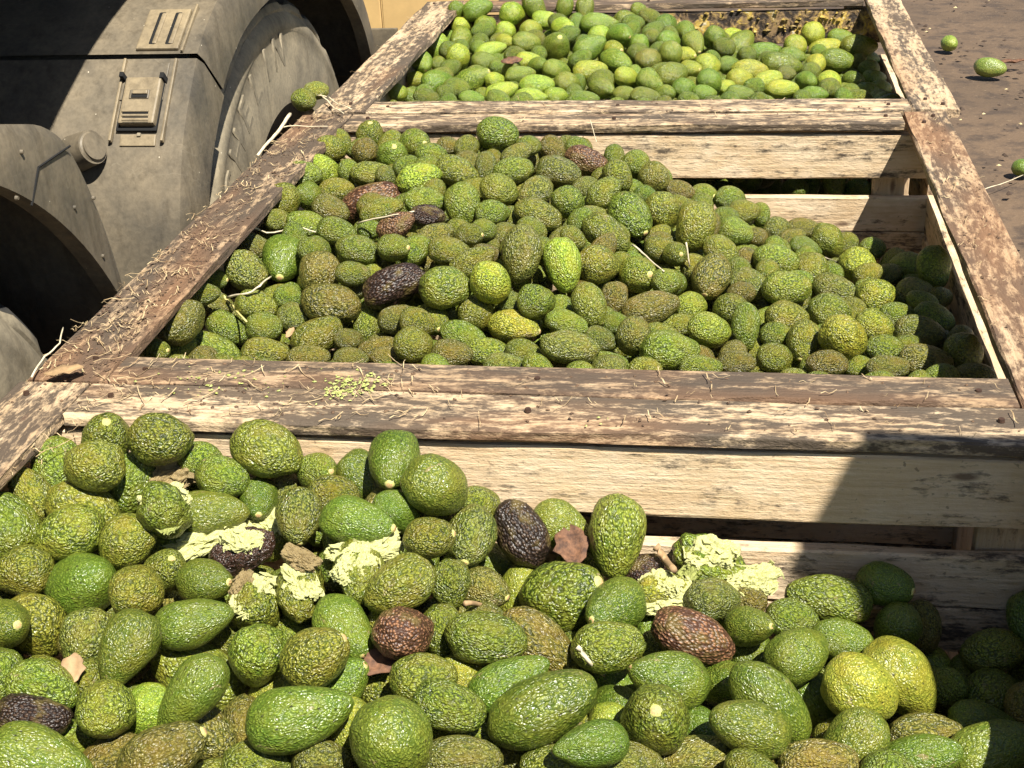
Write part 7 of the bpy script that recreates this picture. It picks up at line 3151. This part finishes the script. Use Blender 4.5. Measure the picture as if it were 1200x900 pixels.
# wheels
def wheel(yc, yaw=0.0):
    prof = []   # (radius, x) from the inner bead over the tread to the outer bead
    R_ = WR * H; w2 = .15
    pr = [(.46, -.10), (.52, -.145), (.75, -.155), (.90, -.145), (.965, -.125), (.99, -.10), (1.0, -.05), (1.0, .05), (.99, .10), (.972, .122), (.955, .132), (.93, .139), (.922, .136), (.90, .146), (.862, .151), (.855, .148), (.80, .155), (.60, .155), (.595, .150), (.52, .143), (.48, .12), (.46, .10)]
    vs, fs, mi = [], [], []; n = 144
    for a in range(n):
        c, s = math.cos(a * math.tau / n), math.sin(a * math.tau / n)
        for q, (r, x) in enumerate(pr):
            rr = r * R_
            if 5 <= q <= 8 and (a // 2) % 3 == 0: rr -= .016
            if q in (3, 4, 9) and a % 6 < 2: rr -= .018
            if q in (10, 11) and a % 6 < 2: rr -= .005; x = x - .004
            vs.append((x, rr * c, rr * s))
    k = len(pr)
    for a in range(n):
        for q in range(k - 1):
            b = (a + 1) % n; fs.append((a * k + q, a * k + q + 1, b * k + q + 1, b * k + q)); mi.append(1 if 4 <= q <= 9 else 0)
    me = mesh('tyre', vs, fs, True); me.materials.append(RUBBER); me.materials.append(TREAD); me.polygons.foreach_set('material_index', mi)
    me.set_sharp_from_angle(angle=math.radians(50))
    wh = empty('wheel', (0, 0, 0)); wh.parent = TK; wh.location = V(-1.30, yc, WZ) - Vector((.155, 0, 0)) - TK.location
    t = link('tyre', me, parent=wh)
    vs, fs = [], []; pr2 = [(.475, .11), (.47, .125), (.45, .12), (.43, .06), (.40, .03), (.32, .05), (.30, .09), (.16, .10), (.15, .16), (0.001, .165)]
    for a in range(48):
        c, s = math.cos(a * math.tau / 48), math.sin(a * math.tau / 48)
        for r, x in pr2: vs.append((x, r * R_ * c, r * R_ * s))
    k = len(pr2)
    for a in range(48):
        for q in range(k - 1): b = (a + 1) % 48; fs.append((a * k + q, a * k + q + 1, b * k + q + 1, b * k + q))
    link('wheel_rim', mesh('wheel_rim', vs, fs, True), METAL, parent=wh)
    return wh, t
wf, tf = wheel(WC_F); wn, tn = wheel(WC_N)
# raised lettering round the far tyre's shoulder, worn and partly hidden by the crate
def letters(text, tyre, r, a0, da, size):
    for i, chv in enumerate(text):
        cu = bpy.data.curves.new('lettering', 'FONT'); cu.body = chv; cu.size = size; cu.extrude = .0022; cu.align_x = 'CENTER'
        o = bpy.data.objects.new('lettering', cu); COL.objects.link(o)
        dg = bpy.context.evaluated_depsgraph_get(); me = bpy.data.meshes.new_from_object(o.evaluated_get(dg)); bpy.data.objects.remove(o)
        a = math.radians(a0 - da * i)       # angle from +y towards +z
        er = Vector((0, math.cos(a), math.sin(a))); et = Vector((0, math.sin(a), -math.cos(a)))
        l = link('lettering', me, RUBBER, parent=tyre); m = Matrix((et, er, Vector((1, 0, 0)))).transposed().to_4x4()
        if m.determinant() < 0: m = Matrix((-et, er, Vector((1, 0, 0)))).transposed().to_4x4()
        m.translation = er * r + Vector((.1535, 0, 0)); l.matrix_basis = m
letters('MICHELIN', tf, WR * H * .735, 163, 10.5, .105)
# chassis, body and the flap behind the far wheel
tpart('chassis_rail', bm_mesh('chassis_rail', box_bm(V(-1.98, 3.0, -.25), .12, 4.6, .26, None, .01)), METAL)
tpart('axle', bm_mesh('axle', box_bm(V(-1.85, WC_F, WZ), .6, .14, .14, None, .02)), METAL); tpart('axle', bm_mesh('axle', box_bm(V(-1.85, WC_N, WZ), .6, .14, .14, None, .02)), METAL)
def prism(pts, x0, x1):
    n = len(pts); vs = [V(x0, *p) for p in pts] + [V(x1, *p) for p in pts]
    fs = [tuple(range(n - 1, -1, -1)), tuple(range(n, 2 * n))] + [(i, (i + 1) % n, n + (i + 1) % n, n + i) for i in range(n)]
    return mesh('body', vs, fs)
tpart('body', prism([(6.4, 1.02), (1.0, 1.02), (.8, 1.1), (.6, 1.3), (.6, 3.3), (6.4, 3.3)], -3.6, -1.25), METAL)
tpart('inner_panel', prism([(6.2, -.5), (.6, -.5), (.6, 1.0), (6.2, 1.0)], -2.25, -2.06), METAL)
fl = bm_mesh('mud_flap', box_bm(V(-1.56, 4.86, -.42), .56, .012, .62, Matrix.Rotation(math.radians(-4), 3, 'X') if False else None, .002)); tpart('mud_flap', fl, PLASTIC)

seam([(82, 171), (64, 183), (45, 196)], -1.2315); seam([(45, 196), (41, 218), (37, 241)], -1.2315)

# ------------------------------------------------------------------ plywood bin beyond the truck
PB = empty('plywood_bin', V(-1.9, 6.6, -RIM / H)); tag(PB, 'raw yellow plywood bin behind the truck wheel', 'bin')
for i in range(5):
    x = -2.6 + i * .31
    plank('panel', PB, V(x, 5.95, -1.2), V(x, 5.95, .55), .30 * H, .03 * H, (0, 1, 0), (.1, .1, .1), .001, PLY)
plank('panel', PB, V(-1.22, 6.6, -1.2), V(-1.22, 6.6, .55), 1.28 * H, .03 * H, (1, 0, 0), (.1, .1, .1), .001, PLY)
plank('panel', PB, V(-2.78, 6.6, -1.2), V(-2.78, 6.6, .55), 1.28 * H, .03 * H, (1, 0, 0), (.1, .1, .1), .001, PLY)
plank('panel', PB, V(-2.0, 7.25, -1.2), V(-2.0, 7.25, .55), 1.55 * H, .03 * H, (0, 1, 0), (.1, .1, .1), .001, PLY)

# ------------------------------------------------------------------ litter
def near_depth(px, py, c):
    best = min((r for r in rows if r['c'] == c), key=lambda r: (r['px'] - px) ** 2 + (r['py'] - py) ** 2); return (best['P'] - CP).dot(CF) - best['w'] * .56
def stem(pxs, c, r0, r1, m, label, cat='stem', z=None, name='dry_stem'):
    pts = []
    for px, py in pxs:
        pts.append(at_z(px, py, RIM + z) if z is not None else CP + ray(px, py) * near_depth(px, py, c))
    if z is None:                                  # straight over the fruit, not dipping between them
        n = len(pts) - 1
    fine = []
    for i in range(len(pts) - 1):
        for j in range(4): fine.append(pts[i].lerp(pts[i + 1], j / 4) + Vector((0, 0, .0015 * math.sin(i * 3 + j))))
    fine.append(pts[-1])
    v, f = tube(fine, r0, r1); o = link(name, mesh(name, v, f, True), m); tag(o, label, cat); return o
stem([(418, 262), (462, 252), (506, 242)], 'M', .0016, .0012, STICK, 'long straight pale straw lying over the reddish-brown avocado')
stem([(256, 342), (272, 358), (289, 377)], 'M', .0026, .0015, STICK_Y, 'yellow stem slanting down among avocados near the left rail')
stem([(266, 349), (290, 344), (304, 335), (318, 324)], 'M', .0022, .0014, STICK, 'pale forked twig across the mottled yellow-olive avocado')
stem([(272, 292), (270, 268), (288, 264), (312, 273), (331, 270), (344, 262), (370, 272)], 'M', .0019, .0012, STICK, 'white curly stem above the bright green avocado')
stem([(804, 284), (808, 312)], 'M', .0016, .0012, STICK, 'short white stem upright between avocados in the middle crate')
stem([(741, 287), (757, 300), (778, 318)], 'M', .0018, .0012, STICK, 'pale stalk right of the bright green avocado in the middle crate')
stem([(938, 300), (962, 299), (980, 306), (991, 322)], 'M', .0009, .0007, STICK, 'thin curved stalk on avocados at the right of the middle crate')
stem([(340, 134), (331, 147), (318, 163), (302, 182)], 'M', .0042, .0028, STICK, 'thick pale stick along the left rail by the tyre', 'stick', .010)
stem([(370, 108), (384, 118), (392, 127), (403, 133)], 'M', .002, .001, STICK, 'frayed white fibre hanging off the rail avocado', 'fibre', .012)
stem([(372, 112), (386, 114), (396, 122), (412, 128)], 'M', .0016, .001, STICK, 'second frayed fibre beside the avocado on the rail', 'fibre', .014)
stem([(330, 150), (346, 147), (384, 148)], 'M', .0012, .0009, STICK, 'straight straw across the corner of the left and back rails', 'straw', .006)
stem([(691, 140), (695, 152), (699, 166)], 'M', .0009, .0007, STICK, 'thin straw hanging over the back rail of the middle crate', 'straw', .012)
stem([(1153, 222), (1172, 216), (1199, 205)], 'M', .0022, .0012, STICK, 'bent pale twig on the dirt right of the middle crate', 'twig', -RIM + .02)
stem([(37, 442), (52, 418), (70, 402), (74, 384)], 'M', .0014, .001, STICK, 'upright straw at the truck tyre beside the left rail', 'straw', .01)
stem([(545, 707), (570, 710), (596, 722), (604, 728)], 'F', .003, .002, LEAF_T, 'curled tan stalk right of the round dark-brown avocado', 'stalk')
stem([(676, 758), (690, 775), (708, 792)], 'F', .003, .0015, STICK, 'pale straw blade standing between near-crate avocados', 'straw')
stem([(768, 640), (779, 655), (790, 668)], 'F', .005, .004, LEAF_T, 'brown dry stalk beside the tall upright avocado', 'stalk')

def leaf(px, py, c, size, m, label, z=None, curl=.5, rot=0.0, asp=.5):
    P = at_z(px, py, z) if z is not None else CP + ray(px, py) * (near_depth(px, py, c) - .004)
    n = 8; vs, fs = [], []
    for i in range(n + 1):
        t = i / n; wd = asp * max(0.0, math.sin(math.pi * min(1, t * .93 + .05))) ** .8
        for j in (-1, -.5, 0, .5, 1):
            vs.append(Vector(((t - .5), j * wd * .5 * (1 + .18 * math.sin(i * 2.3 + j)), curl * (abs(j) * wd * .35 + .3 * (t - .5) ** 2) + .02 * math.sin(i * 1.7))) * size)
    for i in range(n):
        for j in range(4): a = i * 5 + j; fs.append((a, a + 1, a + 6, a + 5))
    me = mesh('dead_leaf', vs, fs, True); o = link('dead_leaf', me, m); so_ = o.modifiers.new('thickness', 'SOLIDIFY'); so_.thickness = .0012
    up = ((CP - P).normalized() * .6 + Vector((0, 0, .6))).normalized() if z is None else Vector((0, 0, 1))
    o.rotation_mode = 'QUATERNION'; o.rotation_quaternion = up.to_track_quat('Z', 'Y') @ Quaternion((0, 0, 1), rot); o.location = P; tag(o, label, 'leaf'); return o
leaf(670, 640, 'F', .055, LEAF, 'reddish-brown dead leaf standing left of the tall upright avocado', None, .6, 1.7, .75)
leaf(447, 775, 'F', .05, LEAF, 'rust-coloured leaf wedged under the round dark-brown avocado', None, .4, .4, .6)
leaf(340, 390, 'M', .022, LEAF_T, 'small pink-tan leaf scrap between avocados near the front rail', None, .3, .9, .5)
leaf(75, 437, 'M', .05, LEAF_T, 'tan dry leaf on the corner where left and front rails meet', RIM + .012, .5, .5, .5)
leaf(1184, 74, 'M', .16, LEAF, 'dark curled leaf on the dirt at the right edge', .02, .7, .2, .35)
leaf(600, 71, 'B', .055, LEAF, 'small rust-red leaf on the far-crate avocados', None, .2, .1, .4)
leaf(85, 785, 'F', .035, LEAF_T, 'pale papery scrap between avocados at the left of the near crate', None, .6, 1.2, .7)

# straw and crumbs nobody could count
r2 = random.Random(21); vs, fs = [], []
def straw_at(P, ln, wd, yaw):
    d = Vector((math.cos(yaw), math.sin(yaw), 0)); s = Vector((-d.y, d.x, 0)); cv = r2.uniform(-.35, .35); b = len(vs); z0 = r2.uniform(.001, .006); tilt = r2.uniform(-.10, .16)
    for i in range(5):
        t = i / 4 - .5; c = P + d * (t * ln) + s * (cv * ln * t * t) + Vector((0, 0, z0 + abs(t) * ln * tilt * (1 if tilt > 0 else .2) + .002 * math.sin(i * 2)))
        vs.append(c + s * wd * .5 + Vector((0, 0, wd * .3))); vs.append(c - s * wd * .5)
    for i in range(4): a = b + i * 2; fs.append((a, a + 1, a + 3, a + 2))
def band(x0, x1, y0, y1, n, zr=0.0, l0=.012, l1=.06, yaw=None):
    for _ in range(n):
        x = r2.uniform(x0, x1); y = r2.uniform(y0, y1); straw_at(V(x, y, zr + .002), r2.uniform(l0, l1) * (.5 + r2.random()), r2.uniform(.0005, .0015), r2.uniform(0, 6.28) if yaw is None else r2.gauss(yaw, .6))
band(-1.19, -1.06, 1.97, 2.6, 170, 0, .006, .035); band(-1.19, -1.06, 2.6, 3.67, 150, 0, .008, .035); band(-1.19, -1.02, 1.66, 1.98, 90, -.012, .008, .045)
band(-1.05, -.45, 1.84, 2.05, 130, 0, .01, .045); band(-.45, .46, 1.84, 2.05, 45, 0, .008, .03); band(-1.04, .46, 3.57, 3.79, 60, 0, .01, .04); band(.47, .57, 2.0, 3.67, 60, 0, .006, .03)
band(-1.17, -1.03, 3.7, 5.2, 40, 0, .01, .04); band(.5, .61, 3.7, 5.2, 25, 0, .008, .03)
st = link('straw_litter', mesh('straw_litter', vs, fs), STRAW); st['kind'] = 'stuff'; st['label'] = 'dry straw and grass scraps scattered over the crate rails'; st['category'] = 'straw'
def crumbs(name, spots, m, label, cat):
    vs, fs = [], []
    for P, s in spots:
        b = len(vs); h = [r2.uniform(.6, 1.2) for _ in range(6)]; yaw = r2.uniform(0, 6.28); ca, sa = math.cos(yaw), math.sin(yaw)
        for x, y, z in ((1, 0, .1), (.2, .7, .15), (-.9, .3, .1), (-.3, -.6, .1), (.1, .1, .6), (0, 0, -.15)):
            k = s * h[len(vs) - b]; vs.append(P + Vector(((x * ca - y * sa) * k, (x * sa + y * ca) * k, z * k)))
        fs += [(b + i, b + (i + 1) % 4, b + 4) for i in range(4)] + [(b + (i + 1) % 4, b + i, b + 5) for i in range(4)]
    o = link(name, mesh(name, vs, fs), m); o['kind'] = 'stuff'; o['label'] = label; o['category'] = cat; return o
sp = []
for cx, cy, sx, sy, n in ((415, 452, 15, 6, 120), (395, 460, 10, 4, 50), (440, 444, 14, 4, 20), (300, 452, 60, 10, 40), (700, 494, 5, 3, 4), (240, 448, 30, 8, 20)):
    for _ in range(n): sp.append((at_z(r2.gauss(cx, sx), min(474, max(430, r2.gauss(cy, sy))) if cx != 700 else r2.gauss(cy, sy), RIM + .003), r2.uniform(.0008, .0042)))
db = []
for x0, x1, y0, y1, n in ((-1.185, -1.055, 1.97, 2.7, 420), (-1.185, -1.055, 2.7, 3.67, 260), (-1.18, -.5, 1.85, 2.04, 200), (-.5, .46, 1.85, 2.04, 90), (-1.0, .46, 3.58, 3.78, 90), (.48, .57, 2.0, 3.6, 90)):
    for _ in range(n): db.append((V(r2.uniform(x0, x1), r2.uniform(y0, y1), .002), r2.uniform(.0012, .0045)))
crumbs('rail_debris', db, simple('brown_debris', (.17, .10, .055), .9, .4, 60, 0, (.05, .032, .022)), 'brown bits of bark and rotten leaf caked on the rails', 'debris')
crumbs('flesh_crumbs', sp, FLESH_GREEN, 'crumbs of green avocado flesh smeared along the front rail', 'crumbs')
sp = [(Vector((r2.uniform(.55, 2.6), r2.uniform(1.5, 9.5), .004)), r2.uniform(.006, .018)) for _ in range(100)]
crumbs('ground_scraps', sp, simple('pale_scraps', (.62, .50, .26), .8, .4, 20, 0), 'small pale scraps of leaf and flesh strewn over the dirt', 'scraps')
sp = [(Vector((r2.uniform(.5, 2.6), r2.uniform(1.5, 9.5), .004)), r2.uniform(.006, .025)) for _ in range(420)]
crumbs('dark_clods', sp, simple('dark_clods', (.07, .045, .03), .9, .4, 20, 0), 'dark clods of earth and rotten bits on the dirt', 'clods')
sp = [(at_y(r2.gauss(920, 55), r2.uniform(11, 40), 5.204 * H), r2.uniform(.003, .013)) for _ in range(40)] + [(at_y(r2.uniform(620, 1010), r2.uniform(8, 40), 5.204 * H), r2.uniform(.002, .008)) for _ in range(30)]
crumbs('flesh_smears', sp, simple('yellow_smear', (.50, .36, .08), .6, .5, 60, 0, (.08, .05, .02)), 'yellow rotting flesh stuck to the back wall of the far crate', 'smears')

# big torn lumps of flesh among the near avocados
def lump(px, py, c, sx, sy, sz, m, label, rot, i, push=.0):
    P = CP + ray(px, py) * (near_depth(px, py, c) + .022 + push); me = FLESHES[i].copy(); me.materials.clear(); me.materials.append(m)
    o = link('torn_flesh', me); up = ((CP - P).normalized() * .7 + Vector((0, 0, .6))).normalized()
    o.rotation_mode = 'QUATERNION'; o.rotation_quaternion = up.to_track_quat('Z', 'Y') @ Quaternion((0, 0, 1), rot); o.location = P; o.scale = (sx, sy, sz); tag(o, label, 'avocado flesh'); return o
lump(238, 632, 'F', .105, .05, .04, FLESH, 'long mash of pale yellow flesh left of the squashed blackish avocado', .25, 0)
lump(312, 615, 'F', .075, .05, .04, FLESH, 'pale yellow flesh bulging above the squashed blackish avocado', -.5, 1)
lump(212, 553, 'F', .085, .055, .045, FLESH_OLD, 'browned shredded flesh below the round pebbled avocado under the rail', .3, 2)
lump(286, 686, 'F', .036, .028, .03, FLESH_OLD, 'tan curl of torn flesh under the squashed blackish avocado', .9, 3)
lump(352, 655, 'F', .045, .03, .03, FLESH_OLD, 'folded tan flap of flesh right of the squashed blackish avocado', -.6, 4)
lump(427, 642, 'F', .085, .05, .04, FLESH, 'pale torn flesh heaped above the long pebbled avocado', .1, 0)
lump(205, 605, 'F', .05, .03, .02, FLESH_GREEN, 'green-yellow flesh streaks on a split avocado near the left', .8, 1)
lump(352, 575, 'F', .04, .03, .03, FLESH_OLD, 'small brown torn scrap left of the perched avocados', .5, 2)
lump(884, 683, 'F', .07, .045, .045, FLESH, 'pale green flesh torn open beside the crushed skin by the boards', .4, 3)
lump(818, 662, 'F', .06, .035, .04, FLESH_GREEN, 'green flesh folded out of the crushed skin by the boards', 1.0, 4)
hf = lump(777, 697, 'F', .085, .06, .04, FLESH, 'opened avocado flesh with a red-brown pit', .1, 1)
bm = bmesh.new(); bmesh.ops.create_icosphere(bm, subdivisions=3, radius=.5)
for v in bm.verts: v.co *= 1 + .06 * noise.noise(v.co * 3)
pt = link('pit', bm_mesh('pit', bm, True), PIT, parent=hf, loc=(.05, .05, .16)); pt.scale = (.26, .34, .3)
